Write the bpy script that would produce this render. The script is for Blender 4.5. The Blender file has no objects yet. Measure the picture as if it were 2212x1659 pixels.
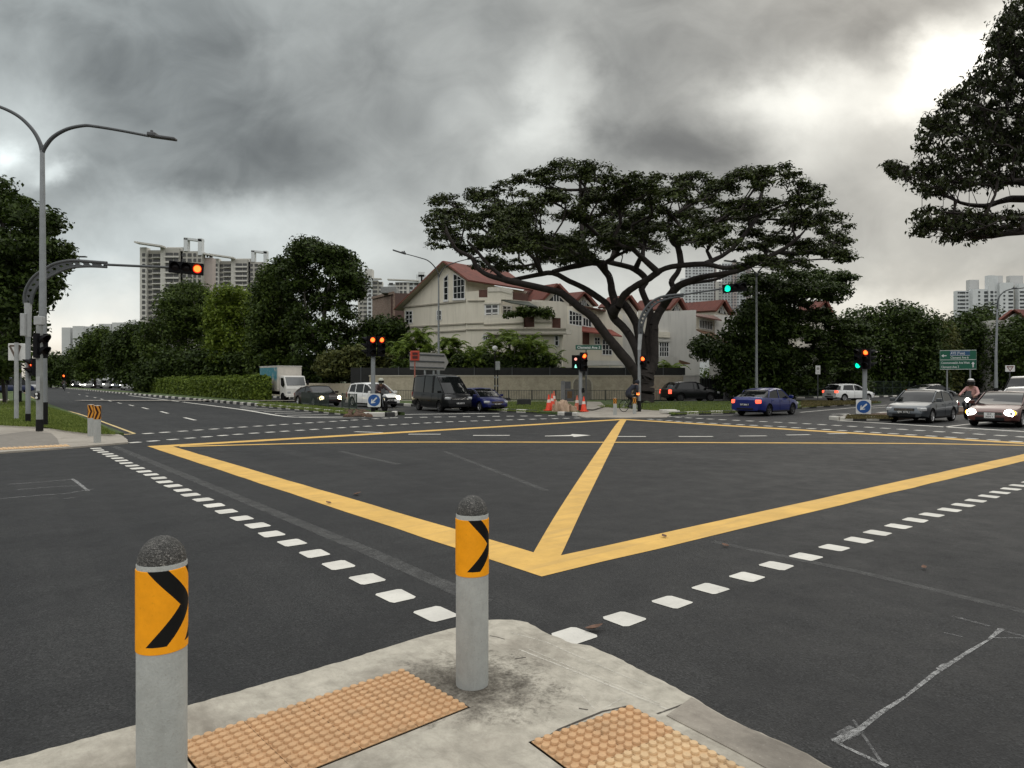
import bpy, bmesh, math, random
import numpy as np
from mathutils import Vector, Matrix

RND = random.Random(11)
NR = np.random.default_rng(5)
scene = bpy.context.scene
COL = scene.collection
PI = math.pi

# ---------------------------------------------------------------- survey: the photo's pixels -> metres on the site
F, H0, CX, CAM = 1500.0, 821.0, 1106.0, 2.0


def G(px, py, z=0.0):
    y = F * (CAM - z) / (py - H0)
    return Vector(((px - CX) * y / F, y, z))


def W(px, py, y):
    return Vector(((px - CX) * y / F, y, CAM - (py - H0) * y / F))


def zm(x0, y0, k):
    return lambda x, y: (x0 + x * k, y0 + y * k)


zA = zm(0, 199.6, .25263); zB = zm(0, 558.8, .25263); zC = zm(518.9, 678.6, .21654); zD = zm(878.1, 319.3, .25263)
zE = zm(1277.3, 319.3, .28872); zF = zm(958, 678.6, .21654); zG = zm(1437, 678.6, .21654); zH = zm(1796.2, 678.6, .18803)
zI = zm(279.4, 479, .18045); zJ = zm(638.6, 518.9, .14436); zK = zm(0, 678.6, .18284); zL = zm(918, 542.8, .14436)
zM = zm(1157.5, 598.7, .14433); zN = zm(1397, 598.7, .14433); zO = zm(1995.8, 558.8, .12032); zP = zm(518.9, 766.4, .12631)
zQ = zm(0, 918, .18045); zR = zm(1157.5, 798.3, .14436); z1 = zm(159.66, 997.9, .43308); z2 = zm(878.1, 1277.3, .43308)
zT = zm(1716.3, 1237.4, .2541)

# ---------------------------------------------------------------- materials
MATS = {}


def nd(nt, t, **kw):
    n = nt.nodes.new(t)
    for k, v in kw.items():
        setattr(n, k, v)
    return n


def mth(nt, op, a, b=None, c=None, clamp=False):
    n = nt.nodes.new('ShaderNodeMath'); n.operation = op; n.use_clamp = clamp
    for i, v in enumerate((a, b, c)):
        if v is None:
            continue
        if isinstance(v, (int, float)):
            n.inputs[i].default_value = v
        else:
            nt.links.new(v, n.inputs[i])
    return n.outputs[0]


def mixc(nt, fac, a, b, mode='MIX'):
    n = nt.nodes.new('ShaderNodeMix'); n.data_type = 'RGBA'; n.blend_type = mode; n.clamp_factor = True
    for s, v in ((n.inputs[0], fac), (n.inputs[6], a), (n.inputs[7], b)):
        if isinstance(v, (int, float)):
            s.default_value = v
        elif isinstance(v, (tuple, list)):
            s.default_value = (*v[:3], 1)
        else:
            nt.links.new(v, s)
    return n.outputs[2]


def ramp(nt, fac, stops):
    n = nt.nodes.new('ShaderNodeValToRGB'); e = n.color_ramp.elements
    while len(e) < len(stops):
        e.new(0.5)
    for i, (p, c) in enumerate(stops):
        e[i].position = p
        e[i].color = (c, c, c, 1) if isinstance(c, (int, float)) else (*c[:3], 1)
    nt.links.new(fac, n.inputs[0])
    return n.outputs[0]


def noise(nt, vec, scale, detail=3, rough=.55, dist=0):
    n = nt.nodes.new('ShaderNodeTexNoise')
    n.inputs['Scale'].default_value = scale; n.inputs['Detail'].default_value = detail
    n.inputs['Roughness'].default_value = rough; n.inputs['Distortion'].default_value = dist
    if vec is not None:
        nt.links.new(vec, n.inputs['Vector'])
    return n.outputs[0]


def base(name):
    m = bpy.data.materials.new(name); m.use_nodes = True
    nt = m.node_tree; b = nt.nodes['Principled BSDF']
    tc = nt.nodes.new('ShaderNodeTexCoord')
    return m, nt, b, tc.outputs['Object']


def bump(nt, b, h, strength=.3, dist=.01):
    n = nt.nodes.new('ShaderNodeBump'); n.inputs['Strength'].default_value = strength
    n.inputs['Distance'].default_value = dist
    nt.links.new(h, n.inputs['Height']); nt.links.new(n.outputs[0], b.inputs['Normal'])


def mat(name, rgb, rough=.5, metal=0., var=.12, vs=3., bmp=0., bs=60., spec=.5, coat=0., emit=None, es=0.):
    if name in MATS:
        return MATS[name]
    m, nt, b, oc = base(name)
    b.inputs['Roughness'].default_value = rough; b.inputs['Metallic'].default_value = metal
    b.inputs['Specular IOR Level'].default_value = spec
    if coat:
        b.inputs['Coat Weight'].default_value = coat; b.inputs['Coat Roughness'].default_value = .05
    if var:
        n = noise(nt, oc, vs, 4, .6)
        lo = tuple(c * (1 - var) for c in rgb); hi = tuple(min(1, c * (1 + var)) for c in rgb)
        nt.links.new(ramp(nt, n, [(.3, lo), (.7, hi)]), b.inputs['Base Color'])
    else:
        b.inputs['Base Color'].default_value = (*rgb, 1)
    if bmp:
        bump(nt, b, noise(nt, oc, bs, 4, .6), bmp, .01)
    if emit:
        b.inputs['Emission Color'].default_value = (*emit, 1); b.inputs['Emission Strength'].default_value = es
    MATS[name] = m
    return m


# ---------------------------------------------------------------- mesh builder
class MB:
    def __init__(s):
        s.v = []; s.f = []; s.m = []

    def add(s, vs, fs, mi=0):
        o = len(s.v); s.v += [tuple(p) for p in vs]
        for f in fs:
            s.f.append(tuple(o + i for i in f)); s.m.append(mi)
        return s

    def box(s, c, d, mi=0, rz=0., M=None):
        hx, hy, hz = d[0] / 2, d[1] / 2, d[2] / 2
        P = [Vector((x * hx, y * hy, z * hz)) for z in (-1, 1) for x, y in ((-1, -1), (1, -1), (1, 1), (-1, 1))]
        if rz:
            P = [Matrix.Rotation(rz, 3, 'Z') @ p for p in P]
        if M is not None:
            P = [M @ p for p in P]
        P = [p + Vector(c) for p in P]
        return s.add(P, [(3, 2, 1, 0), (4, 5, 6, 7), (0, 1, 5, 4), (1, 2, 6, 5), (2, 3, 7, 6), (3, 0, 4, 7)], mi)

    def bar(s, a, b, w, h, mi=0, up=(0, 0, 1)):
        a = Vector(a); b = Vector(b); d = (b - a).normalized(); u = Vector(up)
        sd = d.cross(u)
        if sd.length < 1e-4:
            sd = d.cross(Vector((0, 1, 0)))
        sd.normalize(); u = sd.cross(d)
        P = [p + sd * x * w / 2 + u * y * h / 2 for p in (a, b) for x, y in ((-1, -1), (1, -1), (1, 1), (-1, 1))]
        return s.add(P, [(0, 1, 2, 3), (7, 6, 5, 4), (1, 0, 4, 5), (2, 1, 5, 6), (3, 2, 6, 7), (0, 3, 7, 4)], mi)

    def tube(s, pts, r, n=8, mi=0, caps=True, start=0.):
        pts = [Vector(p) for p in pts]; k = len(pts)
        rr = [r] * k if isinstance(r, (int, float)) else list(r)
        o = len(s.v); ref = None
        for i, p in enumerate(pts):
            t = (pts[min(i + 1, k - 1)] - pts[max(i - 1, 0)])
            t = t.normalized() if t.length > 1e-9 else Vector((0, 0, 1))
            if ref is None:
                ref = Vector((1, 0, 0)) if abs(t.x) < .8 else Vector((0, 1, 0))
            ref = (ref - t * ref.dot(t)).normalized(); q = t.cross(ref)
            for j in range(n):
                a = 2 * PI * j / n + start
                s.v.append(tuple(p + (ref * math.cos(a) + q * math.sin(a)) * rr[i]))
        for i in range(k - 1):
            for j in range(n):
                a = o + i * n + j; b = o + i * n + (j + 1) % n
                s.f.append((a, b, b + n, a + n)); s.m.append(mi)
        if caps:
            s.f.append(tuple(o + j for j in reversed(range(n)))); s.m.append(mi)
            s.f.append(tuple(o + (k - 1) * n + j for j in range(n))); s.m.append(mi)
        return s

    def lathe(s, prof, n=24, c=(0, 0, 0), mi=0, axis=None):
        o = len(s.v); c = Vector(c); k = len(prof)
        for r, z in prof:
            for j in range(n):
                a = 2 * PI * j / n; p = Vector((r * math.cos(a), r * math.sin(a), z))
                if axis is not None:
                    p = axis @ p
                s.v.append(tuple(p + c))
        for i in range(k - 1):
            for j in range(n):
                a = o + i * n + j; b = o + i * n + (j + 1) % n
                s.f.append((a, b, b + n, a + n)); s.m.append(mi if isinstance(mi, int) else mi[i])
        m0 = mi if isinstance(mi, int) else mi[0]; m1 = mi if isinstance(mi, int) else mi[-1]
        if prof[0][0] > 1e-6:
            s.f.append(tuple(o + j for j in reversed(range(n)))); s.m.append(m0)
        if prof[-1][0] > 1e-6:
            s.f.append(tuple(o + (k - 1) * n + j for j in range(n))); s.m.append(m1)
        return s

    def ext(s, poly, vec, mi=0):
        """polygon (3-D points) pushed along vec into a solid"""
        P = [Vector(p) for p in poly]; n = len(P); vec = Vector(vec)
        nrm = Vector((0, 0, 0))
        for i in range(n):
            nrm += P[i].cross(P[(i + 1) % n])
        if nrm.dot(vec) > 0:
            P.reverse()
        Q = [p + vec for p in P]
        fs = [tuple(range(n)), tuple(reversed(range(n, 2 * n)))]
        fs += [((i + 1) % n, i, i + n, (i + 1) % n + n) for i in range(n)]
        return s.add(P + Q, fs, mi)

    def strip(s, pts, w, z=None, mi=0):
        """flat band of width w along ground points"""
        P = [Vector(p) for p in pts]; o = []
        for i, p in enumerate(P):
            d = P[min(i + 1, len(P) - 1)] - P[max(i - 1, 0)]; d.z = 0; d.normalize()
            ww = w[i] if isinstance(w, (list, tuple)) else w
            sd = Vector((-d.y, d.x, 0)) * ww / 2
            q = p.copy()
            if z is not None:
                q.z = z
            o += [q + sd, q - sd]
        return s.add(o, [(2 * i + 1, 2 * i + 3, 2 * i + 2, 2 * i) for i in range(len(P) - 1)], mi)

    def build(s, name, mats, parent=None, smooth=False, bevel=0., ang=35, loc=None):
        me = bpy.data.meshes.new(name)
        me.from_pydata(s.v, [], s.f)
        if not isinstance(mats, (list, tuple)):
            mats = [mats]
        for m in mats:
            me.materials.append(m)
        if len(mats) > 1:
            me.polygons.foreach_set('material_index', s.m)
        if smooth:
            me.polygons.foreach_set('use_smooth', [True] * len(me.polygons))
            me.set_sharp_from_angle(angle=math.radians(ang))
        me.update()
        o = bpy.data.objects.new(name, me); COL.objects.link(o)
        if parent is not None:
            o.parent = parent
        if loc is not None:
            o.location = loc
        if bevel:
            b = o.modifiers.new('Bevel', 'BEVEL'); b.width = bevel; b.segments = 2; b.limit_method = 'ANGLE'
            b.angle_limit = math.radians(50)
        return o


def tag(o, label, cat, group=None, kind=None):
    o['label'] = label; o['category'] = cat
    if group:
        o['group'] = group
    if kind:
        o['kind'] = kind
    return o


def struct(o):
    o['kind'] = 'structure'
    return o


def thing(name, label, cat, loc=(0, 0, 0), rz=0., group=None):
    o = bpy.data.objects.new(name, None); COL.objects.link(o)
    o.empty_display_size = .3
    o.location = loc; o.rotation_euler = (0, 0, rz)
    return tag(o, label, cat, group)


def dup(root, loc, rz=None, label=None, scale=None):
    def cp(o, parent):
        c = o.copy(); COL.objects.link(c)
        if parent is not None:
            c.parent = parent
        for ch in list(o.children):
            cp(ch, c)
        return c
    r = cp(root, None); r.location = loc
    if rz is not None:
        r.rotation_euler = (0, 0, rz)
    if label:
        r['label'] = label
    if scale:
        r.scale = (scale, scale, scale)
    return r


def text(name, s, size, parent, loc, rot, m, align='CENTER', ext=.002, sx=1.0):
    c = bpy.data.curves.new(name, 'FONT'); c.body = s; c.size = size; c.align_x = align; c.align_y = 'CENTER'
    c.extrude = ext; c.materials.append(m); c.resolution_u = 3; c.offset = size * .012
    o = bpy.data.objects.new(name, c); COL.objects.link(o); o.parent = parent
    me = bpy.data.meshes.new_from_object(o); bpy.data.objects.remove(o)
    o = bpy.data.objects.new(name, me); COL.objects.link(o); o.parent = parent
    o.location = loc; o.rotation_euler = rot; o.scale = (sx, 1, 1)
    return o


def bake(o):
    """apply modifiers into a plain mesh"""
    dg = bpy.context.evaluated_depsgraph_get()
    me = bpy.data.meshes.new_from_object(o.evaluated_get(dg), depsgraph=dg)
    o.modifiers.clear(); o.data = me
    return o


def arc(pts, n=8):
    """Catmull-Rom through the given points"""
    P = [Vector(p) for p in pts]; out = []
    for i in range(len(P) - 1):
        a = P[max(i - 1, 0)]; b = P[i]; c = P[i + 1]; d = P[min(i + 2, len(P) - 1)]
        for k in range(n):
            t = k / n
            out.append(.5 * ((2 * b) + (c - a) * t + (2 * a - 5 * b + 4 * c - d) * t * t + (3 * b - a - 3 * c + d) * t ** 3))
    out.append(P[-1])
    return out
# ================================================================ camera, daylight, clouded sky
cam = bpy.data.cameras.new('camera'); camo = bpy.data.objects.new('camera', cam); COL.objects.link(camo)
camo.location = (0, 0, CAM); camo.rotation_euler = (PI / 2, 0, 0)
cam.sensor_width = 36; cam.lens = F / 2212 * 36; cam.shift_y = -8.5 / 2212; cam.clip_end = 6000; cam.clip_start = .05
scene.camera = camo
vs = scene.view_settings
vs.view_transform = 'Standard'; vs.look = 'None'; vs.exposure = 0; vs.gamma = 1; vs.use_curve_mapping = False

SUN_AZ, SUN_EL = math.radians(32), math.radians(34)
sd = Vector((math.sin(SUN_AZ) * math.cos(SUN_EL), math.cos(SUN_AZ) * math.cos(SUN_EL), math.sin(SUN_EL)))
sl = bpy.data.lights.new('sun', 'SUN'); sl.energy = .55; sl.angle = math.radians(40); sl.color = (1, .95, .86)
slo = bpy.data.objects.new('sun', sl); COL.objects.link(slo); slo.rotation_euler = (-sd).to_track_quat('-Z', 'Y').to_euler()

w = bpy.data.worlds.new('World'); scene.world = w; w.use_nodes = True
nt = w.node_tree; nt.nodes.clear()
L = nt.links.new
out = nd(nt, 'ShaderNodeOutputWorld'); bg = nd(nt, 'ShaderNodeBackground')
L(bg.outputs[0], out.inputs[0])
tc = nd(nt, 'ShaderNodeTexCoord'); gen = tc.outputs['Generated']
sky = nd(nt, 'ShaderNodeTexSky', sky_type='NISHITA'); sky.sun_disc = False
sky.sun_elevation = SUN_EL; sky.sun_rotation = SUN_AZ
sep = nd(nt, 'ShaderNodeSeparateXYZ'); L(gen, sep.inputs[0])
X, Y, Z = sep.outputs
Yc = mth(nt, 'MAXIMUM', Y, .05)
U0 = mth(nt, 'DIVIDE', X, Yc); V0 = mth(nt, 'DIVIDE', Z, Yc)
cmb = nd(nt, 'ShaderNodeCombineXYZ'); L(U0, cmb.inputs[0]); L(mth(nt, 'MULTIPLY', V0, 1.25), cmb.inputs[1])
UV = cmb.outputs[0]
wn = nt.nodes.new('ShaderNodeTexNoise'); wn.inputs['Scale'].default_value = 4.5; wn.inputs['Detail'].default_value = 6
wn.inputs['Roughness'].default_value = .58
L(UV, wn.inputs['Vector'])
sw = nd(nt, 'ShaderNodeSeparateColor'); L(wn.outputs['Color'], sw.inputs[0])
U = mth(nt, 'ADD', U0, mth(nt, 'MULTIPLY', mth(nt, 'SUBTRACT', sw.outputs[0], .5), .20))
V = mth(nt, 'ADD', V0, mth(nt, 'MULTIPLY', mth(nt, 'SUBTRACT', sw.outputs[1], .5), .14))
# cloud masses: (photo x, y, half-width, half-height, change in brightness)
BL = [(430, 130, 260, 150, -.15), (330, 360, 230, 95, -.13), (620, 330, 140, 90, -.10), (150, 140, 160, 120, -.05), (60, 300, 95, 110, .28), (130, 372, 50, 22, .45), (10, 330, 40, 30, .55),
      (650, 110, 55, 90, .10), (900, 200, 150, 120, -.03), (1010, 260, 60, 50, .10), (1185, 215, 60, 95, .36), (1140, 300, 70, 55, .24), (1240, 110, 45, 60, .13),
      (1400, 90, 150, 90, -.05), (1560, 130, 170, 100, -.09), (1850, 70, 170, 75, -.13), (1460, 315, 200, 48, -.17), (1330, 290, 110, 50, -.06),
      (1700, 205, 130, 60, .62), (1800, 150, 60, 50, .15), (2060, 150, 110, 80, 1.2), (1960, 225, 120, 50, .5), (2180, 40, 80, 60, .5),
      (1750, 320, 120, 60, .25), (1950, 430, 200, 130, .10), (1880, 560, 200, 60, .06), (1930, 645, 170, 36, .34),
      (330, 500, 300, 50, .16), (150, 600, 200, 60, .26), (170, 690, 230, 55, .34), (520, 480, 120, 40, .18), (700, 470, 160, 45, .05), (760, 560, 200, 60, .25),
      (480, 410, 90, 22, -.09), (1000, 480, 180, 60, .10), (1080, 400, 60, 40, .12), (900, 440, 120, 40, -.02), (1300, 640, 200, 60, .18), (250, 30, 200, 30, .06)]
tot = None
for (px, py, rx, ry, a) in BL:
    du = mth(nt, 'DIVIDE', mth(nt, 'SUBTRACT', U, (px - CX) / F), rx / F)
    dv = mth(nt, 'DIVIDE', mth(nt, 'SUBTRACT', V, (H0 - py) / F), ry / F)
    q = mth(nt, 'ADD', mth(nt, 'MULTIPLY', du, du), mth(nt, 'MULTIPLY', dv, dv))
    g = mth(nt, 'MULTIPLY', mth(nt, 'POWER', 2.71828, mth(nt, 'MULTIPLY', q, -.8)), a)
    tot = g if tot is None else mth(nt, 'ADD', tot, g)
fb = noise(nt, UV, 3.6, 9, .50, .5)
fb2 = noise(nt, UV, 8.5, 7, .56, .7)
lum = mth(nt, 'ADD', .385, mth(nt, 'MULTIPLY', tot, .92))
lum = mth(nt, 'ADD', lum, mth(nt, 'MULTIPLY', mth(nt, 'SUBTRACT', fb, .5), .42))
lum = mth(nt, 'ADD', lum, mth(nt, 'MULTIPLY', mth(nt, 'SUBTRACT', fb2, .5), .28))
low = nd(nt, 'ShaderNodeMapRange'); low.interpolation_type = 'SMOOTHSTEP'; L(V, low.inputs[0]); low.inputs[1].default_value = .24; low.inputs[2].default_value = .04; low.inputs[3].default_value = 0; low.inputs[4].default_value = .17
lum = mth(nt, 'ADD', lum, low.outputs[0])
lum = mth(nt, 'SMOOTH_MAX', lum, .135, .16)
# unseen sky overhead and behind the viewer, made brighter as added fill light
back = nd(nt, 'ShaderNodeMapRange'); back.interpolation_type = 'SMOOTHSTEP'
L(Y, back.inputs[0]); back.inputs[1].default_value = .05; back.inputs[2].default_value = .42
back.inputs[3].default_value = 1; back.inputs[4].default_value = 0
up = nd(nt, 'ShaderNodeMapRange'); up.interpolation_type = 'SMOOTHSTEP'
L(Z, up.inputs[0]); up.inputs[1].default_value = .55; up.inputs[2].default_value = .85
bk = mth(nt, 'MAXIMUM', back.outputs[0], up.outputs[0])
bn = noise(nt, gen, 2.2, 5, .55)
lowb = nd(nt, 'ShaderNodeMapRange'); lowb.interpolation_type = 'SMOOTHSTEP'  # added dark low band for reflections, in place of unseen trees and buildings
L(Z, lowb.inputs[0]); lowb.inputs[1].default_value = .06; lowb.inputs[2].default_value = .46; lowb.inputs[3].default_value = .07; lowb.inputs[4].default_value = 1.
BACKL = mth(nt, 'MULTIPLY', lowb.outputs[0], mth(nt, 'ADD', .95, mth(nt, 'MULTIPLY', bn, 1.1)))
lmix = nd(nt, 'ShaderNodeMix'); lmix.data_type = 'FLOAT'
L(bk, lmix.inputs[0]); L(lum, lmix.inputs[2]); L(BACKL, lmix.inputs[3])
lumf = lmix.outputs[0]
# colour of the cloud light: cool on the left, warm towards the right and near the horizon
tn = nd(nt, 'ShaderNodeMapRange'); L(U, tn.inputs[0]); tn.inputs[1].default_value = -.5; tn.inputs[2].default_value = .55
tint = mixc(nt, tn.outputs[0], (.925, 1.0, .99), (1.03, 1.0, .90))
hz = nd(nt, 'ShaderNodeMapRange'); L(V, hz.inputs[0]); hz.inputs[1].default_value = .17; hz.inputs[2].default_value = .06
ab = nd(nt, 'ShaderNodeMapRange'); L(mth(nt, 'ABSOLUTE', U), ab.inputs[0]); ab.inputs[1].default_value = .35; ab.inputs[2].default_value = .6
wf = mth(nt, 'MULTIPLY', hz.outputs[0], ab.outputs[0])
tint = mixc(nt, wf, tint, (1.07, .99, .86))
tint = mixc(nt, bk, tint, (1.0, 1.0, .985))
vm = nd(nt, 'ShaderNodeVectorMath', operation='SCALE'); L(tint, vm.inputs[0]); L(lumf, vm.inputs['Scale'])
skd = nd(nt, 'ShaderNodeVectorMath', operation='SCALE'); L(sky.outputs[0], skd.inputs[0]); skd.inputs['Scale'].default_value = .9
fin = mixc(nt, .006, vm.outputs[0], skd.outputs[0])
sc2 = nd(nt, 'ShaderNodeVectorMath', operation='SCALE'); L(fin, sc2.inputs[0]); sc2.inputs['Scale'].default_value = 10.0
L(sc2.outputs[0], bg.inputs[0]); bg.inputs[1].default_value = .1
w.cycles.sampling_method = 'MANUAL'; w.cycles.sample_map_resolution = 512
# ================================================================ ground, road, pavements, markings
def dirmap(nt, oc, ang, fx, fy):
    n = nd(nt, 'ShaderNodeMapping'); n.vector_type = 'TEXTURE'
    n.inputs['Rotation'].default_value = (0, 0, ang); n.inputs['Scale'].default_value = (1 / fx, 1 / fy, 1)
    nt.links.new(oc, n.inputs[0]); return n.outputs[0]


def asphalt_mat():
    m, nt, b, oc = base('asphalt')
    L = nt.links.new
    big = noise(nt, oc, .22, 5, .6, .6)
    mid = noise(nt, oc, 2.2, 5, .65)
    fine = noise(nt, oc, 70, 3, .7)
    vor = nd(nt, 'ShaderNodeTexVoronoi'); vor.inputs['Scale'].default_value = 95; L(oc, vor.inputs['Vector'])
    streak = noise(nt, dirmap(nt, oc, 2.21, .04, .9), 1.0, 5, .62, .3)
    streak2 = noise(nt, dirmap(nt, oc, .70, .04, .9), 1.0, 5, .62, .3)
    c = ramp(nt, big, [(.3, (.024, .0245, .025)), (.7, (.045, .0445, .043))])
    c = mixc(nt, .6, c, ramp(nt, mid, [(.25, .5), (.75, .72)]), 'OVERLAY')
    c = mixc(nt, ramp(nt, streak, [(.5, 0), (.72, .5)]), c, (.075, .0735, .070))
    c = mixc(nt, ramp(nt, streak2, [(.5, 0), (.72, .6)]), c, (.022, .022, .023))
    ag = ramp(nt, vor.outputs['Color'], [(0, .03), (.45, .36), (.8, .62), (.93, 1.0)])
    c = mixc(nt, .8, c, ag, 'OVERLAY')
    c = mixc(nt, ramp(nt, fine, [(.62, 0), (.76, .5)]), c, (.20, .195, .18))
    c = mixc(nt, ramp(nt, fine, [(.24, .55), (.38, 0)]), c, (.008, .008, .008))
    pt = noise(nt, oc, .75, 6, .68, 1.2)
    c = mixc(nt, ramp(nt, pt, [(.5, 0), (.66, .5)]), c, (.018, .018, .019))
    c = mixc(nt, 1.0, c, (.66, .67, .685), 'MULTIPLY')
    L(c, b.inputs['Base Color'])
    L(ramp(nt, mid, [(.3, .62), (.7, .8)]), b.inputs['Roughness'])
    b.inputs['Specular IOR Level'].default_value = .26
    h = mth(nt, 'ADD', mth(nt, 'MULTIPLY', vor.outputs['Distance'], .6), mth(nt, 'MULTIPLY', fine, .8))
    bump(nt, b, h, .8, .006)
    return m


def concrete_mat(name, lo, hi, stain=(.16, .14, .115), amount=.75):
    m, nt, b, oc = base(name)
    L = nt.links.new
    big = noise(nt, oc, .9, 6, .65, .5); mid = noise(nt, oc, 6, 6, .7, .3); fine = noise(nt, oc, 90, 3, .6)
    br = noise(nt, dirmap(nt, oc, -.86, 1.6, 6), 2.6, 5, .68, .4)
    c = ramp(nt, mid, [(.28, lo), (.72, hi)])
    c = mixc(nt, ramp(nt, big, [(.48, 0), (.74, amount)]), c, stain)
    c = mixc(nt, ramp(nt, br, [(.52, 0), (.76, .34)]), c, stain)
    c = mixc(nt, ramp(nt, br, [(.2, .2), (.42, 0)]), c, tuple(min(.7, q * 1.35) for q in hi))
    c = mixc(nt, ramp(nt, fine, [(.6, 0), (.75, .45)]), c, (.2, .18, .15))
    c = mixc(nt, ramp(nt, fine, [(.25, .25), (.38, 0)]), c, (.6, .57, .5))
    L(c, b.inputs['Base Color']); b.inputs['Roughness'].default_value = .88
    h = mth(nt, 'ADD', mth(nt, 'MULTIPLY', mid, 1.0), mth(nt, 'ADD', mth(nt, 'MULTIPLY', fine, .35), mth(nt, 'MULTIPLY', br, .2)))
    bump(nt, b, h, .6, .012)
    return m


def paint_mat(name, rgb, wear=.5, under=(.09, .088, .084), ws=14.):
    m, nt, b, oc = base(name)
    n1 = noise(nt, oc, ws, 6, .78, .4); n2 = noise(nt, oc, 1.3, 6, .7); n3 = noise(nt, oc, 80, 3, .6)
    n4 = noise(nt, dirmap(nt, oc, .70, .25, 3), 1.6, 5, .65, .3)
    c = ramp(nt, n2, [(.3, tuple(q * .68 for q in rgb)), (.7, rgb)])
    c = mixc(nt, ramp(nt, n4, [(.5, 0), (.75, wear)]), c, tuple(q * .55 + .03 for q in rgb))
    c = mixc(nt, ramp(nt, n1, [(.6, 0), (.74, wear)]), c, under)
    c = mixc(nt, ramp(nt, n3, [(.6, 0), (.78, wear * .7)]), c, tuple(q * .6 for q in rgb))
    nt.links.new(c, b.inputs['Base Color']); b.inputs['Roughness'].default_value = .75
    bump(nt, b, n3, .35, .004)
    return m


def ghost_mat(name, rgb, lo, hi, amount, scale=12., sx=1.):
    """chalk / rubbed-off line: shows only where a patchy pattern leaves some of it"""
    m, nt, b, oc = base(name)
    b.inputs['Base Color'].default_value = (*rgb, 1); b.inputs['Roughness'].default_value = .9
    n1 = noise(nt, oc, scale, 6, .75, .3); n2 = noise(nt, oc, scale * 6, 3, .7)
    a = mth(nt, 'ADD', mth(nt, 'MULTIPLY', n1, .6), mth(nt, 'MULTIPLY', n2, .4))
    nt.links.new(ramp(nt, a, [(lo, 0), (hi, amount)]), b.inputs['Alpha'])
    return m


def grass_mat():
    m, nt, b, oc = base('grass_ground')
    n = noise(nt, oc, .5, 6, .7, .4); f = noise(nt, oc, 14, 5, .8)
    c = ramp(nt, n, [(.3, (.035, .062, .014)), (.55, (.065, .1, .022)), (.75, (.10, .10, .04))])
    c = mixc(nt, .7, c, ramp(nt, f, [(.25, .25), (.75, .72)]), 'OVERLAY')
    nt.links.new(c, b.inputs['Base Color']); b.inputs['Roughness'].default_value = .95
    bump(nt, b, f, .9, .08)
    return m


ASPH = asphalt_mat()
CONC = concrete_mat('pavement_concrete', (.27, .25, .205), (.49, .455, .38), (.12, .10, .078), .85)
CONC2 = concrete_mat('path_concrete', (.26, .23, .19), (.36, .33, .28))
PATHG = concrete_mat('worn_path', (.15, .135, .115), (.22, .2, .17), (.1, .09, .075), .5)
GRASS = grass_mat()
WHITE = paint_mat('white_road_paint', (.66, .64, .58), .35)
YELL = paint_mat('yellow_road_paint', (.72, .44, .105), .75, (.42, .24, .05), 9.)
YELL2 = paint_mat('faded_yellow_paint', (.66, .50, .22), .45)
KW = paint_mat('kerb_white', (.6, .58, .52), .55, (.2, .18, .15), 6.)
KB = paint_mat('kerb_black', (.035, .035, .033), .3, (.1, .095, .08), 6.)
DIRT = mat('dirt', (.085, .05, .032), .95, var=.5, vs=5, bmp=1, bs=12)

gm = mat('far_ground', (.05, .065, .03), .95, var=.3, vs=.05)
b = MB(); b.add([(-3000, -300, 0), (3000, -300, 0), (3000, 3500, 0), (-3000, 3500, 0)], [(0, 1, 2, 3)])
struct(b.build('ground', gm, loc=(0, 0, -.03)))
b = MB(); b.add([(-330, -60, 0), (260, -60, 0), (260, 330, 0), (-330, 330, 0)], [(0, 1, 2, 3)])
struct(b.build('road', ASPH))


def slab(name, pts, z, m, z0=-.02):
    b = MB(); b.ext([(p[0], p[1], z) for p in pts], (0, 0, z0 - z))
    return struct(b.build(name, m))


def jag(pts, step, amp, seed=1):
    r = random.Random(seed); o = []
    for i in range(len(pts) - 1):
        a = Vector(pts[i]); c = Vector(pts[i + 1]); n = max(1, int((c - a).length / step))
        t = (c - a).normalized(); q = Vector((-t.y, t.x, 0))
        for k in range(n):
            o.append(a + (c - a) * k / n + (q * r.uniform(-amp, amp) if 0 < k else Vector((0, 0, 0))))
    o.append(Vector(pts[-1])); return o


# ---- near corner pavement (ramped flush with the road)
edge = [(-150, 1704), (0, 1655), (290, 1575), (402, 1532.7), (636, 1465.6), (766, 1426.6), (896, 1385.5), (982.5, 1362), (1030, 1349), (1060, 1344.4), (1107.6, 1344.4), (1140, 1350), (1178, 1372), (1236, 1396), (1275, 1401),
        (1335, 1428), (1410.8, 1467.9), (1497.4, 1513.3), (1571, 1558.8), (1744, 1636.8), (1779, 1659), (1900, 1720)]
ep = [G(x, y) for x, y in edge]
zp = .022
pp = jag(ep, .05, .007, 3) + [Vector((9, -8, 0)), Vector((-12, -8, 0))]
slab('near_pavement', pp, zp, CONC)
# darker concrete channel on the right edge
ch = [(1497, 1514), (1571, 1559), (1744, 1637.5), (1779, 1660), (1900, 1721)]
inn = [(1880, 1790), (1700, 1685), (1590, 1625), (1440, 1547)]
KCH = concrete_mat('drain_kerb_concrete', (.2, .175, .145), (.32, .29, .24), (.09, .078, .065), .9)
b = MB(); b.ext([(p[0], p[1], zp + .006) for p in [G(*q) - Vector((.012, .012, 0)) for q in ch] + [G(*q, zp) for q in inn]], (0, 0, -.02))
struct(b.build('pavement_kerb', KCH))

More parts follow.
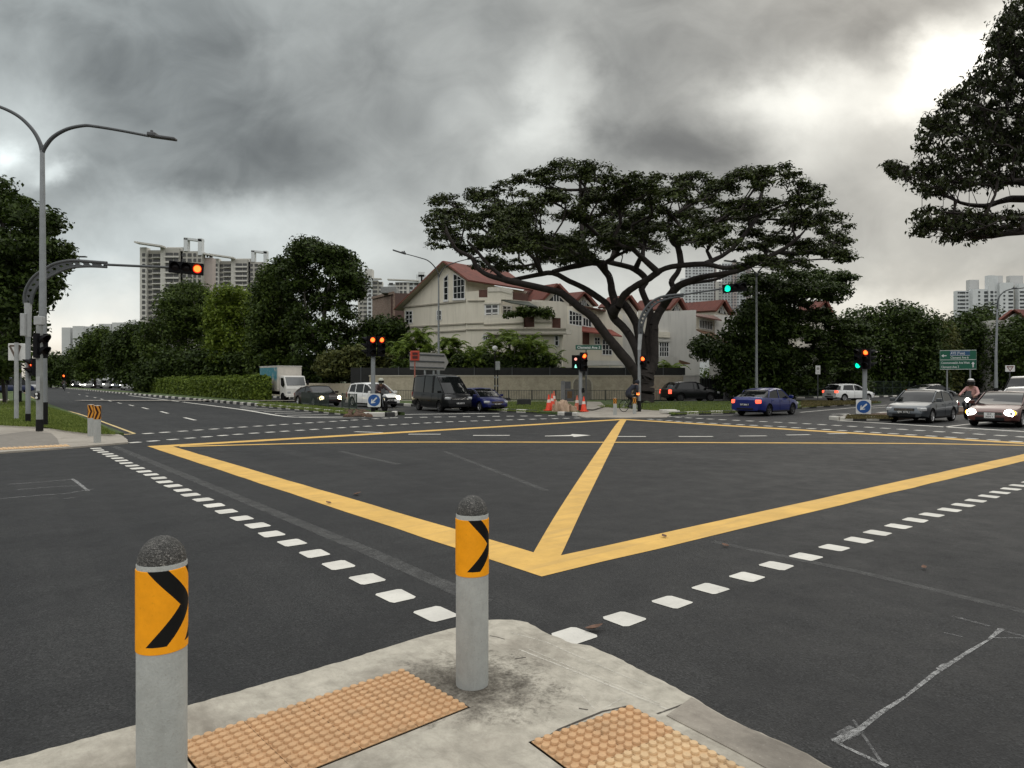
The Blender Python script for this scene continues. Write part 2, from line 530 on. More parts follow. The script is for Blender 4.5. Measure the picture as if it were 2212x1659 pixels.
# ---- far left corner
slab('left_verge', [G(268, 941), G(213, 918), G(167, 898.5), G(66, 860), G(40, 845), G(20, 834), Vector((-260, 330, 0)), Vector((-330, 330, 0)), Vector((-330, 30, 0)), G(-500, 924), G(0, 921), G(79, 924.5), G(143, 933), G(185, 938), G(253, 940.6)], .10, GRASS)
lp = [G(-900, 1030), G(0, 980.3), G(130, 971), G(250, 961), G(276, 958.6), G(276, 953), G(266, 945), G(256, 940), G(185, 937), G(143, 932), G(79, 923.5), G(0, 920), G(-900, 920)]
slab('left_pavement', jag(lp, .3, .02, 5), .05, CONC2)
b = MB(); b.add([G(x, y, .054) for x, y in [(-300, 953), (0, 939), (60, 931), (110, 935), (123, 947), (128, 959), (0, 967), (-300, 983)]], [tuple(reversed(range(8)))])
struct(b.build('left_worn_path', PATHG))
b = MB(); b.add([G(x, y, .104) for x, y in [(-300, 905), (0, 882.5), (77, 877), (77, 879), (0, 886.5), (-300, 912)]], [tuple(reversed(range(6)))])
b.add([G(x, y, .104) for x, y in [(-200, 858), (0, 861.5), (20, 863), (14, 872), (-200, 880)]], [tuple(reversed(range(5)))])
struct(b.build('left_footpath', CONC2))

# ---- middle island on the left road
fk = [(278, 852), (420, 865), (553, 877), (650, 886.5), (752, 897)]
fkg = [G(*p) for p in fk]
nrm = Vector((.8, .6, 0))
bk_ = [fkg[-1] + nrm * 1.8 + Vector((1.8, -1.2, 0)), fkg[2] + nrm * 2.2, fkg[0] + nrm * 3.2]
far_a = fkg[0] + (fkg[0] - fkg[2]).normalized() * 160; far_b = bk_[-1] + (fkg[0] - fkg[2]).normalized() * 160
slab('left_island', [far_a] + fkg + [G(786, 900), G(850, 899)] + [G(858, 895)] + bk_ + [far_b], .17, GRASS)
b = MB()
for k in range(90):
    p = G(RND.uniform(745, 800), RND.uniform(886, 899), .17)
    r = RND.uniform(.05, .16)
    b.lathe([(r, -.04), (r * .8, r * .35), (r * .3, r * .6), (0, r * .65)], 6, p)
struct(b.build('island_dirt', DIRT))
# ---- island on the right road
d2 = Vector((.763, .646, 0)); n2 = Vector((-.646, .763, 0))
N0 = G(1813, 908.5); N1 = G(1926, 909)
slab('right_island', [N0, N1, N1 + d2 * 90, N0 + d2 * 90 + n2 * .5, N0 + n2 * .6 + d2 * .4], .17, DIRT)

# ---- far corner: grass verges and the ramp between them
va = [(859, 876), (960, 882), (1078, 888.8), (1160, 893), (1242, 897.5)]
vag = [G(*p) for p in va]; dl = Vector((-.6, .8, 0))
slab('far_verge', [vag[0] + dl * 14.6] + vag + [G(1252, 893), G(1268, 876), G(1290, 869, .1), Vector((12.6, 66.2, 0))], .12, GRASS)
slab('far_ramp', jag([G(1243, 898), G(1262, 902.6), G(1340, 904), G(1440, 902.6), G(1452, 896), G(1440, 884), G(1300, 878), G(1258, 880)], .3, .03, 8), .05, CONC2)
vb = [(1455, 898), (1480, 896.3), (1585, 893), (1729, 882.5), (1790, 878), (1848, 874.6)]
vbg = [G(*p) for p in vb]
slab('centre_verge', [G(1268, 877), G(1300, 880), G(1430, 889), G(1446, 897)] + vbg + [G(1902, 871.2), G(1904, 869.5), Vector((31, 61.5, 0)), Vector((22, 62, 0)), Vector((14, 62, 0)), Vector((8, 62.5, 0))], .125, GRASS)
b = MB(); b.strip([G(1258, 884, .13), G(1285, 877, .13), Vector((7, 59.5, .13)), Vector((-3, 63.5, .13)), Vector((-40, 64.2, .13))], 1.5)
struct(b.build('far_footpath', CONC2))
# raised land behind the slip road
slab('back_land', [vag[0] + dl * 340, vag[0] + dl * 14.6, Vector((12.6, 66.2, 0)), Vector((22, 73, 0)), Vector((40, 79, 0)), Vector((70, 103, 0)), Vector((130, 160, 0)), Vector((260, 270, 0)), Vector((260, 420, 0)), Vector((-213, 420, 0))], .11, gm)


# ---- kerbs in black and white
def kerb(name, pts, h, wd, seg, m0=0, inward=1):
    P = [Vector((p[0], p[1], 0)) for p in pts]
    b = MB(); acc = 0; k = m0
    for i in range(len(P) - 1):
        a, c = P[i], P[i + 1]; Ln = (c - a).length; t = (c - a) / Ln; q = Vector((-t.y, t.x, 0)) * inward
        n = max(1, round(Ln / seg))
        for j in range(n):
            s0 = a + t * Ln * j / n + t * .012; s1 = a + t * Ln * (j + 1) / n - t * .012
            sect = [(0, -.02), (0, h - .04), (.035, h), (wd, h), (wd, -.02)]
            A = [s0 + q * (x + .003 - wd * .5) + Vector((0, 0, z)) for x, z in sect]
            b.ext(A, s1 - s0, k % 2); k += 1
    return struct(b.build(name, [KW, KB], bevel=.012))


kerb('left_island_kerb', [far_a, fkg[0], fkg[1]], .22, .24, 1.55)
kerb('left_island_kerb', fkg[1:], .22, .24, .92)
kerb('left_island_nose_kerb', [G(786, 900), G(832, 900), G(850, 899), G(857, 895)], .24, .28, 1.15)
kerb('right_island_kerb', [N0, N0 + (N1 - N0) * .5, N1], .2, .26, .62)
kerb('right_island_kerb', [N0, N0 + n2 * .6 + d2 * .4, N0 + d2 * 60 + n2 * .55], .2, .26, 1.1, inward=-1)
kerb('far_verge_kerb', [vag[0] + dl * 120, vag[0], vag[1], vag[2]], .2, .24, 1.1)
kerb('far_verge_kerb', vag[2:4], .2, .24, .95)
kerb('far_verge_kerb', [G(1207, 896.5), G(1222, 897.2), G(1240, 897.8), G(1249, 899.5)], .2, .26, .75)
kerb('centre_verge_kerb', [G(1463, 897.8), G(1480, 896.3), G(1585, 893)], .19, .24, .95, 1)
kerb('centre_verge_kerb', vbg[2:], .19, .24, 1.2, 0)
kerb('slip_road_kerb', [Vector((12.6, 66.1, 0)), Vector((22, 72.9, 0)), Vector((40, 78.9, 0)), Vector((70, 102.9, 0)), Vector((130, 159.9, 0))], .16, .22, 1.2)

# ---- yellow box
zl = .004
cL, cN, cF, cR = G(318, 964), G(1170, 1246), G(1345, 905), G(2346, 964)
cen = (cL + cN + cF + cR) / 4


def inset(a, c, w0):
    t = (c - a).normalized(); q = Vector((-t.y, t.x, 0))
    if q.dot(cen - a) < 0:
        q = -q
    return a, c, q * w0


b = MB()
wd = {0: .58, 1: .50, 2: .62, 3: .62}
cs = [cL, cN, cR, cF]


def isect(p, d, q, e):
    den = d.x * e.y - d.y * e.x
    t = ((q.x - p.x) * e.y - (q.y - p.y) * e.x) / den
    return p + d * t


lines = []
for i in range(4):
    a, c, o = inset(cs[i], cs[(i + 1) % 4], wd[i]); lines.append((a + o, c - a))
ins = [isect(lines[i - 1][0], lines[i - 1][1], lines[i][0], lines[i][1]) for i in range(4)]
for i in range(4):
    j = (i + 1) % 4; n = 24
    A = [cs[i].lerp(cs[j], k / n) for k in range(n + 1)]; B = [ins[i].lerp(ins[j], k / n) for k in range(n + 1)]
    r = random.Random(i)
    A = [p + Vector((r.uniform(-.012, .012), r.uniform(-.012, .012), 0)) if 0 < k < n else p for k, p in enumerate(A)]
    B = [p + Vector((r.uniform(-.012, .012), r.uniform(-.012, .012), 0)) if 0 < k < n else p for k, p in enumerate(B)]
    vs_ = [Vector((p.x, p.y, zl)) for p in A + B]
    b.add(vs_, [(k, k + 1, n + 2 + k, n + 1 + k) for k in range(n)])
dg = arc([G(1168, 1224), G(1184, 1193), G(1247, 1075), G(1315, 957), G(1337, 920), G(1347, 906.5)], 6)
b.strip(dg, [.29 + .07 * math.sin(i / len(dg) * 3) for i in range(len(dg))], zl + .0005)
dh = arc([ins[0] + Vector((.2, 0, 0)), G(800, 955.8), G(1300, 955.6), G(1700, 957), G(2000, 958.6), ins[2]], 8)
b.strip(dh, .30, zl + .001)
struct(b.build('yellow_box_marking', YELL))


# ---- white markings
def dashes(b, pts, period, length, wd, skip0=0., jitter=.02, seed=2, z=zl, skew=0.):
    r = random.Random(seed)
    P = [Vector(p) for p in pts]; cum = [0]
    for i in range(len(P) - 1):
        cum.append(cum[-1] + (P[i + 1] - P[i]).length)

    def at(s):
        for i in range(len(P) - 1):
            if s <= cum[i + 1] or i == len(P) - 2:
                t = (s - cum[i]) / (cum[i + 1] - cum[i]); return P[i].lerp(P[i + 1], t), (P[i + 1] - P[i]).normalized()
    s = skip0
    while s <= cum[-1] + .01:
        p, t = at(s); q = Vector((-t.y, t.x, 0)) + t * skew
        hl, hw = length / 2, wd / 2; c0 = p + Vector((r.uniform(-1, 1), r.uniform(-1, 1), 0)) * jitter
        ring = []
        for (sx, sy) in ((-1, -1), (1, -1), (1, 1), (-1, 1)):     # softened corners
            for (ex, ey) in (((1, .8), (.8, 1)) if sx * sy > 0 else ((.8, 1), (1, .8))):
                ring.append(c0 + t * hl * sx * ex + q * hw * sy * ey + Vector((r.uniform(-.008, .008), r.uniform(-.008, .008), 0)))
        b.add([Vector((p_.x, p_.y, z)) for p_ in ring], [tuple(range(8))])
        s += period
    return b


b = MB(); dashes(b, [G(935, 1328), G(700, 1206), G(203, 967)], .6575, .34, .27)
struct(b.build('left_crossing_marking', WHITE))
b = MB(); dashes(b, [G(1235, 1375), G(1697, 1218), G(2203, 1050), G(2203, 1050) + Vector((8, 6.73, 0))], .63, .28, .28)
struct(b.build('right_crossing_marking', WHITE))
b = MB()
dashes(b, [G(289, 956), G(540, 936.3), G(768, 922.2), G(963, 911.4), G(1153, 905.5), G(1290, 902)], .655, .36, .3)
dashes(b, [G(318, 936.5), G(534, 922), G(735, 909.3), G(833, 903.2)], .7, .38, .32)
dashes(b, [G(850, 902.6), G(958, 900.6), G(1090, 899.2), G(1218, 897.8)], .8, .42, .36)
struct(b.build('far_left_crossing_marking', WHITE))
b = MB()
dashes(b, [G(1405, 906), G(1487, 911.8), G(1670, 921), G(1909, 935.6), G(2183, 953), G(2290, 960)], .66, .36, .3)
dashes(b, [G(1420, 899), G(1554, 906.4), G(1720, 914), G(1892, 924), G(2193, 943), G(2330, 952)], .72, .38, .32)
struct(b.build('far_right_crossing_marking', WHITE))
b = MB()
for x0, y0, x1, y1 in [(766, 932.6, 826, 934.6), (882, 938, 952, 938), (1022, 940.6, 1101, 940.6), (1331, 943, 1395, 943), (1466, 943, 1540, 943), (1597, 942, 1656, 941.6), (1699, 939.8, 1749, 939), (1788, 937, 1829, 936.4)]:
    b.strip([G(x0, y0), G(x1, y1)], .22, zl)
ap = [(1177, 941.6), (1232, 939.8), (1236, 937.6), (1276, 940.4), (1240, 944), (1236, 942), (1177, 942.6)]
b.add([G(x, y) + Vector((0, 0, zl)) for x, y in ap], [tuple(reversed(range(7)))])
struct(b.build('turning_lane_marking', WHITE))
# left road lane lines, hatched edge, stop lines
b = MB()
for (x0, y0), (x1, y1) in [((398, 902), (422, 907.8)), ((347, 888.8), (363, 893)), ((307, 880.2), (320, 883.6)), ((278.5, 874.4), (288.5, 877)), ((254, 869.6), (262, 871.6)), ((234, 865.2), (240.5, 867)), ((217, 861.6), (222.5, 863)), ((203, 858.4), (208, 859.4)), ((186, 855.2), (190, 856.2)), ((170, 852.2), (173, 853)), ((250, 848.6), (256, 849)), ((186, 849), (192, 849.4)), ((145, 847.6), (150, 848))]:
    b.strip([G(x0, y0), G(x1, y1)], .17, zl)
b.strip(arc([G(278, 854.4), G(340, 861.6), G(420, 871.6), G(519, 884.3), G(605.5, 898.4), G(660, 901.6), G(735, 902.9), G(788, 903)], 5), .26, zl)
hz_ = [((0, 880), (150, 880)), ((0, 905), (270, 900)), ((20, 930), (480, 917)), ((190, 952), (710, 940)), ((400, 975), (940, 966)), ((590, 1002), (1215, 992)), ((800, 1036), (1505, 1023)), ((1000, 1064), (1820, 1062))]
for a, c in hz_:
    b.strip([G(*zP(*a)), G(*zP(*c))], .3, zl + .0005)
b.strip([G(850, 895.6), G(960, 894.2), G(1078, 893)], .35, zl)
b.strip([G(1437, 900), G(1512, 898), G(1584, 896.4)], .16, zl)
b.strip([G(1729, 890.8), G(1790, 885.4), G(1848, 880.4), G(1916, 875)], .16, zl)
b.strip([G(1796, 895), G(1835, 893.4)], .16, zl)
b.strip([G(1883, 881.5), G(1935, 878)], .16, zl)
b.strip([G(1811, 908.8), G(1926, 915.4), G(2212, 932.4), G(2420, 945)], .32, zl)
b.strip([G(2039, 922.7), G(2084, 917.2), G(2140, 911)], .16, zl)
struct(b.build('lane_marking', WHITE))
b = MB()
b.strip([G(*zB(1065, 1506)), G(*zB(850, 1425)), G(*zB(660, 1341)), G(*zB(385, 1268)), G(*zB(268, 1196)), G(48, 849)], .12, zl)
b.strip([G(*zB(1150, 1496)), G(*zB(860, 1388)), G(*zB(660, 1323)), G(*zB(430, 1265)), G(*zB(270, 1183)), G(52, 848)], .12, zl)
b.strip([G(268, 939), G(290.5, 936.8)], .16, zl + .0005)
struct(b.build('double_yellow_marking', YELL2))

# ---- chalk set-out lines and rubbed seams on the new surface
CHALK = ghost_mat('chalk', (.5, .5, .49), .40, .66, .85, 16.)
FAINT = ghost_mat('faint_chalk', (.36, .36, .355), .42, .70, .6, 14.)
SEAM = ghost_mat('road_seam_dust', (.13, .13, .125), .36, .62, .55, 5.)
b = MB()
for pts, wd_ in [(((1760, 478), (1640, 580), (1500, 660), (1190, 860), (940, 1060), (720, 1200), (560, 1330), (345, 1440)), [.045, .018, .03, .032, .02, .034, .035, .055]), (((340, 1425), (420, 1480), (560, 1545), (790, 1650)), [.04, .02, .026, .034]), (((1230, 825), (1300, 780)), [.045, .05])]:
    b.strip([G(*zT(*p)) + Vector((0, 0, zl)) for p in pts], wd_)
for pts, wd_ in [(((860, 648), (905, 672), (970, 722), (1055, 790)), .06)]:
    b.strip([G(*zQ(*p)) + Vector((0, 0, zl)) for p in pts], wd_)
struct(b.build('chalk_marking', CHALK))
b = MB()
for pts, wd_ in [(((500, 1255), (560, 1350), (740, 1620)), .018), (((1340, 372), (1470, 405), (1660, 458)), .035), (((1760, 490), (1850, 515), (2050, 570)), .03), (((1690, 556), (2050, 560)), .02), (((1270, 512), (1430, 548)), .02), (((400, 1400), (530, 1330)), .09)]:
    b.strip([G(*zT(*p)) + Vector((0, 0, zl + .0008)) for p in pts], wd_)
for pts, wd_ in [(((100, 712), (430, 690), (870, 652)), .07), (((200, 775), (700, 738), (960, 728)), .06), (((-50, 888), (400, 850), (800, 822), (990, 788), (1110, 765)), .07), (((760, 884), (920, 870)), .05), (((1910, 696), (2000, 692)), .05)]:
    b.strip([G(*zQ(*p)) + Vector((0, 0, zl)) for p in pts], wd_)
struct(b.build('faint_chalk_marking', FAINT))
b = MB()
o_ = Vector((.42, .33, 0))
b.strip([G(935, 1328) + o_, G(700, 1206) + o_, G(203, 967) + o_], .2, zl * .5)
b.strip([G(1540, 1170), G(1861, 1237), G(2212, 1321), G(2500, 1390)], .12, zl * .5)
b.strip([G(735, 975), G(860, 1003)], .18, zl * .5)
b.strip([G(960, 975), G(1180, 1060)], .14, zl * .5)
struct(b.build('road_seam', SEAM))

SCORE = ghost_mat('scored_line', (.56, .53, .46), .30, .55, .8, 6.)
CRACK = ghost_mat('pavement_crack', (.05, .042, .034), .25, .5, .9, 9.)
b = MB()
for pts, wd_ in [(((560, 290), (700, 345), (1000, 465), (1310, 592)), .016), (((600, 285), (760, 352), (1100, 492), (1270, 565)), .009), (((520, 205), (700, 255), (900, 345), (1200, 470)), .012), (((870, 515), (940, 590)), .01), (((980, 590), (1085, 530)), .01)]:
    b.strip([G(*z2(*p), zp) + Vector((0, 0, .0016)) for p in pts], wd_)
struct(b.build('scored_line', SCORE))
b = MB()
for pts, wd_ in [(((1250, 612), (1290, 598), (1380, 565), (1435, 540)), .014), (((415, 222), (450, 228), (490, 240)), .008), (((540, 338), (595, 330)), .012), (((860, 585), (905, 592)), .012), (((660, 745), (705, 730), (760, 690), (870, 645), (980, 600), (1115, 572)), .018), (((1115, 572), (1200, 622), (1350, 705)), .012)]:
    b.strip([G(*z2(*p), zp) + Vector((0, 0, .0018)) for p in pts], wd_)
struct(b.build('pavement_crack', CRACK))

# ---- tactile paving: studded tiles let into the pavement
def tile_mat(name, rgb):
    m, nt, b, oc = base(name)
    n = noise(nt, oc, 5, 6, .7, .3); f = noise(nt, oc, 60, 3, .6)
    c = ramp(nt, n, [(.3, tuple(q * .78 for q in rgb)), (.7, rgb)])
    c = mixc(nt, ramp(nt, f, [(.58, 0), (.75, .5)]), c, tuple(q * .5 for q in rgb))
    c = mixc(nt, ramp(nt, noise(nt, oc, 2.1, 5, .7, .5), [(.56, 0), (.75, .45)]), c, (.3, .23, .15))
    nt.links.new(c, b.inputs['Base Color']); b.inputs['Roughness'].default_value = .85
    bump(nt, b, f, .3, .004)
    return m


TILE_A = tile_mat('tactile_tan', (.56, .345, .18)); TILE_B = tile_mat('tactile_sand', (.62, .43, .24))
GROUT = mat('grout', (.2, .16, .11), .9)


def tactile(name, label, o, u, v, nu, nv, mats, size=.36, studs=6, zt=zp + .004, low=False):
    t = thing(name, label, 'tactile paving', (o.x, o.y, zt), math.atan2(u.y, u.x), 'studded paving at the crossings')
    sgn = 1 if u.x * v.y - u.y * v.x > 0 else -1
    g = MB(); g.box((nu * size / 2, sgn * nv * size / 2, -.012), (nu * size + .02, nv * size + .02, .016)); g.build('grout_bed', GROUT, t)
    for mi in sorted(set(mats)):
        b = MB(); r = random.Random(4)
        for i in range(nu):
            for j in range(nv):
                if mats[(i * nv + j) % len(mats)] != mi:
                    continue
                x0, y0 = i * size, sgn * j * size; cx, cy = x0 + size / 2, y0 + sgn * size / 2
                b.box((cx, cy, -.008 + r.uniform(-.001, .001)), (size - .006, size - .006, .02))
                sp = size / studs
                for a in range(studs):
                    for c in range(studs):
                        q = (x0 + (a + .5) * sp, y0 + sgn * (c + .5) * sp, .0015)
                        rr = sp * .40
                        b.lathe([(rr, -.002), (rr * .97, .010), (rr * .84, .0155), (rr * .5, .017), (0, .0172)], 5 if low else 14, q)
        b.build('studded_tiles', [TILE_A, TILE_B][mi], t, smooth=True, ang=30)
    return t


o1 = G(870, 1448, zp); ua = (G(400, 1602, zp) - o1).normalized(); va_ = (G(1019, 1526, zp) - o1).normalized()
tactile('tactile_paving', 'tan studded tactile paving strip between the two nearest bollards', o1, ua, va_, 4, 2, [0])
o2 = G(1361, 1526.3, zp); ub = (G(1465, 1584, zp) - o2).normalized(); vb_ = (G(1166, 1600, zp) - o2).normalized()
tactile('tactile_paving', 'small two-tone studded tactile paving patch, tan then sand, right of the nearest bollards', o2, ub, vb_, 4, 2, [0, 0, 1, 1, 1, 1, 1, 1], .37)
o3 = G(152, 964, .054); uc = (G(-260, 985, .054) - o3).normalized()
tactile('tactile_paving', 'cream studded tactile paving strip on the far left corner pavement by the road', o3, uc, Vector((-uc.y, uc.x, 0)) * -1, 9, 1, [1], .62, 5, .058, True)

# ---- leaves dropped on the road
LEAF_D = mat('dead_leaf', (.13, .07, .045), .8, var=.35, vs=30)
for i, (px, py, a, s, lb) in enumerate([(1283, 1363, .3, .15, 'large brown dead leaf beside the first white dash of the near crossing'), (1567, 1182, 2.2, .10, 'small dark dead leaf on the road just outside the yellow box near line'), (1996, 1230, 1.2, .09, 'curled dead leaf alone on the dark road right of the crossing dashes'), (771, 1070, .9, .16, 'reddish dead leaf lying inside the yellow box by its near left line'), (710, 1089, 2.7, .11, 'small dead leaf lying on the near left yellow line'), (1435, 1162, 1.9, .10, 'small dead leaf lying on the near right yellow line')]):
    b = MB(); nL = 6
    for k in range(nL + 1):
        x = (k / nL - .5) * s; ww = s * .28 * math.sin(PI * min(1, k / nL * .96 + .02)); z = .02 + .3 * s * (k / nL - .4) ** 2 * 2
        b.v += [(x, -ww, z + ww * .55), (x, 0, z), (x, ww, z + ww * .3)]
    for k in range(nL):
        for c in (0, 1):
            b.f.append((3 * k + c, 3 * k + 3 + c, 3 * k + 4 + c, 3 * k + 1 + c)); b.m.append(0)
    o = b.build('fallen_leaf', LEAF_D, loc=G(px, py, .0)); o.rotation_euler = (0, 0, a); tag(o, lb, 'leaf', 'dead leaves on the road')
    sm = o.modifiers.new('Solid', 'SOLIDIFY'); sm.thickness = .002
# ================================================================ street furniture
GREYP = mat('grey_post', (.22, .23, .22), .55, var=.18, vs=4)
GALV = mat('galvanised', (.24, .255, .26), .5, .3, var=.12, vs=3)
DGALV = mat('dark_galvanised', (.07, .075, .078), .5, .3, var=.12, vs=3)
LPOST = mat('pale_post', (.33, .34, .335), .5, var=.12, vs=4)
BLK = mat('black_paint', (.010, .010, .010), .6, var=0, spec=.15)
DGRN = mat('dark_green_steel', (.02, .032, .026), .5, var=.1)
SIGBODY = mat('signal_black', (.005, .005, .006), .6, var=0, spec=.12)
LENS0 = mat('unlit_lens', (.008, .005, .005), .3, var=0, spec=.2)
RED = mat('red_lamp', (.5, .02, .01), .4, var=0, emit=(1, .15, .022), es=3.4)
REDD = mat('red_lamp_rim', (.4, .01, .008), .4, var=0, emit=(1, .012, .006), es=.9)
GRN = mat('green_lamp', (.01, .4, .25), .4, var=0, emit=(0, 1, .52), es=1.5)
WHT = mat('sign_white', (.62, .62, .60), .5, var=.06, vs=6)
BLUE = mat('sign_blue', (.012, .075, .26), .45, var=.05)
SGREEN = mat('sign_green', (.0, .085, .045), .5, var=.06)
SBLUE = mat('sign_panel_blue', (.01, .07, .16), .5, var=.05)
SILVERBK = mat('sign_back', (.25, .24, .225), .6, var=.12, vs=5)
ROPE = mat('orange_red', (.42, .045, .02), .5, var=.1)


def agg_mat():
    m, nt, b, oc = base('dark_aggregate')
    v = nd(nt, 'ShaderNodeTexVoronoi'); v.inputs['Scale'].default_value = 190; nt.links.new(oc, v.inputs['Vector'])
    n = noise(nt, oc, 14, 4)
    c = ramp(nt, v.outputs['Color'], [(0, (.018, .018, .016)), (.5, (.05, .049, .045)), (.8, (.13, .125, .115)), (1, (.34, .32, .29))])
    c = mixc(nt, ramp(nt, n, [(.4, 0), (.7, .5)]), c, (.02, .02, .018))
    nt.links.new(c, b.inputs['Base Color']); b.inputs['Roughness'].default_value = .7
    bump(nt, b, v.outputs['Distance'], .9, .006)
    return m


def band_mat(name, starts, K, Wd, zc, hh, rgb=(.92, .36, .010), blk=(.006, .006, .006), margin=.93):
    m, nt, b, oc = base(name)
    s = nd(nt, 'ShaderNodeSeparateXYZ'); nt.links.new(oc, s.inputs[0]); x, y, z = s.outputs
    ang = mth(nt, 'MULTIPLY', mth(nt, 'ARCTAN2', x, mth(nt, 'MULTIPLY', y, -1)), 57.29578)
    sv = mth(nt, 'ABSOLUTE', mth(nt, 'DIVIDE', mth(nt, 'SUBTRACT', z, zc), hh))
    sh = mth(nt, 'MULTIPLY', mth(nt, 'SUBTRACT', 1, sv), K)
    tot = None
    for a in starts:
        f = mth(nt, 'SUBTRACT', mth(nt, 'SUBTRACT', ang, sh), a)
        g = mth(nt, 'MULTIPLY', mth(nt, 'GREATER_THAN', f, 0), mth(nt, 'LESS_THAN', f, Wd))
        tot = g if tot is None else mth(nt, 'MAXIMUM', tot, g)
    tot = mth(nt, 'MULTIPLY', tot, mth(nt, 'LESS_THAN', sv, margin))
    n = noise(nt, oc, 9, 5, .7); sc = noise(nt, oc, 55, 3, .7)
    c = ramp(nt, n, [(.35, tuple(q * .86 for q in rgb)), (.65, rgb)])
    c = mixc(nt, ramp(nt, sc, [(.62, 0), (.8, .5)]), c, tuple(q * .55 for q in rgb))
    c = mixc(nt, tot, c, blk)
    nt.links.new(c, b.inputs['Base Color']); b.inputs['Roughness'].default_value = .5
    b.inputs['Specular IOR Level'].default_value = .15
    return m


AGG = agg_mat()
BOLC = concrete_mat('bollard_concrete', (.29, .30, .285), (.385, .395, .375), (.19, .187, .168), .6)


def bollard(p, top, dia, rot, bandm, zb0, zb1, label, capm=None, flat=False, z0=0.):
    rz = math.atan2(-p.x, p.y) + math.radians(rot)
    t = thing('bollard', label, 'bollard', (p.x, p.y, z0), rz, 'chevron bollards at the corners')
    r = dia / 2; h = top - z0; cap = h - r * 1.1
    b = MB(); b.lathe([(r * .985, 0), (r, .015), (r, cap - .004), (r * .985, cap)] if not flat else [(r, 0), (r, h - .03), (r * .9, h), (0, h + .01)], 40)
    b.build('post', BOLC, t, smooth=True)
    if not flat:
        b = MB(); pr = [(r * .97 * math.cos(a), cap + r * 1.1 * math.sin(a)) for a in [i * PI / 2 / 10 for i in range(11)]]
        pr[-1] = (0, pr[-1][1]); b.lathe(pr, 40); b.build('dome_cap', capm or AGG, t, smooth=True, ang=60)
    b = MB(); b.lathe([(r + .0005, zb0 - z0), (r + .003, zb0 - z0 + .002), (r + .003, zb1 - z0 - .002), (r + .0005, zb1 - z0)], 40)
    b.build('reflective_band', bandm, t, smooth=True)
    return t


pC = Vector(((1020 - CX) * 4.52 / F, 4.52, 0)); pL = Vector(((350 - CX) * 3.17 / F, 3.17, 0))
BM1 = band_mat('chevron_band_a', [-43, 51], 86, 47, .967, .185)
BM1b = band_mat('chevron_band_b', [-24], 86, 46, .924, .181)
BM2 = band_mat('chevron_band_far', [-128, -62, 4, 70], 46, 33, 0, 1, (.62, .26, .035), (.035, .01, .008))
bollard(pC, 1.25, .2115, 0, BM1b, .743, 1.105, 'middle near bollard with orange chevron band standing on the pavement point', z0=zp)
bollard(pL, 1.29, .2115, 0, BM1, .783, 1.152, 'largest nearest bollard with orange chevron band, cut off by the bottom edge', z0=zp)
# soot ring on the pavement round the middle bollard
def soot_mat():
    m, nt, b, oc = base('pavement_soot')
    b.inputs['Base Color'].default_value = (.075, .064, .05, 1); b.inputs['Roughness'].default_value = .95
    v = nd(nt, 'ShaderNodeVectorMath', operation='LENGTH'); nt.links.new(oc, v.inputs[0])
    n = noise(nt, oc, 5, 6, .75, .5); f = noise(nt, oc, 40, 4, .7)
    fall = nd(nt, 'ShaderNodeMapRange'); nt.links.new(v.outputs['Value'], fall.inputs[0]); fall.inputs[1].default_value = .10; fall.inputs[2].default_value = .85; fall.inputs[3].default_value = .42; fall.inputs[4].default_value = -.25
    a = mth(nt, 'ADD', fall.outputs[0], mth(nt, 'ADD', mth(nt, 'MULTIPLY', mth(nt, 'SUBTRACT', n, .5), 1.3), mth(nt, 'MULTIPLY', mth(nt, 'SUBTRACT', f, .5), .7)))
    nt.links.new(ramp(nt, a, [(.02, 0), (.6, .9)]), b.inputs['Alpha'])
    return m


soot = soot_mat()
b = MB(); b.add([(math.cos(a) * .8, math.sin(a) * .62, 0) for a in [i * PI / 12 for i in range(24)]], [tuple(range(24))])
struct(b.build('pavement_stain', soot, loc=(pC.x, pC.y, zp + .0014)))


def fband(z0, z1):
    return band_mat('chevron_band_%d' % int(z0 * 1000), [-128, -62, 4, 70], 46, 33, (z0 + z1) / 2, (z1 - z0) / 2, (.62, .27, .04), (.035, .012, .01), .97)


for (px, py, pt, pb, x0, lb) in [(206.5, 956.7, 876, 906, 16.4, 'front one of the two bollards on the far left corner, brown and yellow chevrons'), (193, 942.8, 874, 903, 15.3, 'rear one of the two bollards on the far left corner, half hidden'), (1329, 897, 860, 872, 9, 'slim white bollard with chevron band on the far corner, left of the cyclist'), (1371.3, 894.3, 858, 872, 9, 'slim white bollard with chevron band standing in front of the bicycle')]:
    p = G(px, py, .05); k = p.y / F; zt = CAM - (pt - H0) * k; zb = CAM - (pb - H0) * k
    bollard(p + Vector((0, .09, 0)), zt, .2, 8, fband(zb - .05, zt - .06), zb, zt - .01, lb, flat=True, z0=.05)


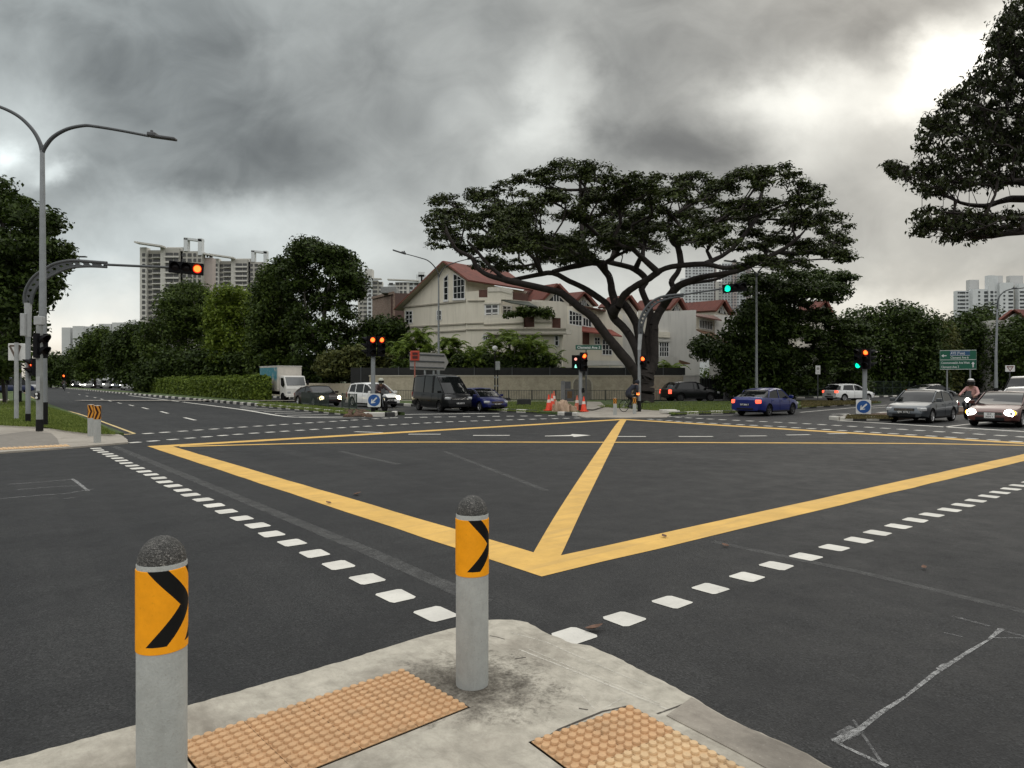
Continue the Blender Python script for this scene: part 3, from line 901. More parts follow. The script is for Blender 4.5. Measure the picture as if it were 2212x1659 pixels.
# ---------------------------------------------------------------- traffic lights
def signal_head(par, loc, rz, n, lit, s=.38, horiz=False, tilt=0.):
    """housing facing local -Y with visors; lit = {index: material}"""
    b = MB(); H = s * n + .05
    b.box((0, .09, 0), (s + .06, .18, H)) if not horiz else b.box((0, .09, 0), (H, .18, s + .06))
    zs = [(n - 1) / 2 * s - i * s for i in range(n)]
    for q in zs:
        c = Vector((0, 0, q)) if not horiz else Vector((q * -1, 0, 0)); rv = s * .43; na = 12
        for i in range(na):
            a0 = -.45 + (PI + .9) * i / na; a1 = -.45 + (PI + .9) * (i + 1) / na
            f = lambda a, r, y: c + Vector((r * math.cos(a), y, r * math.sin(a)))
            y0 = lambda a: -.10 - .22 * max(0, math.sin(a * .9 + .15))
            b.add([f(a0, rv, 0), f(a1, rv, 0), f(a1, rv, y0(a1)), f(a0, rv, y0(a0)), f(a0, rv - .012, 0), f(a1, rv - .012, 0), f(a1, rv - .012, y0(a1)), f(a0, rv - .012, y0(a0))],
                  [(0, 3, 2, 1), (4, 5, 6, 7), (2, 3, 7, 6)])
    h = b.build('signal_head', SIGBODY, par, bevel=.02); h.location = loc; h.rotation_euler = (0, tilt, rz)
    AX = Matrix.Rotation(PI / 2, 3, 'X')
    for i, q in enumerate(zs):
        c = (0, -.006, q) if not horiz else (-q, -.006, 0)
        m = lit.get(i)
        b = MB(); r = s * .37
        if m is None:
            b.lathe([(r, 0), (r * .7, .012), (0, .02)], 20, c, axis=AX); b.build('lens', LENS0, h, smooth=True)
        else:
            b.lathe([(r * 1.16, -.002), (r * 1.14, .002), (r * .9, .012)], 20, c, mi=1, axis=AX)
            b.lathe([(r * .9, .012), (r * .5, .02), (0, .024)], 20, c, mi=0, axis=AX)
            b.build('lens', [m, REDD if m is RED else m], h, smooth=True)
    return h


def pole_part(par, pts, r, m, name='pole', n=14):
    b = MB(); b.tube(pts, r, n); return b.build(name, m, par, smooth=True)


def yaw_to(p, px_off=0.):
    return math.atan2(-p.x, p.y) + px_off


def holed_arch(par, outer, inner, Yd, m, base_p, holes=9, r0=.075, r1=.06, thick=.05):
    O = [W(x, y, Yd) - base_p for x, y in outer]; I = [W(x, y, Yd) - base_p for x, y in inner]
    O = arc(O, 4); I = arc(I, 4)
    b = MB(); b.tube(O, r0, 10); b.tube(I, r1, 10); b.build('arch_tube', m, par, smooth=True)

    def samp(P, t):
        f = t * (len(P) - 1); i = min(int(f), len(P) - 2); return P[i].lerp(P[i + 1], f - i)
    b = MB(); N = holes
    for i in range(N):
        t0, t1 = i / N, (i + 1) / N
        pt = lambda u, v: samp(I, t0 + (t1 - t0) * u).lerp(samp(O, t0 + (t1 - t0) * u), v)
        sq = [(0, 0), (.5, 0), (1, 0), (1, .5), (1, 1), (.5, 1), (0, 1), (0, .5)]
        wl = (pt(1, .5) - pt(0, .5)).length; hl = (pt(.5, 1) - pt(.5, 0)).length
        rr = min(wl, hl) * .27
        hole = [(.5 + rr / wl * math.cos(a), .5 + rr / hl * math.sin(a)) for a in [(-135 + 45 * k) * PI / 180 for k in range(8)]]
        for yo in (-thick / 2, thick / 2):
            off = Vector((0, yo, 0)); vs_ = [pt(*q) + off for q in sq] + [pt(*q) + off for q in hole]
            b.add(vs_, [((k, (k + 1) % 8, 8 + (k + 1) % 8, 8 + k) if yo < 0 else (8 + k, 8 + (k + 1) % 8, (k + 1) % 8, k)) for k in range(8)])
        vs_ = [pt(*q) + Vector((0, -thick / 2, 0)) for q in hole] + [pt(*q) + Vector((0, thick / 2, 0)) for q in hole]
        b.add(vs_, [(k, (k + 1) % 8, 8 + (k + 1) % 8, 8 + k) for k in range(8)])
    b.build('arch_web', m, par)


# left overhead mast
Yl = 30.8; pb = G(61, 913.5, .1); pb.y = Yl
t = thing('overhead_traffic_light', 'tall grey mast on the left, arched perforated arm over the road, red light', 'traffic light', pb, 0, 'overhead mast signals')
zz = lambda y: CAM - (y - H0) * Yl / F - pb.z
pole_part(t, [(0, 0, 0), (0, 0, zz(893.5))], .105, BLK, 'base_sleeve')
pole_part(t, [(0, 0, zz(893.5)), (0, 0, zz(728))], .10, GALV)
pole_part(t, [(0, 0, zz(728)), (0, 0, zz(655))], [.115, .15], LPOST, 'upper_sleeve')
b = MB(); b.box((-.075, -.2, zz(702)), (.2, .14, zz(679) - zz(727))); b.build('control_box', LPOST, t, bevel=.02)
outer = [(53.5, 656), (53, 640), (58, 621), (70, 602), (83.6, 589.5), (95, 583), (114, 571.5), (135.5, 565.5), (156.7, 563), (191.6, 565), (231, 568)]
inner = [(68.5, 656), (71, 640), (80, 621), (95, 607), (105, 600), (114, 594.8), (135.5, 584), (156.7, 578), (175, 576), (200, 575.5), (231, 577)]
holed_arch(t, outer, inner, Yl, DGALV, pb, 15, .07, .055)
pole_part(t, [W(225, 571.5, Yl) - pb, W(372, 578, Yl) - pb], .055, DGALV, 'arm')
signal_head(t, W(405, 579.5, Yl) - pb + Vector((0, -.12, 0)), yaw_to(pb) * .55, 3, {2: RED}, .45, True, .05).name = 'signal_head'
h2 = signal_head(t, W(72, 793, Yl) - pb + Vector((0, -.15, 0)), -.75, 2, {0: RED}, .36)
# right overhead mast
Yr = 43.; pb = Vector(((1381 - CX) * Yr / F, Yr, .05))
t = thing('overhead_traffic_light', 'grey mast by the cyclist, arched perforated arm over the road, green light', 'traffic light', pb, 0, 'overhead mast signals')
zz = lambda y: CAM - (y - H0) * Yr / F - pb.z
pole_part(t, [(0, 0, 0), (0, 0, zz(866))], .115, BLK, 'base_sleeve')
pole_part(t, [(0, 0, zz(866)), (0, 0, zz(756))], .10, GALV)
pole_part(t, [(0, 0, zz(756)), (.06, 0, zz(722))], [.11, .13], LPOST, 'upper_sleeve')
outer = [(1380.5, 722.8), (1381, 699.7), (1385.5, 682.4), (1394, 666.5), (1405.7, 653.5), (1421.6, 644), (1439, 639.2), (1476.5, 635.4)]
inner = [(1387, 722.8), (1388.6, 702.6), (1394.5, 685.3), (1403.5, 669.4), (1416, 657), (1430, 649.6), (1452, 643.5), (1476.5, 639.6)]
holed_arch(t, outer, inner, Yr, DGALV, pb, 14, .075, .06)
pole_part(t, [W(1470, 637.5, Yr) - pb, W(1566, 622.5, Yr) - pb], .055, DGALV, 'arm')
signal_head(t, W(1586, 622, Yr) - pb + Vector((0, -.12, 0)), yaw_to(pb) * .5 + .05, 3, {0: GRN}, .46, True, -.1)
signal_head(t, W(1388, 781, Yr) - pb + Vector((0, -.12, 0)), -.5, 2, {0: RED}, .34)

# pedestrian crossing pole on the far left corner: signals seen from the back
pb = G(85.5, 931, .07); Yp = pb.y
t = thing('pedestrian_signal', 'grey signal pole with push button, its dark visored signals seen side on', 'traffic light', pb)
zz = lambda y: CAM - (y - H0) * Yp / F - pb.z
pole_part(t, [(0, 0, 0), (0, 0, zz(906))], .125, BLK, 'base_sleeve')
pole_part(t, [(0, 0, zz(906)), (0, 0, zz(688))], .115, GREYP)
b = MB(); b.box((.0, 0, zz(693)), (.3, .26, .33)); b.build('top_box', LPOST, t, bevel=.03)
signal_head(t, (.1, .02, zz(747)), 1.35, 2, {}, .44)
b = MB(); b.lathe([(.11, -.03), (.11, .03)], 16, (0, -.14, zz(857) - .0 + .08), axis=Matrix.Rotation(PI / 2, 3, 'X')); b.box((0, -.13, zz(855.5)), (.17, .09, .26))
pbx = b.build('push_button', BLK, t, bevel=.03)
for dz in (.075, -.06):
    b = MB(); b.lathe([(.052, 0), (.045, .012), (0, .014)], 14, (0, -.178, zz(855.5) + dz), axis=Matrix.Rotation(PI / 2, 3, 'X')); b.build('button', WHT, pbx)
b = MB(); b.box((.02, -.115, zz(829)), (.14, .02, .55)); b.build('notice_plate', LPOST, t)

AXX = Matrix.Rotation(PI / 2, 3, 'X')


def keep_left(px0, px1, py0, py1, Yd, label):
    c = W((px0 + px1) / 2, (py0 + py1) / 2, Yd); s = (px1 - px0) * Yd / F
    t = thing('keep_left_sign', label, 'road sign', (c.x, c.y, c.z), math.atan2(-c.x, c.y) * .6, 'blue arrow signs on the islands')
    h = s / 2; r = s * .1
    pts = []
    for (sx, sz, a0) in ((1, 1, 0), (-1, 1, 90), (-1, -1, 180), (1, -1, 270)):
        for k in range(5):
            a = math.radians(a0 + k * 22.5); pts.append(Vector((sx * (h - r) + r * math.cos(a), 0, sz * (h - r) * 1.04 + r * math.sin(a))))
    b = MB(); b.ext(pts, (0, .03, 0)); b.build('panel', WHT, t)
    b = MB(); b.lathe([(s * .455, -.001), (s * .455, .006), (0, .006)], 36, (0, 0, 0), axis=AXX); b.build('blue_disc', BLUE, t)
    d = Vector((-.707, 0, -.707)); q = Vector((.707, 0, -.707)); k = s * .455
    P = [d * -.62 + q * .12, d * .18 + q * .12, d * .18 + q * .34, d * .72, d * .18 - q * .34, d * .18 - q * .12, d * -.62 - q * .12]
    P = [d * -.66 + q * .12, d * .30 + q * .12, d * .30 + q * .12 + (q - d) * .26, d * .30 + q * .12 + (q - d) * .26 + (d) * .12 + q * .06, d * .72 + q * .02, d * .72 - q * .02,
         d * .30 - q * .12 + (-q - d) * .26 + d * .12 - q * .06, d * .30 - q * .12 + (-q - d) * .26, d * .30 - q * .12, d * -.66 - q * .12]
    b = MB(); b.ext([p * k + Vector((0, -.012, 0)) for p in P], (0, .004, 0)); b.build('arrow', WHT, t)
    return t


# left island signals
Yi = 40.2; pb = Vector(((806 - CX) * Yi / F, Yi, .17))
t = thing('traffic_light', 'grey pole on the left island carrying two lit red signals side by side', 'traffic light', pb, 0, 'post signals at the junction')
zz = lambda y: CAM - (y - H0) * Yi / F - pb.z
xx = lambda x: (x - CX) * Yi / F - pb.x
pole_part(t, [(0, 0, 0), (0, 0, zz(878))], .13, BLK, 'base_sleeve')
pole_part(t, [(0, 0, zz(878)), (0, 0, zz(730))], .125, GALV)
signal_head(t, (xx(807), -.28, zz(748.5)), .42, 3, {0: RED}, .37)
signal_head(t, (xx(826), -.22, zz(748.5)), .55, 3, {0: RED}, .37)
signal_head(t, (xx(792), .0, zz(748)), -1.25, 3, {}, .37)
keep_left(794, 822, 849, 880.5, 39.6, 'blue and white keep left sign on the left island nose beside the loose earth')
# right island signals
Yi = 36.0; pb = Vector(((1868 - CX) * Yi / F, Yi, .17))
t = thing('traffic_light', 'grey pole on the right island with one red arrow and one green arrow lit', 'traffic light', pb, 0, 'post signals at the junction')
zz = lambda y: CAM - (y - H0) * Yi / F - pb.z
xx = lambda x: (x - CX) * Yi / F - pb.x
pole_part(t, [(0, 0, 0), (0, 0, zz(895))], .115, BLK, 'base_sleeve')
pole_part(t, [(0, 0, zz(895)), (0, 0, zz(757))], .11, GALV)
signal_head(t, (xx(1849), -.2, zz(775.5)), -.95, 3, {2: GRN}, .33)
signal_head(t, (xx(1865), -.25, zz(775.5)), -.8, 3, {0: RED}, .33)
signal_head(t, (xx(1880), .0, zz(775.5)), 1.2, 3, {}, .33)
keep_left(1850.6, 1880.3, 865, 892.5, 35.4, 'blue and white keep left sign on the right island in front of the signal pole')
# far corner signals
Yi = 42.8; pb = Vector(((1254 - CX) * Yi / F, Yi, .1))
t = thing('traffic_light', 'signal pole by the brown tarpaulin with red light and small green man lit', 'traffic light', pb, 0, 'post signals at the junction')
zz = lambda y: CAM - (y - H0) * Yi / F - pb.z
xx = lambda x: (x - CX) * Yi / F - pb.x
pole_part(t, [(0, 0, 0), (0, 0, zz(874))], .125, mat('dark_red_sleeve', (.05, .012, .01), .5), 'base_sleeve')
pole_part(t, [(0, 0, zz(874)), (0, 0, zz(765))], .115, GALV)
signal_head(t, (xx(1261), -.25, zz(782)), .35, 3, {0: RED}, .37)
ped = signal_head(t, (xx(1243), -.2, zz(783)), -.1, 2, {}, .42)
b = MB(); P = [(0, .1), (.035, .06), (.03, -.02), (.09, -.11), (-.07, -.11), (-.05, .0), (-.035, .06)]; b.ext([Vector((x, -.03, z - .22)) for x, z in P], (0, .008, 0)); b.build('green_man', mat('green_man_lamp', (.1, .5, .4), .4, var=0, emit=(.35, 1, .75), es=1.4), ped)
b = MB(); b.lathe([(.09, 0), (.08, .012), (0, .015)], 14, (0, -.025, .2), axis=AXX); b.build('red_man', mat('pale_red_lamp', (.5, .1, .08), .4, var=0, emit=(1, .45, .36), es=1.1), ped)
b = MB(); b.box((.16, -.1, zz(843)), (.14, .14, .3)); b.build('push_button', BLK, t, bevel=.03)


# ---------------------------------------------------------------- street lamps
def lamp_post(px, ybase, Yd, arms, label, r0=.13, r1=.065, fork=None, z0=.1, group='tall street lamps'):
    x = (px - CX) * Yd / F; pb = Vector((x, Yd, z0))
    t = thing('street_lamp', label, 'street lamp', pb, 0, group)
    top = CAM - (fork[1] - H0) * Yd / F - z0
    pole_part(t, [(0, 0, 0), (0, 0, 1.0)], r0 * 1.05, BLK, 'base_sleeve')
    pole_part(t, [(0, 0, 1.0), (0, 0, top * .5), (W(fork[0], fork[1], Yd) - pb)], [r0, (r0 + r1) / 2, r1], GALV)
    for path, head in arms:
        P = arc([W(*q, Yd) - pb for q in path], 5)
        pole_part(t, P, [r1 * (1 - .4 * i / len(P)) for i in range(len(P))], DGALV, 'arm', 10)
        if head:
            a = W(*head[0], Yd) - pb; c = W(*head[1], Yd) - pb; d = (c - a)
            b = MB(); ln = d.length; dn = d.normalized()
            b.bar(a + Vector((0, 0, 0)), c, .30, .10); b.bar(a - dn * .02 + Vector((0, 0, .04)), a + d * .3 + Vector((0, 0, .06)), .34, .15)
            b.tube([a + d * .1 + Vector((0, 0, .1)), a + d * .1 + Vector((0, 0, .24))], .06, 8)
            b.build('lamp_head', mat('lamp_head_grey', (.07, .072, .075), .5), t, bevel=.03)
    return t


lamp_post(92.5, 922, 28.2, [([(91.5, 330), (97, 318), (115, 296), (145, 279), (180, 271.5), (205, 273), (260, 282), (322, 294)], ((322, 293), (380, 301))), ([(91.5, 330), (86, 308), (70, 280), (40, 251), (0, 231), (-40, 222), (-110, 222)], ((-110, 222), (-168, 226)))],
          'nearest tall twin-armed grey street lamp rising on the left beside the signal pole', .17, .085, (91.5, 326))
lamp_post(43.5, 869, 59, [([(45.5, 625), (47.5, 590), (55, 570), (70, 558), (85, 553.5), (110, 552.5), (140, 553.5), (160, 554.5)], ((158, 554.3), (187, 554.6)))], 'slim single-arm street lamp further left, its arm crossing in front of the trees', .12, .07, (45.5, 620), group=None)
lamp_post(60, 848, 105, [([(62, 720), (63, 690), (70, 674), (85, 670), (100, 670.6)], ((100, 670.4), (117, 670.8)))], 'distant street lamp on the left whose lamp shows just right of the signal pole', .12, .09, (62, 715), group=None)
lamp_post(947.6, 868, 59, [([(947.5, 600), (946, 588), (936, 573), (923, 562.2), (905.7, 556.4), (890, 552), (875.4, 548.3)], ((876, 548.8), (848.6, 540))), ([(947.5, 600), (950, 594), (956, 582), (966, 573.8), (990, 565), (1010, 560)], ((1010, 560), (1038, 555)))],
          'twin-armed grey street lamp in front of the cream gabled house', .13, .055, (947.5, 598))
lamp_post(1634, 868, 60, [([(1634, 600), (1640, 585), (1655, 572), (1680, 566)], ((1680, 566), (1706, 563))), ([(1634, 600), (1628, 585), (1613, 572), (1590, 566)], ((1590, 566), (1564, 563)))], 'grey street lamp rising behind the blue sedan into the dark trees', .125, .07, (1634, 598))
lamp_post(2151.5, 850, 79, [([(2155, 670), (2155.2, 652), (2159, 640), (2168, 631), (2178, 626), (2187, 624)], ((2187, 624), (2212, 622)))], 'tall curved-top street lamp on the right beside the green direction sign', .19, .09, (2154.6, 668))
lamp_post(542, 850, 108, [([(542, 700), (546, 692), (556, 688)], ((556, 688), (570, 688)))], 'thin street lamp standing behind the hedge in front of the dark trees', .13, .12, (542, 699))
lamp_post(361.5, 840, 150, [([(361, 726), (365, 718), (372, 716)], ((372, 716), (382, 716)))], 'very thin far street lamp among the trees behind the left end of the hedge', .15, .12, (361, 725))
lamp_post(201, 838, 180, [([(201, 785), (198, 772), (192, 767)], ((192, 767), (184, 767))), ([(201, 783), (220, 783), (240, 783.5)], None)], 'far lamp column with a long sign bracket down the left road', .13, .11, (201, 780))

# globe lamps by the wall
GLOBE = mat('globe_white', (.7, .7, .68), .35, var=0)


def globe_lamp(px, ytop, ybase, Yd, label, r=.2, box=False):
    x = (px - CX) * Yd / F; t = thing('globe_lamp', label, 'garden lamp', (x, Yd, .12)); top = CAM - (ytop - H0) * Yd / F - .12
    b = MB(); b.tube([(0, 0, 0), (0, 0, .5), (0, 0, top)], [.09, .06, .05], 8); b.build('pole', BLK, t, smooth=True)
    for k in range(3):
        b = MB(); b.lathe([(.095, 0), (.095, .14)], 8, (0, 0, .55 + k * .75)); b.build('ring', GREYP, t)
    if box:
        b = MB(); b.box((0, 0, top), (.42, .3, .75)); b.build('lantern', LPOST, t, bevel=.03)
    else:
        b = MB(); b.lathe([(0, -r), (r * .7, -r * .7), (r, 0), (r * .9, r * .45), (r * .5, r * .8), (0, r * .9)], 14, (0, 0, top)); b.build('globe', GLOBE, t, smooth=True, ang=80)
    return t


globe_lamp(1069, 752, 858, 61, 'tall black garden lamp with white globe in front of the palms', .24)
globe_lamp(1075, 790, 858, 61.6, 'shorter black lamp post with grey lantern box beside the stone wall', box=True)

# arrow-shaped direction board seen from behind, and the red box on a post
zS = zm(862.2, 742.4, .05774); Yb = 56.
c = W(925, 780, Yb)
t = thing('direction_board', 'back of a grey arrow-shaped direction board standing behind the black van', 'road sign', (c.x, c.y, .12))
o_ = Vector((c.x, c.y, .12)); PT = [W(*zS(*q), Yb) - o_ for q in [(390, 310), (1690, 370), (1850, 690), (1690, 1000), (400, 960)]]
b = MB(); b.ext(PT, (0, .06, 0)); b.build('panel', SILVERBK, t)
b = MB()
for q in (0.12, .5, .86):
    a = PT[0].lerp(PT[4], q); e = (PT[1].lerp(PT[3], q)); b.bar(a + Vector((0, -.05, 0)), e + Vector((0, -.05, 0)), .06, .09)
b.build('stiffener', DGALV, t)
for x in (900, 917.6, 936.4, 953):
    a = W(x, 798, Yb) - o_
    if x in (917.6, 936.4):
        b = MB(); b.tube([(a.x, .12, 0), (a.x, .12, a.z + 1.3)], .09, 8); b.build('leg', GALV, t, smooth=True)
c = W(896, 800, 53.); o_ = Vector((c.x, 53., .12))
t = thing('notice_box', 'small red notice box on a thin post in front of the grey arrow board', 'road sign', o_)
b = MB(); b.tube([(0, 0, 0), (0, 0, CAM - (770 - H0) * 53 / F - .12)], .055, 8); b.build('post', mat('red_post', (.3, .1, .07), .5), t, smooth=True)
a = W(896.3, 768.5, 53.) - o_; b = MB(); b.box(a, (.68, .25, .75)); bx = b.build('box', ROPE, t, bevel=.03)
b = MB(); b.box(a + Vector((.03, -.14, .16)), (.4, .03, .18)); b.box(a + Vector((.03, -.14, -.12)), (.4, .03, .2)); b.build('window', mat('dark_red', (.06, .008, .006), .4), bx)


# signs with writing
def place(name, label, cat, px, py, Yd, rz=0., grp=None):
    p = W(px, py, Yd); return thing(name, label, cat, p, rz, grp), p


t, p = place('street_name_sign', 'green street name sign with white lettering above the far corner signals', 'street sign', 1271.5, 750.5, 44., .12)
b = MB(); b.box((0, 0, 0), (1.68, .05, .30)); b.build('panel', mat('name_sign_green', (.006, .07, .045), .5), t, bevel=.02)
text('lettering', 'Clementi Ave 3', .235, t, (0, -.028, -.01), (PI / 2, 0, 0), WHT, sx=1.0)
b = MB(); b.tube([(-.15, .06, .12), (-.15, .06, -p.z + .1)], .04, 8); b.build('post', DGALV, t, smooth=True)
t, p = place('direction_sign', 'large green direction sign with white place names on two grey legs', 'road sign', 2069.3, 777.2, 62., -.42); t.scale = (.8, 1, 1.04)
wv, hv = 3.50, 1.68
b = MB(); b.box((0, 0, 0), (wv, .06, hv)); b.build('panel', SGREEN, t)
b = MB()
for a, c in (((-wv / 2 + .03, hv / 2 - .03), (wv / 2 - .03, hv / 2 - .03)), ((-wv / 2 + .03, -hv / 2 + .03), (wv / 2 - .03, -hv / 2 + .03)), ((-wv / 2 + .03, .0), (wv / 2 - .03, .0)), ((-wv / 2 + .03, -hv / 2), (-wv / 2 + .03, hv / 2)), ((wv / 2 - .03, -hv / 2), (wv / 2 - .03, hv / 2))):
    b.bar((a[0], -.036, a[1]), (c[0], -.036, c[1]), .008, .035)
b.build('border', WHT, t)
b = MB(); b.box((.18, -.04, .56), (1.9, .01, .42)); b.build('blue_panel', SBLUE, t)
b = MB()
for z in (.37, .755):
    b.bar((-.76, -.048, z), (1.12, -.048, z), .004, .022)
b.build('panel_outline', WHT, t)
text('lettering', 'AYE (Tuas)', .30, t, (-.72, -.046, .56), (PI / 2, 0, 0), WHT, 'LEFT')
text('lettering', 'Clementi Ave 6', .27, t, (-.72, -.034, .18), (PI / 2, 0, 0), WHT, 'LEFT')
text('lettering', 'Commonwealth Ave West', .27, t, (-1.62, -.034, -.26), (PI / 2, 0, 0), WHT, 'LEFT', sx=.92)
text('lettering', 'Clementi Ave 3', .27, t, (-1.62, -.034, -.62), (PI / 2, 0, 0), WHT, 'LEFT')
b = MB(); b.ext([Vector(q) for q in [(-1.6, -.04, .36), (-1.38, -.04, .5), (-1.38, -.04, .40), (-1.1, -.04, .40), (-1.1, -.04, .32), (-1.38, -.04, .32), (-1.38, -.04, .22)]], (0, .004, 0))
b.build('arrow', WHT, t); b = MB()
b.ext([Vector(q) for q in [(1.42, -.04, -.18), (1.60, -.04, -.36), (1.48, -.04, -.36), (1.48, -.04, -.66), (1.36, -.04, -.66), (1.36, -.04, -.36), (1.24, -.04, -.36)]], (0, .004, 0)); b.build('arrow', WHT, t)
for x in (-1.03, 1.17):
    b = MB(); b.tube([(x, .1, hv / 2 - .1), (x, .1, -p.z)], .085, 8); b.build('leg', GALV, t, smooth=True)
t, p = place('give_way_sign', 'white square sign with a red downward triangle beside the tall right lamp', 'road sign', 2181.8, 796, 66., -.3)
b = MB(); b.box((0, 0, 0), (.78, .04, .60)); b.build('panel', WHT, t, bevel=.01)
b = MB()
for k in range(3):
    P3 = [Vector((-.26, -.024, .2)), Vector((.26, -.024, .2)), Vector((0, -.024, -.22))]; b.bar(P3[k], P3[(k + 1) % 3], .006, .06, up=(0, 1, 0)) if False else b.bar(P3[k], P3[(k + 1) % 3], .06, .006, up=(0, 1, 0))
b.build('triangle', mat('dull_red', (.16, .03, .02), .5), t)
text('lettering', 'SLOW', .13, t, (0, -.024, .09), (PI / 2, 0, 0), BLK)
b = MB(); b.tube([(0, .06, .28), (0, .06, -p.z)], .05, 8); b.build('post', DGALV, t, smooth=True)
t, p = place('notice_sign', 'narrow white upright sign on a thin pole before the dark trees', 'road sign', 1766.8, 799, 64., -.15)
b = MB(); b.box((0, 0, 0), (.42, .03, .80)); b.build('panel', WHT, t, bevel=.01)
b = MB(); b.lathe([(.13, 0), (.09, .004)], 20, (0, -.018, .12), axis=AXX); b.build('symbol', SILVERBK, t)
b = MB(); b.box((0, -.018, -.2), (.24, .006, .05)); b.build('text_line', SILVERBK, t)
b = MB(); b.tube([(0, .05, .3), (0, .05, -p.z)], .045, 8); b.build('post', DGALV, t, smooth=True)
# sign seen at the left edge
t, p = place('give_way_sign', 'pale square sign with dark triangle on a white pole at the left edge', 'road sign', 36.5, 760.5, 33.3, .2)
b = MB(); b.box((0, 0, 0), (.74, .04, .82)); b.build('panel', WHT, t, bevel=.03)
b = MB(); P3 = [Vector((-.3, -.026, .3)), Vector((.16, -.026, .3)), Vector((-.02, -.026, -.33))]
for k in range(3):
    b.bar(P3[k], P3[(k + 1) % 3], .09, .008, up=(0, 1, 0))
b.build('triangle', mat('brown_grey', (.12, .09, .07), .6), t)
b = MB(); b.tube([(.02, -.09, .45), (.02, -.09, -p.z + .1)], [.085, .095], 12); b.build('pole', LPOST, t, smooth=True)
# round-topped board further left, and the far signals
t, p = place('notice_board', 'small brown notice board at the left edge behind the pale sign', 'road sign', 22, 801, 62, 0)
b = MB(); b.box((0, 0, 0), (.95, .05, .75)); b.build('panel', mat('brown_board', (.16, .12, .09), .7, var=.4, vs=4), t)
b = MB(); b.tube([(.3, .05, .2), (.3, .05, -p.z)], .05, 6); b.build('post', DGALV, t)


def far_signal(px, py, Yd, m, label, n=2, lit=0):
    p = W(px, py, Yd); t = thing('traffic_light', label, 'traffic light', (p.x, Yd, .1), 0, 'far signals down the left road')
    b = MB(); b.tube([(0, .2, 0), (0, .2, p.z)], .08, 8); b.build('pole', DGALV, t)
    signal_head(t, (0, 0, p.z - .1), 0, n, {lit: m}, .5)
    return t


far_signal(138, 815, 118, RED, 'far red signal on a dark pole down the left road, above the motorbikes')
far_signal(4, 815, 62, GRN, 'green arrow signal at the very left edge of the photo', 2, 0)
far_signal(11, 818, 64, RED, 'tiny red signal right beside the green arrow at the left edge', 2, 0)


# ---------------------------------------------------------------- railings
def railing(name, label, pts, h, m, post=2.0, bar=.13, bars=True, grp='railings', r=.018, rails=(1.0, .12)):
    P = [Vector(p) for p in pts]; o = P[0].copy()
    t = thing(name, label, 'railing', o, 0, grp)
    bb = MB()
    for i in range(len(P) - 1):
        a, c = P[i] - o, P[i + 1] - o; L_ = (c - a).length; n = max(1, round(L_ / post))
        for k in range(n + (1 if i == len(P) - 2 else 0)):
            q = a.lerp(c, k / n); b = MB(); b.tube([q, q + Vector((0, 0, h + .04))], .04, 6); b.build('post', m, t)
        for f in rails:
            bb.bar(a + Vector((0, 0, h * f)), c + Vector((0, 0, h * f)), .04, .04)
        if bars:
            nb = int(L_ / bar)
            for k in range(nb):
                q = a.lerp(c, (k + .5) / nb); bb.tube([q + Vector((0, 0, h * rails[-1])), q + Vector((0, 0, h))], r, 4, caps=False)
    bb.build('rails_and_bars', m, t)
    return t


RAIL = mat('railing_grey_green', (.045, .05, .045), .5, var=.1)
Yw = 63.2
railing('railing', 'long grey railing running in front of the stone wall', [W(845, 867, Yw) * 1, Vector(((1212 - CX) * Yw / F, Yw, .12))][0:0] + [Vector(((845 - CX) * Yw / F, Yw, .12)), Vector(((1200 - CX) * Yw / F, Yw, .12)), Vector(((1362 - CX) * Yw / F, Yw, .12))], .95, RAIL, 2.1, .15)
railing('railing', 'short piece of grey railing between the big tree and the dark hatchback', [Vector(((1408 - CX) * 61.5 / F, 61.5, .12)), Vector(((1427 - CX) * 61.5 / F, 61.5, .12))], .95, RAIL, .8, .2)
railing('railing', 'short dark railing on the left island in front of the dark sedan', [G(652, 873.5, .17), G(709, 879.5, .17)], .92, DGRN, 1.9, .16)
railing('railing', 'short dark railing on the left island next to the keep left sign', [G(739, 882, .17), G(770, 885, .17)], .95, DGRN, 1.2, .16)
railing('boundary_fence', 'long low dark wire fence under the trees along the right road', [Vector((31, 76.5, .1)), Vector((41, 80.6, .1)), Vector((71, 104.5, .1))], 1.75, DGRN, 2.4, .22, True, None, .010, (1.0, .55, .1))

# ---------------------------------------------------------------- road works: cones, tarpaulin, loose blocks
CO = mat('cone_orange', (.72, .055, .018), .5, var=.12, vs=9); CW = mat('cone_white', (.66, .56, .5), .5, var=.1)
COP = mat('cone_faded', (.55, .13, .07), .55, var=.15)


def cone(p, h, label, m=CO):
    t = thing('traffic_cone', label, 'traffic cone', p, RND.uniform(0, 1), 'cones round the road works')
    b = MB(); b.box((0, 0, .03), (.46 * h, .46 * h, .06)); b.build('base', m, t, bevel=.015)
    r = lambda z: .185 * h * (1 - z / h) + .03
    b = MB(); b.lathe([(r(.05), .05), (r(.5 * h), .5 * h)], 16); b.lathe([(r(.68 * h), .68 * h), (r(h), h), (.02, h)], 16); b.build('cone_body', m, t, smooth=True)
    b = MB(); b.lathe([(r(.5 * h) + .002, .5 * h), (r(.68 * h) + .002, .68 * h)], 16); b.build('collar', CW, t, smooth=True)
    return t


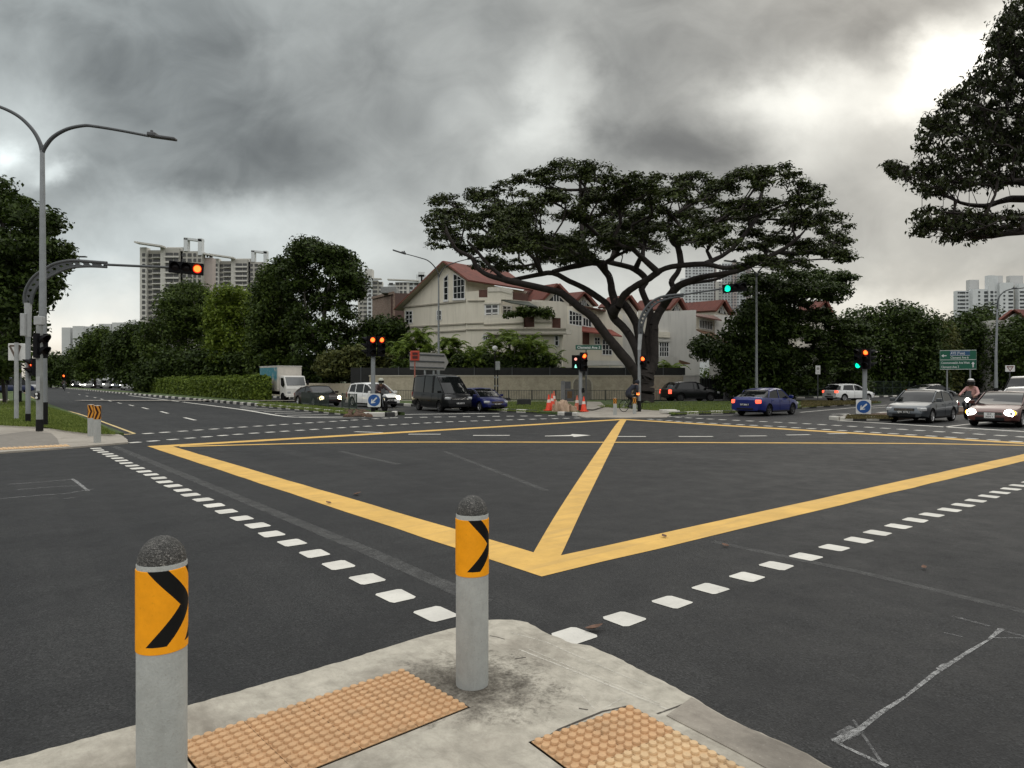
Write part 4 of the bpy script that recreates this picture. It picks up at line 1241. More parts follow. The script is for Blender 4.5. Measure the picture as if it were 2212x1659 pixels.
cone(G(1185.5, 887, .12), 1.0, 'front orange cone left of the brown tarpaulin')
cone(G(1192.5, 883, .12), 1.0, 'cone half hidden behind the front left cone, top showing')
cone(G(1196.5, 878.5, .12), 1.12, 'furthest white-tipped cone behind the left end of the tarpaulin', COP)
cone(G(1246.5, 886.5, .1), .95, 'faded salmon cone tucked between tarpaulin and signal pole', COP)
cone(G(1261, 889, .08), .92, 'orange cone standing just right of the signal pole')
TARP = mat('tarpaulin', (.34, .235, .16), .75, var=.22, vs=3, bmp=.5, bs=6)
c0 = W(1218, 885, 42.0); n_ = 36; m_ = 26
b = MB(); rt = random.Random(9)
fold = [(rt.uniform(3, 13), rt.uniform(0, 6.3), rt.uniform(-3, 3), rt.uniform(.04, .09)) for _ in range(9)]
for j in range(m_ + 1):
    for i in range(n_ + 1):
        u = i / n_ * 2 - 1; v = j / m_ * 2 - 1
        d = max(abs(u) ** 3, abs(v) ** 3)
        prof = .5 + .22 * math.cos(u * 3 + .6) + .1 * math.sin(u * 5 + v * 3)
        z = (.78 * prof + .12) * (1 - d) ** .55
        sl = min(1, d * 1.6)
        z += sum(a * math.sin(f * u * 1.7 + g + k * v * 2) for f, g, k, a in fold) * (.35 + .65 * sl) * (1 if d < .97 else .1)
        ex = sum(a * math.sin(f * 1.3 * (u if abs(v) > abs(u) else v) + g) for f, g, k, a in fold) * sl * 1.1
        b.v.append((u * (.72 + ex * .3) + ex * .3, v * (.55 + ex) * 1.0, max(.02, z)))
for j in range(m_):
    for i in range(n_):
        a = j * (n_ + 1) + i; b.f.append((a, a + 1, a + n_ + 2, a + n_ + 1)); b.m.append(0)
o = b.build('tarpaulin', TARP, smooth=True, ang=60, loc=(c0.x, 42.0, .1)); tag(o, 'crumpled brown tarpaulin heaped between orange cones on the far corner', 'tarpaulin')
for (x0, x1, y0, y1, lb) in [(1117, 1147, 862.8, 874.8, 'larger dark concrete block lying on the grass left of the cones'), (1073, 1103, 860, 866, 'smaller dark concrete block lying on the grass beside the blue hatchback')]:
    p = G((x0 + x1) / 2, y1, .12); k = p.y / F
    b = MB(); b.box((0, .3, (y1 - y0) * k / 2), ((x1 - x0) * k, .6, (y1 - y0) * k)); b.box((0, .3, (y1 - y0) * k), ((x1 - x0) * k * .92, .5, .06))
    o = b.build('concrete_block', mat('sooty_concrete', (.022, .022, .02), .85, var=.4, vs=3, bmp=.4, bs=20), bevel=.03, loc=p); tag(o, lb, 'block', 'dark blocks on the verge')
b = MB(); b.box((0, 0, .1), (.9, .5, .2), rz=.2); b.box((.25, -.25, .07), (.7, .4, .16), rz=-.4)
o = b.build('broken_kerb_stone', KW, bevel=.03, loc=G(1443, 892, .1)); tag(o, 'broken pale kerb stone on the grass right of the bicycle', 'kerb stone')
# utility cabinet with letter panel by the wall
t = thing('utility_cabinet', 'grey utility cabinet with a brown door panel in front of the stone wall', 'cabinet', (W(1226, 864, 61.8).x, 61.8, .12))
zz = lambda y: CAM - (y - H0) * 61.8 / F - .12
xx = lambda x: (x - 1226) * 61.8 / F
GST = mat('grey_stone_box', (.2, .2, .2), .7, var=.15, vs=3); DST = mat('dark_stone_box', (.1, .1, .105), .7, var=.25, vs=4)
b = MB(); b.box((xx(1216), 0, zz(823) / 2), (.34, .45, zz(823))); b.build('pillar', GST, t, bevel=.01)
b = MB(); b.box((xx(1226), .02, (zz(824) + zz(840)) / 2), (.54, .4, zz(824) - zz(840))); b.build('upper_box', DST, t, bevel=.01)
b = MB(); b.box((xx(1230), -.02, zz(841) / 2), (.72, .5, zz(841))); b.build('lower_box', DST, t, bevel=.01)
b = MB(); b.box((xx(1230), -.28, (zz(845) + zz(860)) / 2), (.42, .03, zz(845) - zz(860))); b.build('door_panel', mat('brown_panel', (.13, .075, .03), .6, var=.3), t)
# ================================================================ vehicles and people
GLASS = mat('car_glass', (.006, .007, .007), .05, var=0, spec=.38)
TYRE = mat('tyre', (.009, .009, .009), .9, var=0, spec=.1)
RIM = mat('alloy', (.42, .42, .42), .3, .8, var=0)
RIMD = mat('dark_alloy', (.05, .05, .052), .35, .6, var=0)
TRIM = mat('black_trim', (.008, .008, .009), .55, var=0, spec=.15)
CHROME = mat('chrome', (.6, .6, .6), .15, 1., var=0)
LAMPG = mat('lamp_glass', (.45, .46, .46), .12, .2, var=0)
TAIL = mat('tail_glass', (.25, .01, .01), .2, var=0)
TAILON = mat('brake_lamp', (.5, .03, .02), .3, var=0, emit=(1, .10, .05), es=2.2)
TAILHOT = mat('brake_lamp_bright', (.5, .1, .02), .3, var=0, emit=(1, .22, .04), es=3.5)
HEAD = mat('headlamp_on', (.8, .8, .7), .3, var=0, emit=(1, .86, .5), es=7.)
HEADW = mat('headlamp_white', (.8, .8, .8), .3, var=0, emit=(1, .96, .86), es=14.)
AMBER = mat('amber_lamp', (.7, .3, .02), .3, var=0, emit=(1, .5, .06), es=2.5)
PLB = mat('plate_black', (.01, .01, .01), .4, var=0); PLW = mat('plate_white', (.7, .7, .68), .4, var=0)


def paint(name, rgb, metal=.25, rough=.28):
    return mat('paint_' + name, rgb, rough, metal, var=.03, vs=2, coat=.4 if sum(rgb) > .05 else .22, spec=.35 if sum(rgb) > .05 else .15)


def interp(P, x):
    if x <= P[0][0]:
        return P[0][1]
    for (a, u), (c, v) in zip(P, P[1:]):
        if x <= c:
            return u + (v - u) * (x - a) / max(1e-9, c - a)
    return P[-1][1]


SPEC = {
    'sedan': dict(L=4.54, W=1.76, r=.32, wx=(1.36, -1.26), zb=.2, top=[(-2.27, .5), (-2.25, .86), (-2.12, 1.0), (-1.6, 1.035), (-.9, 1.0), (.2, .97), (.95, .95), (1.5, .89), (2.0, .78), (2.2, .68), (2.27, .5)],
                  gh=[(-1.82, 1.01), (-1.5, 1.17), (-1.05, 1.37), (-.5, 1.455), (0, 1.47), (.32, 1.44), (.7, 1.24), (1.14, .94)], pil=[(1.14, .33, .06), (-.12, -.16, .07), (-1.3, -1.02, .1)], doors=(.95, -.14, -1.05), rake=1.5),
    'coupe': dict(L=4.7, W=1.85, r=.34, wx=(1.42, -1.36), zb=.18, top=[(-2.35, .5), (-2.33, .86), (-2.2, 1.0), (-1.6, 1.03), (-.9, .98), (.2, .93), (.95, .91), (1.5, .85), (2.05, .74), (2.28, .62), (2.35, .48)],
                  gh=[(-2.0, 1.0), (-1.5, 1.17), (-1.0, 1.31), (-.4, 1.40), (0, 1.41), (.3, 1.38), (.7, 1.18), (1.2, .9)], pil=[(1.2, .3, .06), (-.25, -.3, .06), (-1.75, -1.0, .12)], doors=(.95, -.2, -1.15), rake=1.5),
    'hatch': dict(L=4.2, W=1.78, r=.32, wx=(1.28, -1.26), zb=.2, top=[(-2.1, .5), (-2.08, .9), (-2.0, .99), (-1.5, 1.01), (-.9, .99), (.2, .96), (.9, .95), (1.4, .88), (1.85, .78), (2.04, .66), (2.1, .5)],
                  gh=[(-2.03, .97), (-1.93, 1.2), (-1.72, 1.40), (-1.3, 1.46), (-.4, 1.485), (.1, 1.465), (.5, 1.3), (1.12, .95)], pil=[(1.12, .22, .06), (-.2, -.24, .07), (-1.55, -1.35, .26)], doors=(.9, -.2, -1.1), rake=1.0),
    'mpv': dict(L=4.62, W=1.73, r=.33, wx=(1.42, -1.32), zb=.2, top=[(-2.31, .5), (-2.29, .95), (-2.2, 1.04), (-1.5, 1.05), (-.9, 1.03), (.2, 1.0), (1.1, .98), (1.7, .9), (2.1, .78), (2.26, .66), (2.31, .5)],
                gh=[(-2.24, 1.03), (-2.12, 1.35), (-1.85, 1.55), (-1.3, 1.61), (-.2, 1.64), (.3, 1.6), (.75, 1.4), (1.5, .97)], pil=[(1.5, .42, .06), (.1, .05, .06), (-.95, -.98, .07), (-1.9, -1.75, .14)], doors=(1.1, .08, -.97), rake=1.0),
    'suv': dict(L=4.6, W=1.86, r=.37, wx=(1.36, -1.34), zb=.26, top=[(-2.3, .6), (-2.28, 1.0), (-2.15, 1.1), (-1.5, 1.12), (-.9, 1.1), (.2, 1.07), (1.0, 1.05), (1.6, 1.0), (2.1, .9), (2.26, .75), (2.3, .55)],
                gh=[(-2.16, 1.08), (-1.95, 1.36), (-1.6, 1.56), (-1.1, 1.63), (-.2, 1.65), (.2, 1.62), (.55, 1.45), (1.2, 1.05)], pil=[(1.2, .3, .06), (-.1, -.14, .07), (-1.75, -1.4, .2)], doors=(.98, -.12, -1.05), rake=1.1),
    'van': dict(L=5.2, W=1.9, r=.34, wx=(1.62, -1.42), zb=.24, top=[(-2.6, .6), (-2.58, 1.1), (-2.55, 1.22), (-1, 1.2), (.5, 1.18), (1.3, 1.17), (2.0, 1.15), (2.3, 1.06), (2.52, .88), (2.6, .55)],
                gh=[(-2.55, 1.2), (-2.5, 1.8), (-2.4, 2.1), (-2.1, 2.22), (-.5, 2.26), (.6, 2.23), (1.05, 2.12), (1.5, 1.72), (2.12, 1.13)], pil=[(2.12, 1.0, .08), (.62, .55, .2), (-.7, -.7, .05), (-2.4, -2.36, .14)], doors=(1.5, .55, -.8), rake=1.1),
}
BODYC = {}


def car(name, label, kind, col, loc, heading, plate=None, plate_white=False, head=None, tail=None, group=None, scale=1., rim=None, cat='car', detail=True, mirror=True, grille=True, amber=False, roofcol=None):
    S = SPEC[kind]; rz = math.atan2(heading[1], heading[0])
    t = thing(name, label, cat, (loc[0], loc[1], loc[2] if len(loc) > 2 else 0), rz, group); t.scale = (scale,) * 3
    hw = S['W'] / 2; L = S['L']; x0, x1 = -L / 2, L / 2; zb = S['zb']

    def plan(x):
        f = 1 - .20 * max(0, (x - (x1 - .75)) / .75) ** 2.2 - .13 * max(0, ((x0 + .6) - x) / .6) ** 2.2
        return hw * f
    bot = lambda x: zb + .10 * max(0, (x - x1 + .5) / .5) + .12 * max(0, (x0 + .6 - x) / .6)
    xs = sorted(set([round(p[0], 3) for p in S['top']] + [round(x0 + L * i / 22, 3) for i in range(23)]))
    if (kind, detail) not in BODYC:
        b = MB(); rings = []
        for x in xs:
            h = plan(x); zt = interp(S['top'], x); z0 = bot(x); d = zt - z0
            half = [(0, z0), (h * .82, z0), (h * .965, z0 + .08 * d / .7), (h * .995, z0 + .28 * d), (h, z0 + .55 * d), (h * .975, z0 + .8 * d), (h * .93, zt - .05 * d), (h * .84, zt), (0, zt + .02)]
            ring = [(x, y, z) for y, z in half] + [(x, -y, z) for y, z in reversed(half[1:-1])]
            rings.append(len(b.v)); b.v += ring
        n = len(ring)
        for i in range(len(xs) - 1):
            for j in range(n):
                a = rings[i] + j; c = rings[i] + (j + 1) % n
                b.f.append((a, c, c - rings[i] + rings[i + 1], a - rings[i] + rings[i + 1])); b.m.append(0)
        b.f.append(tuple(rings[0] + j for j in reversed(range(n)))); b.m.append(0)
        b.f.append(tuple(rings[-1] + j for j in range(n))); b.m.append(0)
        o = b.build('body', [col, TRIM], None, smooth=True, ang=32)
        bmm = bmesh.new(); bmm.from_mesh(o.data); bmesh.ops.recalc_face_normals(bmm, faces=bmm.faces); bmm.to_mesh(o.data); bmm.free()
        if detail:
            cuts = []
            for wx in S['wx']:
                for sgn in (-1, 1):
                    c = MB(); c.lathe([(S['r'] * 1.14, -.16), (S['r'] * 1.14, .2)], 24, (wx, sgn * (hw - .1), S['r'] + .01), axis=Matrix.Rotation(PI / 2, 3, 'X')); cuts.append(c.build('cut', TRIM))
            for c in cuts:
                m = o.modifiers.new('b', 'BOOLEAN'); m.object = c; m.operation = 'DIFFERENCE'; m.solver = 'EXACT'; m.material_mode = 'TRANSFER'
            bake(o)
            for c in cuts:
                me = c.data; bpy.data.objects.remove(c); bpy.data.meshes.remove(me)
        BODYC[(kind, detail)] = o.data; o.parent = t
    else:
        o = bpy.data.objects.new('body', BODYC[(kind, detail)].copy()); COL.objects.link(o); o.parent = t
    for i, m in enumerate(o.data.materials):
        o.data.materials[i] = TRIM if (m is TRIM) else col
    # greenhouse
    gh = S['gh']; gx = sorted(set([p[0] for p in gh] + [gh[0][0] + (gh[-1][0] - gh[0][0]) * i / 14 for i in range(15)]))
    zr_ = max(p[1] for p in gh); belt = lambda x: interp(S['top'], x) - .04

    def sidey(x, z):
        return plan(x) * .925 - (.235 if kind != 'van' else .12) * max(0, z - belt(x))
    b = MB(); R_ = []
    for x in gx:
        zr = interp(gh, x); zq = max(belt(x) + .005, zr - .07)
        half = [(sidey(x, belt(x)), belt(x)), (sidey(x, zq), zq), (sidey(x, zr) * .9, zr), (0, zr + .025 * (1 if zr > zr_ - .15 else .4))]
        ring = [(x, y, z) for y, z in half] + [(x, -y, z) for y, z in reversed(half[:-1])]
        R_.append(len(b.v)); b.v += ring
    n = len(ring)
    for i in range(len(gx) - 1):
        for j in range(n - 1):
            a = R_[i] + j; b.f.append((a, a + 1, R_[i + 1] + j + 1, R_[i + 1] + j)); b.m.append(0)
    go = b.build('windows', GLASS, t, smooth=True, ang=30)
    bmm = bmesh.new(); bmm.from_mesh(go.data); bmesh.ops.recalc_face_normals(bmm, faces=bmm.faces); bmm.to_mesh(go.data); bmm.free()
    # roof skin
    fx = [x for x in gx if interp(gh, x) > zr_ - .11]
    b = MB(); R_ = []
    for x in fx:
        zr = interp(gh, x) + .008; zq = zr - .085
        half = [(sidey(x, zq) + .012, zq - .01), (sidey(x, zq) + .014, zq + .02), (sidey(x, zr) * .91 + .01, zr), (0, zr + .026)]
        ring = [(x, y, z) for y, z in half] + [(x, -y, z) for y, z in reversed(half[:-1])]
        R_.append(len(b.v)); b.v += ring
    for i in range(len(fx) - 1):
        for j in range(n - 1):
            a = R_[i] + j; b.f.append((a, R_[i + 1] + j, R_[i + 1] + j + 1, a + 1)); b.m.append(0)
    b.build('roof', roofcol or col, t, smooth=True, ang=50)
    # pillars
    for (xb, xt, wd) in S['pil']:
        for sg in (-1, 1):
            P = []; b = MB()
            for k in range(6):
                f = k / 5; x = xb + (xt - xb) * f; zt = interp(gh, xt) - .03; z = belt(xb) + (zt - belt(xb)) * f
                if xb > .9:
                    z = interp(gh, x) - .015; y = min(sidey(x, z), sidey(x, z) * .97)
                else:
                    y = sidey(x, z)
                P.append(Vector((x, sg * (y + .004), z)))
            for a, c in zip(P, P[1:]):
                b.bar(a, c, wd, .03, up=(0, 1, 0))
            b.build('pillar', col if kind != 'van' else TRIM, t)
    # wheels
    RM = rim or RIM
    A = Matrix.Rotation(PI / 2, 3, 'X')
    for wx in S['wx']:
        for sg in (-1, 1):
            r = S['r']; b = MB(); b.lathe([(r * .64, -.02), (r * .66, -.1), (r * .93, -.105), (r, -.07), (r, .07), (r * .93, .105), (r * .66, .1), (r * .64, .02)], 22 if detail else 10, axis=A)
            w_ = b.build('wheel', TYRE, t, smooth=True, loc=(wx, sg * (hw - .12), r))
            if detail:
                b = MB(); b.lathe([(r * .66, 0), (r * .66, .10), (r * .6, .085), (r * .56, .05)], 20, axis=A if sg < 0 else A @ Matrix.Rotation(PI, 3, 'X')); y = -sg * -.075
                for k in range(5):
                    a = 2 * PI * k / 5 + .3; b.bar((0, y, 0), (math.cos(a) * r * .62, y, math.sin(a) * r * .62), .075, .03, up=(0, 1, 0))
                b.tube([(0, y - .02, 0), (0, y + .02, 0)], r * .16, 10)
                b.build('rim', RM, w_, smooth=True)
    if not detail:
        for sg in (-1, 1):
            b = MB(); b.lathe([(.14, 0), (.1, .04), (0, .06)], 10, (x1 - .1, sg * hw * .7, interp(S['top'], x1 - .12) - .06), axis=Matrix.Rotation(-PI / 2, 3, 'Y').inverted()); b.build('headlight', head or LAMPG, t)
        return t
    # lamps
    zf = interp(S['top'], x1 - .12)
    for sg in (-1, 1):
        b = MB(); b.box((x1 - .2, sg * hw * .72, zf - .075), (.34, .36, .15), rz=-sg * .5); hl = b.build('headlight', LAMPG, t, bevel=.04)
        if head:
            b = MB(); b.lathe([(.001, 0), (.17, .0), (.17, .02), (.10, .06), (0, .075)], 14, (x1 - .015 - .05, sg * hw * .70, zf - .075), axis=Matrix.Rotation(PI / 2, 3, 'Y')); b.build('bulb', head, hl, smooth=True)
            if amber:
                b = MB(); b.lathe([(.001, 0), (.09, .0), (.09, .02), (0, .05)], 12, (x1 - .12, sg * hw * .86, zf - .05), axis=Matrix.Rotation(PI / 2, 3, 'Y')); b.build('indicator', AMBER, hl, smooth=True)
        zt_ = interp(S['top'], x0 + .1)
        hgt = .2 if kind in ('sedan', 'coupe', 'hatch') else .34
        b = MB(); b.box((x0 + .13, sg * hw * .74, zt_ - .06 - hgt / 2), (.26, .34, hgt), rz=sg * .42)
        b.build('tail_light', tail or TAIL, t, bevel=.04)
    if grille:
        b = MB(); b.box((x1 - .045, 0, zf - .10), (.10, hw * .95, .12)); gr = b.build('grille', TRIM, t, bevel=.02)
        b = MB()
        for k in range(3):
            b.box((x1 + .004, 0, zf - .14 + .04 * k), (.012, hw * .92, .012))
        b.build('grille_slats', CHROME, gr)
        b = MB(); b.box((x1 - .045, 0, zb + .16), (.11, hw * 1.1, .14)); b.build('air_intake', TRIM, t, bevel=.02)
    b = MB(); b.box((x0 + .03, 0, zb + .2), (.09, hw * 1.1, .1)); b.build('rear_valance', TRIM, t, bevel=.02)
    if plate:
        for end in (1, -1):
            xp = (x1 + .018) if end > 0 else (x0 - .012)
            zp_ = zb + .30 if end > 0 else zb + .42
            two = '\n' in plate
            b = MB(); b.box((xp, 0, zp_), (.02, .5 if not two else .36, .12 if not two else .22)); pl = b.build('number_plate', PLW if plate_white else PLB, t)
            text('lettering', plate, .115 if not two else .10, pl, (xp + end * .012, 0, zp_ + (0 if not two else .0)), (PI / 2, 0, end * PI / 2), PLB if plate_white else PLW, ext=.001, sx=.95)
    # mirrors, door lines, handles, sills
    xm = S['pil'][0][0] - .22
    if mirror:
        for sg in (-1, 1):
            b = MB(); b.box((xm, sg * (plan(xm) + .10), belt(xm) + .11), (.13, .22, .15)); b.bar((xm + .02, sg * plan(xm) * .9, belt(xm) + .06), (xm, sg * (plan(xm) + .1), belt(xm) + .08), .06, .04); b.build('wing_mirror', col, t, bevel=.04)
    b = MB(); hb = MB()
    for sg in (-1, 1):
        for xd in S['doors']:
            zs = [zb + .12, zb + .3, (zb + belt(xd)) / 2, belt(xd) - .06]
            for za, zc in zip(zs, zs[1:]):
                f = lambda z: plan(xd) * (1.0 if z < belt(xd) - .2 else .985) + .001
                b.bar((xd, sg * f(za), za), (xd, sg * f(zc), zc), .012, .006, up=(0, 1, 0))
        for xd in S['doors'][1:]:
            hb.box((xd + .22, sg * (plan(xd) * .995 + .008), belt(xd) - .13), (.17, .03, .03))
    b.build('door_gaps', TRIM, t)
    for h_ in (0,):
        hb.build('door_handles', col, t, bevel=.008)
    b = MB()
    for sg in (-1, 1):
        b.box((sum(S['wx']) / 2, sg * (hw * .955), zb + .045), (S['wx'][0] - S['wx'][1] - S['r'] * 2.4, .06, .09))
    b.build('sill', TRIM, t, bevel=.01)
    return t


dr = Vector((-.763, -.646, 0)); da = -dr; dlr = Vector((.6, -.8, 0))
grey = car('sedan_car', 'grey sedan waiting at the right stop line with its lights off', 'sedan', paint('grey', (.075, .085, .095), .6), (19.95, 33.7), dr, 'SJW 3776 J', scale=1.04)
brown = car('sedan_car', 'dark red-brown car with glaring headlights and white plate at the right edge', 'coupe', paint('brown', (.075, .024, .018), .2), (22.1, 31.0), dr, 'SKR\n3004 Y', True, head=HEADW, scale=1.05, amber=True)
car('white_car', 'white people carrier queuing behind the brown car, mostly its roof showing', 'mpv', paint('white', (.72, .72, .70), 0), (26.9, 36.5), dr, head=None)
car('minibus', 'pale van at the back of the right queue, only its top showing', 'van', paint('silver', (.42, .41, .40), .4), (35.3, 47.6), dr, cat='van', scale=1.0, roofcol=paint('white', (.72, .72, .70), 0))
car('sedan_car', 'dark blue sedan with lit tail lights turning away to the right', 'sedan', paint('blue', (.004, .012, .11), .1), (14.6, 39.9), (.743, .669), 'SLF 2850 T', tail=TAILON, scale=1.04, rim=RIMD)
car('hatchback_car', 'white hatchback on the slip road passing behind the right signal pole', 'hatch', paint('white', (.72, .72, .70), 0), (32.0, 66.0), (.95, .31), 'SGX 4190 K', tail=TAILON, scale=1.1)
car('dark_car', 'dark car with glowing brake lights beyond the grey sedan', 'coupe', paint('slate', (.04, .042, .046), .5), (44.4, 73.5), (.93, .37), tail=TAILHOT, scale=1.1)
car('suv_car', 'black crossover car with red tail lights in front of the stone wall', 'suv', paint('black', (.006, .0065, .007), 0.), (16.5, 64.4), (.965, .26), tail=TAILON, head=None, scale=1.13, rim=RIMD)
van = car('van', 'black high-roof van with dark windows waiting at the left stop line', 'van', paint('black', (.006, .0065, .007), 0.), (-4.62, 45.2), (.53, -.848), 'GBJ 5207 X', scale=1.04, rim=RIMD, cat='van', head=None)
b = MB(); b.bar((2.3, -.86, 1.0), (2.595, -.55, .84), .05, .05); b.bar((2.595, -.55, .80), (2.605, .55, .80), .05, .05); b.bar((2.595, .55, .84), (2.3, .86, 1.0), .05, .05); b.build('chrome_bar', CHROME, van)
car('hatchback_car', 'dark blue hatchback half hidden behind the black van', 'hatch', paint('navy', (.006, .010, .075), .1), (-2.0, 45.35), (.53, -.848), 'SKZ 618 P', scale=1.0)
car('people_carrier', 'white people carrier with headlights on behind the left island sign', 'mpv', paint('white', (.72, .72, .70), 0), (-10.4, 51.9), (.66, -.75), 'SMB 7433 D', head=HEAD, scale=1.1)
car('sedan_car', 'dark coupe with yellow headlights waiting behind the island railing', 'coupe', paint('maroon', (.022, .010, .009), .3), (-15.3, 54.6), (.62, -.785), None, head=HEAD, scale=1.1, amber=True)

# ---- delivery truck
h = Vector((.62, -.785, 0)); bc = W(626, 840, 66.); fr = Vector((bc.x, 66., 0))
t = thing('delivery_truck', 'white box truck with faded teal picture panel behind the hedge end', 'truck', fr, math.atan2(h.y, h.x))


def truck_panel():
    m, nt, b, oc = base('truck_picture')
    n = noise(nt, oc, .9, 5, .6, .6); n2 = noise(nt, oc, 3.5, 5, .7, .5)
    s = nd(nt, 'ShaderNodeSeparateXYZ'); nt.links.new(oc, s.inputs[0])
    up = nd(nt, 'ShaderNodeMapRange'); nt.links.new(s.outputs[2], up.inputs[0]); up.inputs[1].default_value = 1.4; up.inputs[2].default_value = 2.6
    lf = nd(nt, 'ShaderNodeMapRange'); nt.links.new(s.outputs[0], lf.inputs[0]); lf.inputs[1].default_value = -1.2; lf.inputs[2].default_value = -3.2
    k = mth(nt, 'ADD', mth(nt, 'MULTIPLY', up.outputs[0], .6), mth(nt, 'ADD', mth(nt, 'MULTIPLY', lf.outputs[0], .5), mth(nt, 'MULTIPLY', mth(nt, 'SUBTRACT', n, .5), 1.6)))
    c = mixc(nt, ramp(nt, k, [(.35, 0), (.6, 1)]), (.42, .40, .34), (.012, .17, .23))
    c = mixc(nt, ramp(nt, n2, [(.5, 0), (.7, .5)]), c, (.36, .42, .42))
    nt.links.new(c, b.inputs['Base Color']); b.inputs['Roughness'].default_value = .5
    return m


TW = mat('truck_white', (.56, .52, .46), .5, var=.15, vs=1.2); TRW = mat('truck_cab_white', (.62, .61, .57), .4, var=.06)
bw, bl, b0, b1 = 2.34, 5.0, .95, 3.3
b = MB(); b.box((-bl / 2, 0, (b0 + b1) / 2), (bl, bw, b1 - b0)); box = b.build('cargo_box', TW, t, bevel=.04)
b = MB(); b.box((-bl / 2, -bw / 2 - .006, (b0 + b1) / 2 + .05), (bl - .12, .012, b1 - b0 - .3)); b.build('picture_panel', truck_panel(), box)
b = MB(); b.box((-bl / 2, 0, b1 + .03), (bl + .06, bw + .06, .06)); b.build('roof_edge', TRW, box)
P = [(.08, .5), (.08, 2.32), (.25, 2.42), (1.15, 2.38), (1.62, 1.45), (1.72, 1.2), (1.72, .5)]
b = MB(); b.ext([Vector((x, -1.0, z)) for x, z in P], (0, 2.0, 0)); cab = b.build('cab', TRW, t, bevel=.06)
b = MB(); b.ext([Vector((1.19, y, 2.27)) for y in (-.88, .88)] + [Vector((1.60, y, 1.50)) for y in (.88, -.88)], (.03, 0, .012)); b.build('windscreen', mat('truck_glass', (.10, .105, .105), .12, var=.1, spec=.7), cab)
b = MB()
for sg in (-1, 1):
    b.ext([Vector((x, sg * 1.0, z)) for x, z in [(.35, 2.2), (1.05, 2.2), (1.38, 1.55), (1.05, 1.3), (.45, 1.5)]], (0, sg * .012, 0))
b.build('side_window', GLASS, cab)
for sg in (-1, 1):
    b = MB(); b.box((1.70, sg * .72, .85), (.08, .34, .2)); b.build('headlight', LAMPG, t, bevel=.03)
    b = MB(); b.box((1.35, sg * 1.22, 1.75), (.1, .2, .42)); b.bar((1.3, sg * 1.0, 1.9), (1.35, sg * 1.2, 1.9), .03, .03); b.build('wing_mirror', TRIM, t, bevel=.03)
b = MB(); b.box((1.74, 0, .55), (.1, 2.0, .25)); b.build('bumper', TRW, t, bevel=.03)
b = MB(); b.box((-1.8, 0, .75), (6.2, .9, .3)); b.build('chassis', TRIM, t)
for wx in (.95, -3.4):
    for sg in (-1, 1):
        b = MB(); b.lathe([(.2, -.13), (.4, -.13), (.42, 0), (.4, .13), (.2, .13)], 18, axis=Matrix.Rotation(PI / 2, 3, 'X')); w_ = b.build('wheel', TYRE, t, smooth=True, loc=(wx, sg * .95, .42))
        b = MB(); b.lathe([(.24, -.1), (.2, .1)], 14, axis=Matrix.Rotation(PI / 2, 3, 'X')); b.build('rim', RIM, w_, smooth=True)

# ---- traffic far down the left road
far = [(163, 838, 'mpv', 'slate', (.06, .06, .065), 'far grey car with headlights, leftmost of the distant queue'), (189, 838.4, 'sedan', 'white', (.72, .72, .70), 'second far car from the left in the distant queue, lights on'), (209, 838.6, 'hatch', 'silver2', (.3, .3, .3), 'third far car of the distant queue, small pale and lit'),
       (229, 838.8, 'suv', 'white', (.72, .72, .70), 'far white sport utility car in the middle of the distant queue'), (248, 839, 'sedan', 'grey', (.075, .085, .095), 'far dark car just left of the road tree trunk'), (277, 842.5, 'mpv', 'white', (.72, .72, .70), 'nearest white car of the distant queue beside the left end of the hedge')]
for px, py, k, cn, c, lb in far:
    p = G(px, py); car('distant_car', lb, k, paint(cn, c), p, (.59, -.81), head=HEADW, detail=False, scale=1.25, group='cars queuing far down the left road')
p = G(72, 842); car('distant_car', 'far car with warm headlights seen between the two left signal poles', 'sedan', paint('silver2', (.3, .3, .3)), (p.x, p.y), (.59, -.81), head=HEAD, detail=False, scale=1.2, group='cars queuing far down the left road')
p = W(28, 833, 104); car('blue_lorry', 'dark blue lorry far away at the left edge under the trees', 'van', paint('lorry_blue', (.02, .028, .075), 0), (p.x, p.y, .1), (.75, .66), detail=False, scale=1.0, cat='truck')
t = thing('bus_shelter', 'distant dark flat-roofed shelter behind the queue of far cars', 'bus shelter', W(222, 831, 196) * Vector((1, 1, 0)) if False else Vector((W(222, 831, 196).x, 196, .1)))
b = MB(); b.box((0, 0, 2.9), (6.5, 2.2, .3)); b.build('roof', TRIM, t)
for x in (-2.8, 2.8):
    b = MB(); b.tube([(x, .6, 0), (x, .6, 2.8)], .1, 6); b.build('post', DGALV, t)
b = MB(); b.box((-5.2, .5, 1.4), (3.2, .2, 2.6)); b.build('panel', mat('shelter_panel', (.22, .17, .12), .7, var=.4), t)


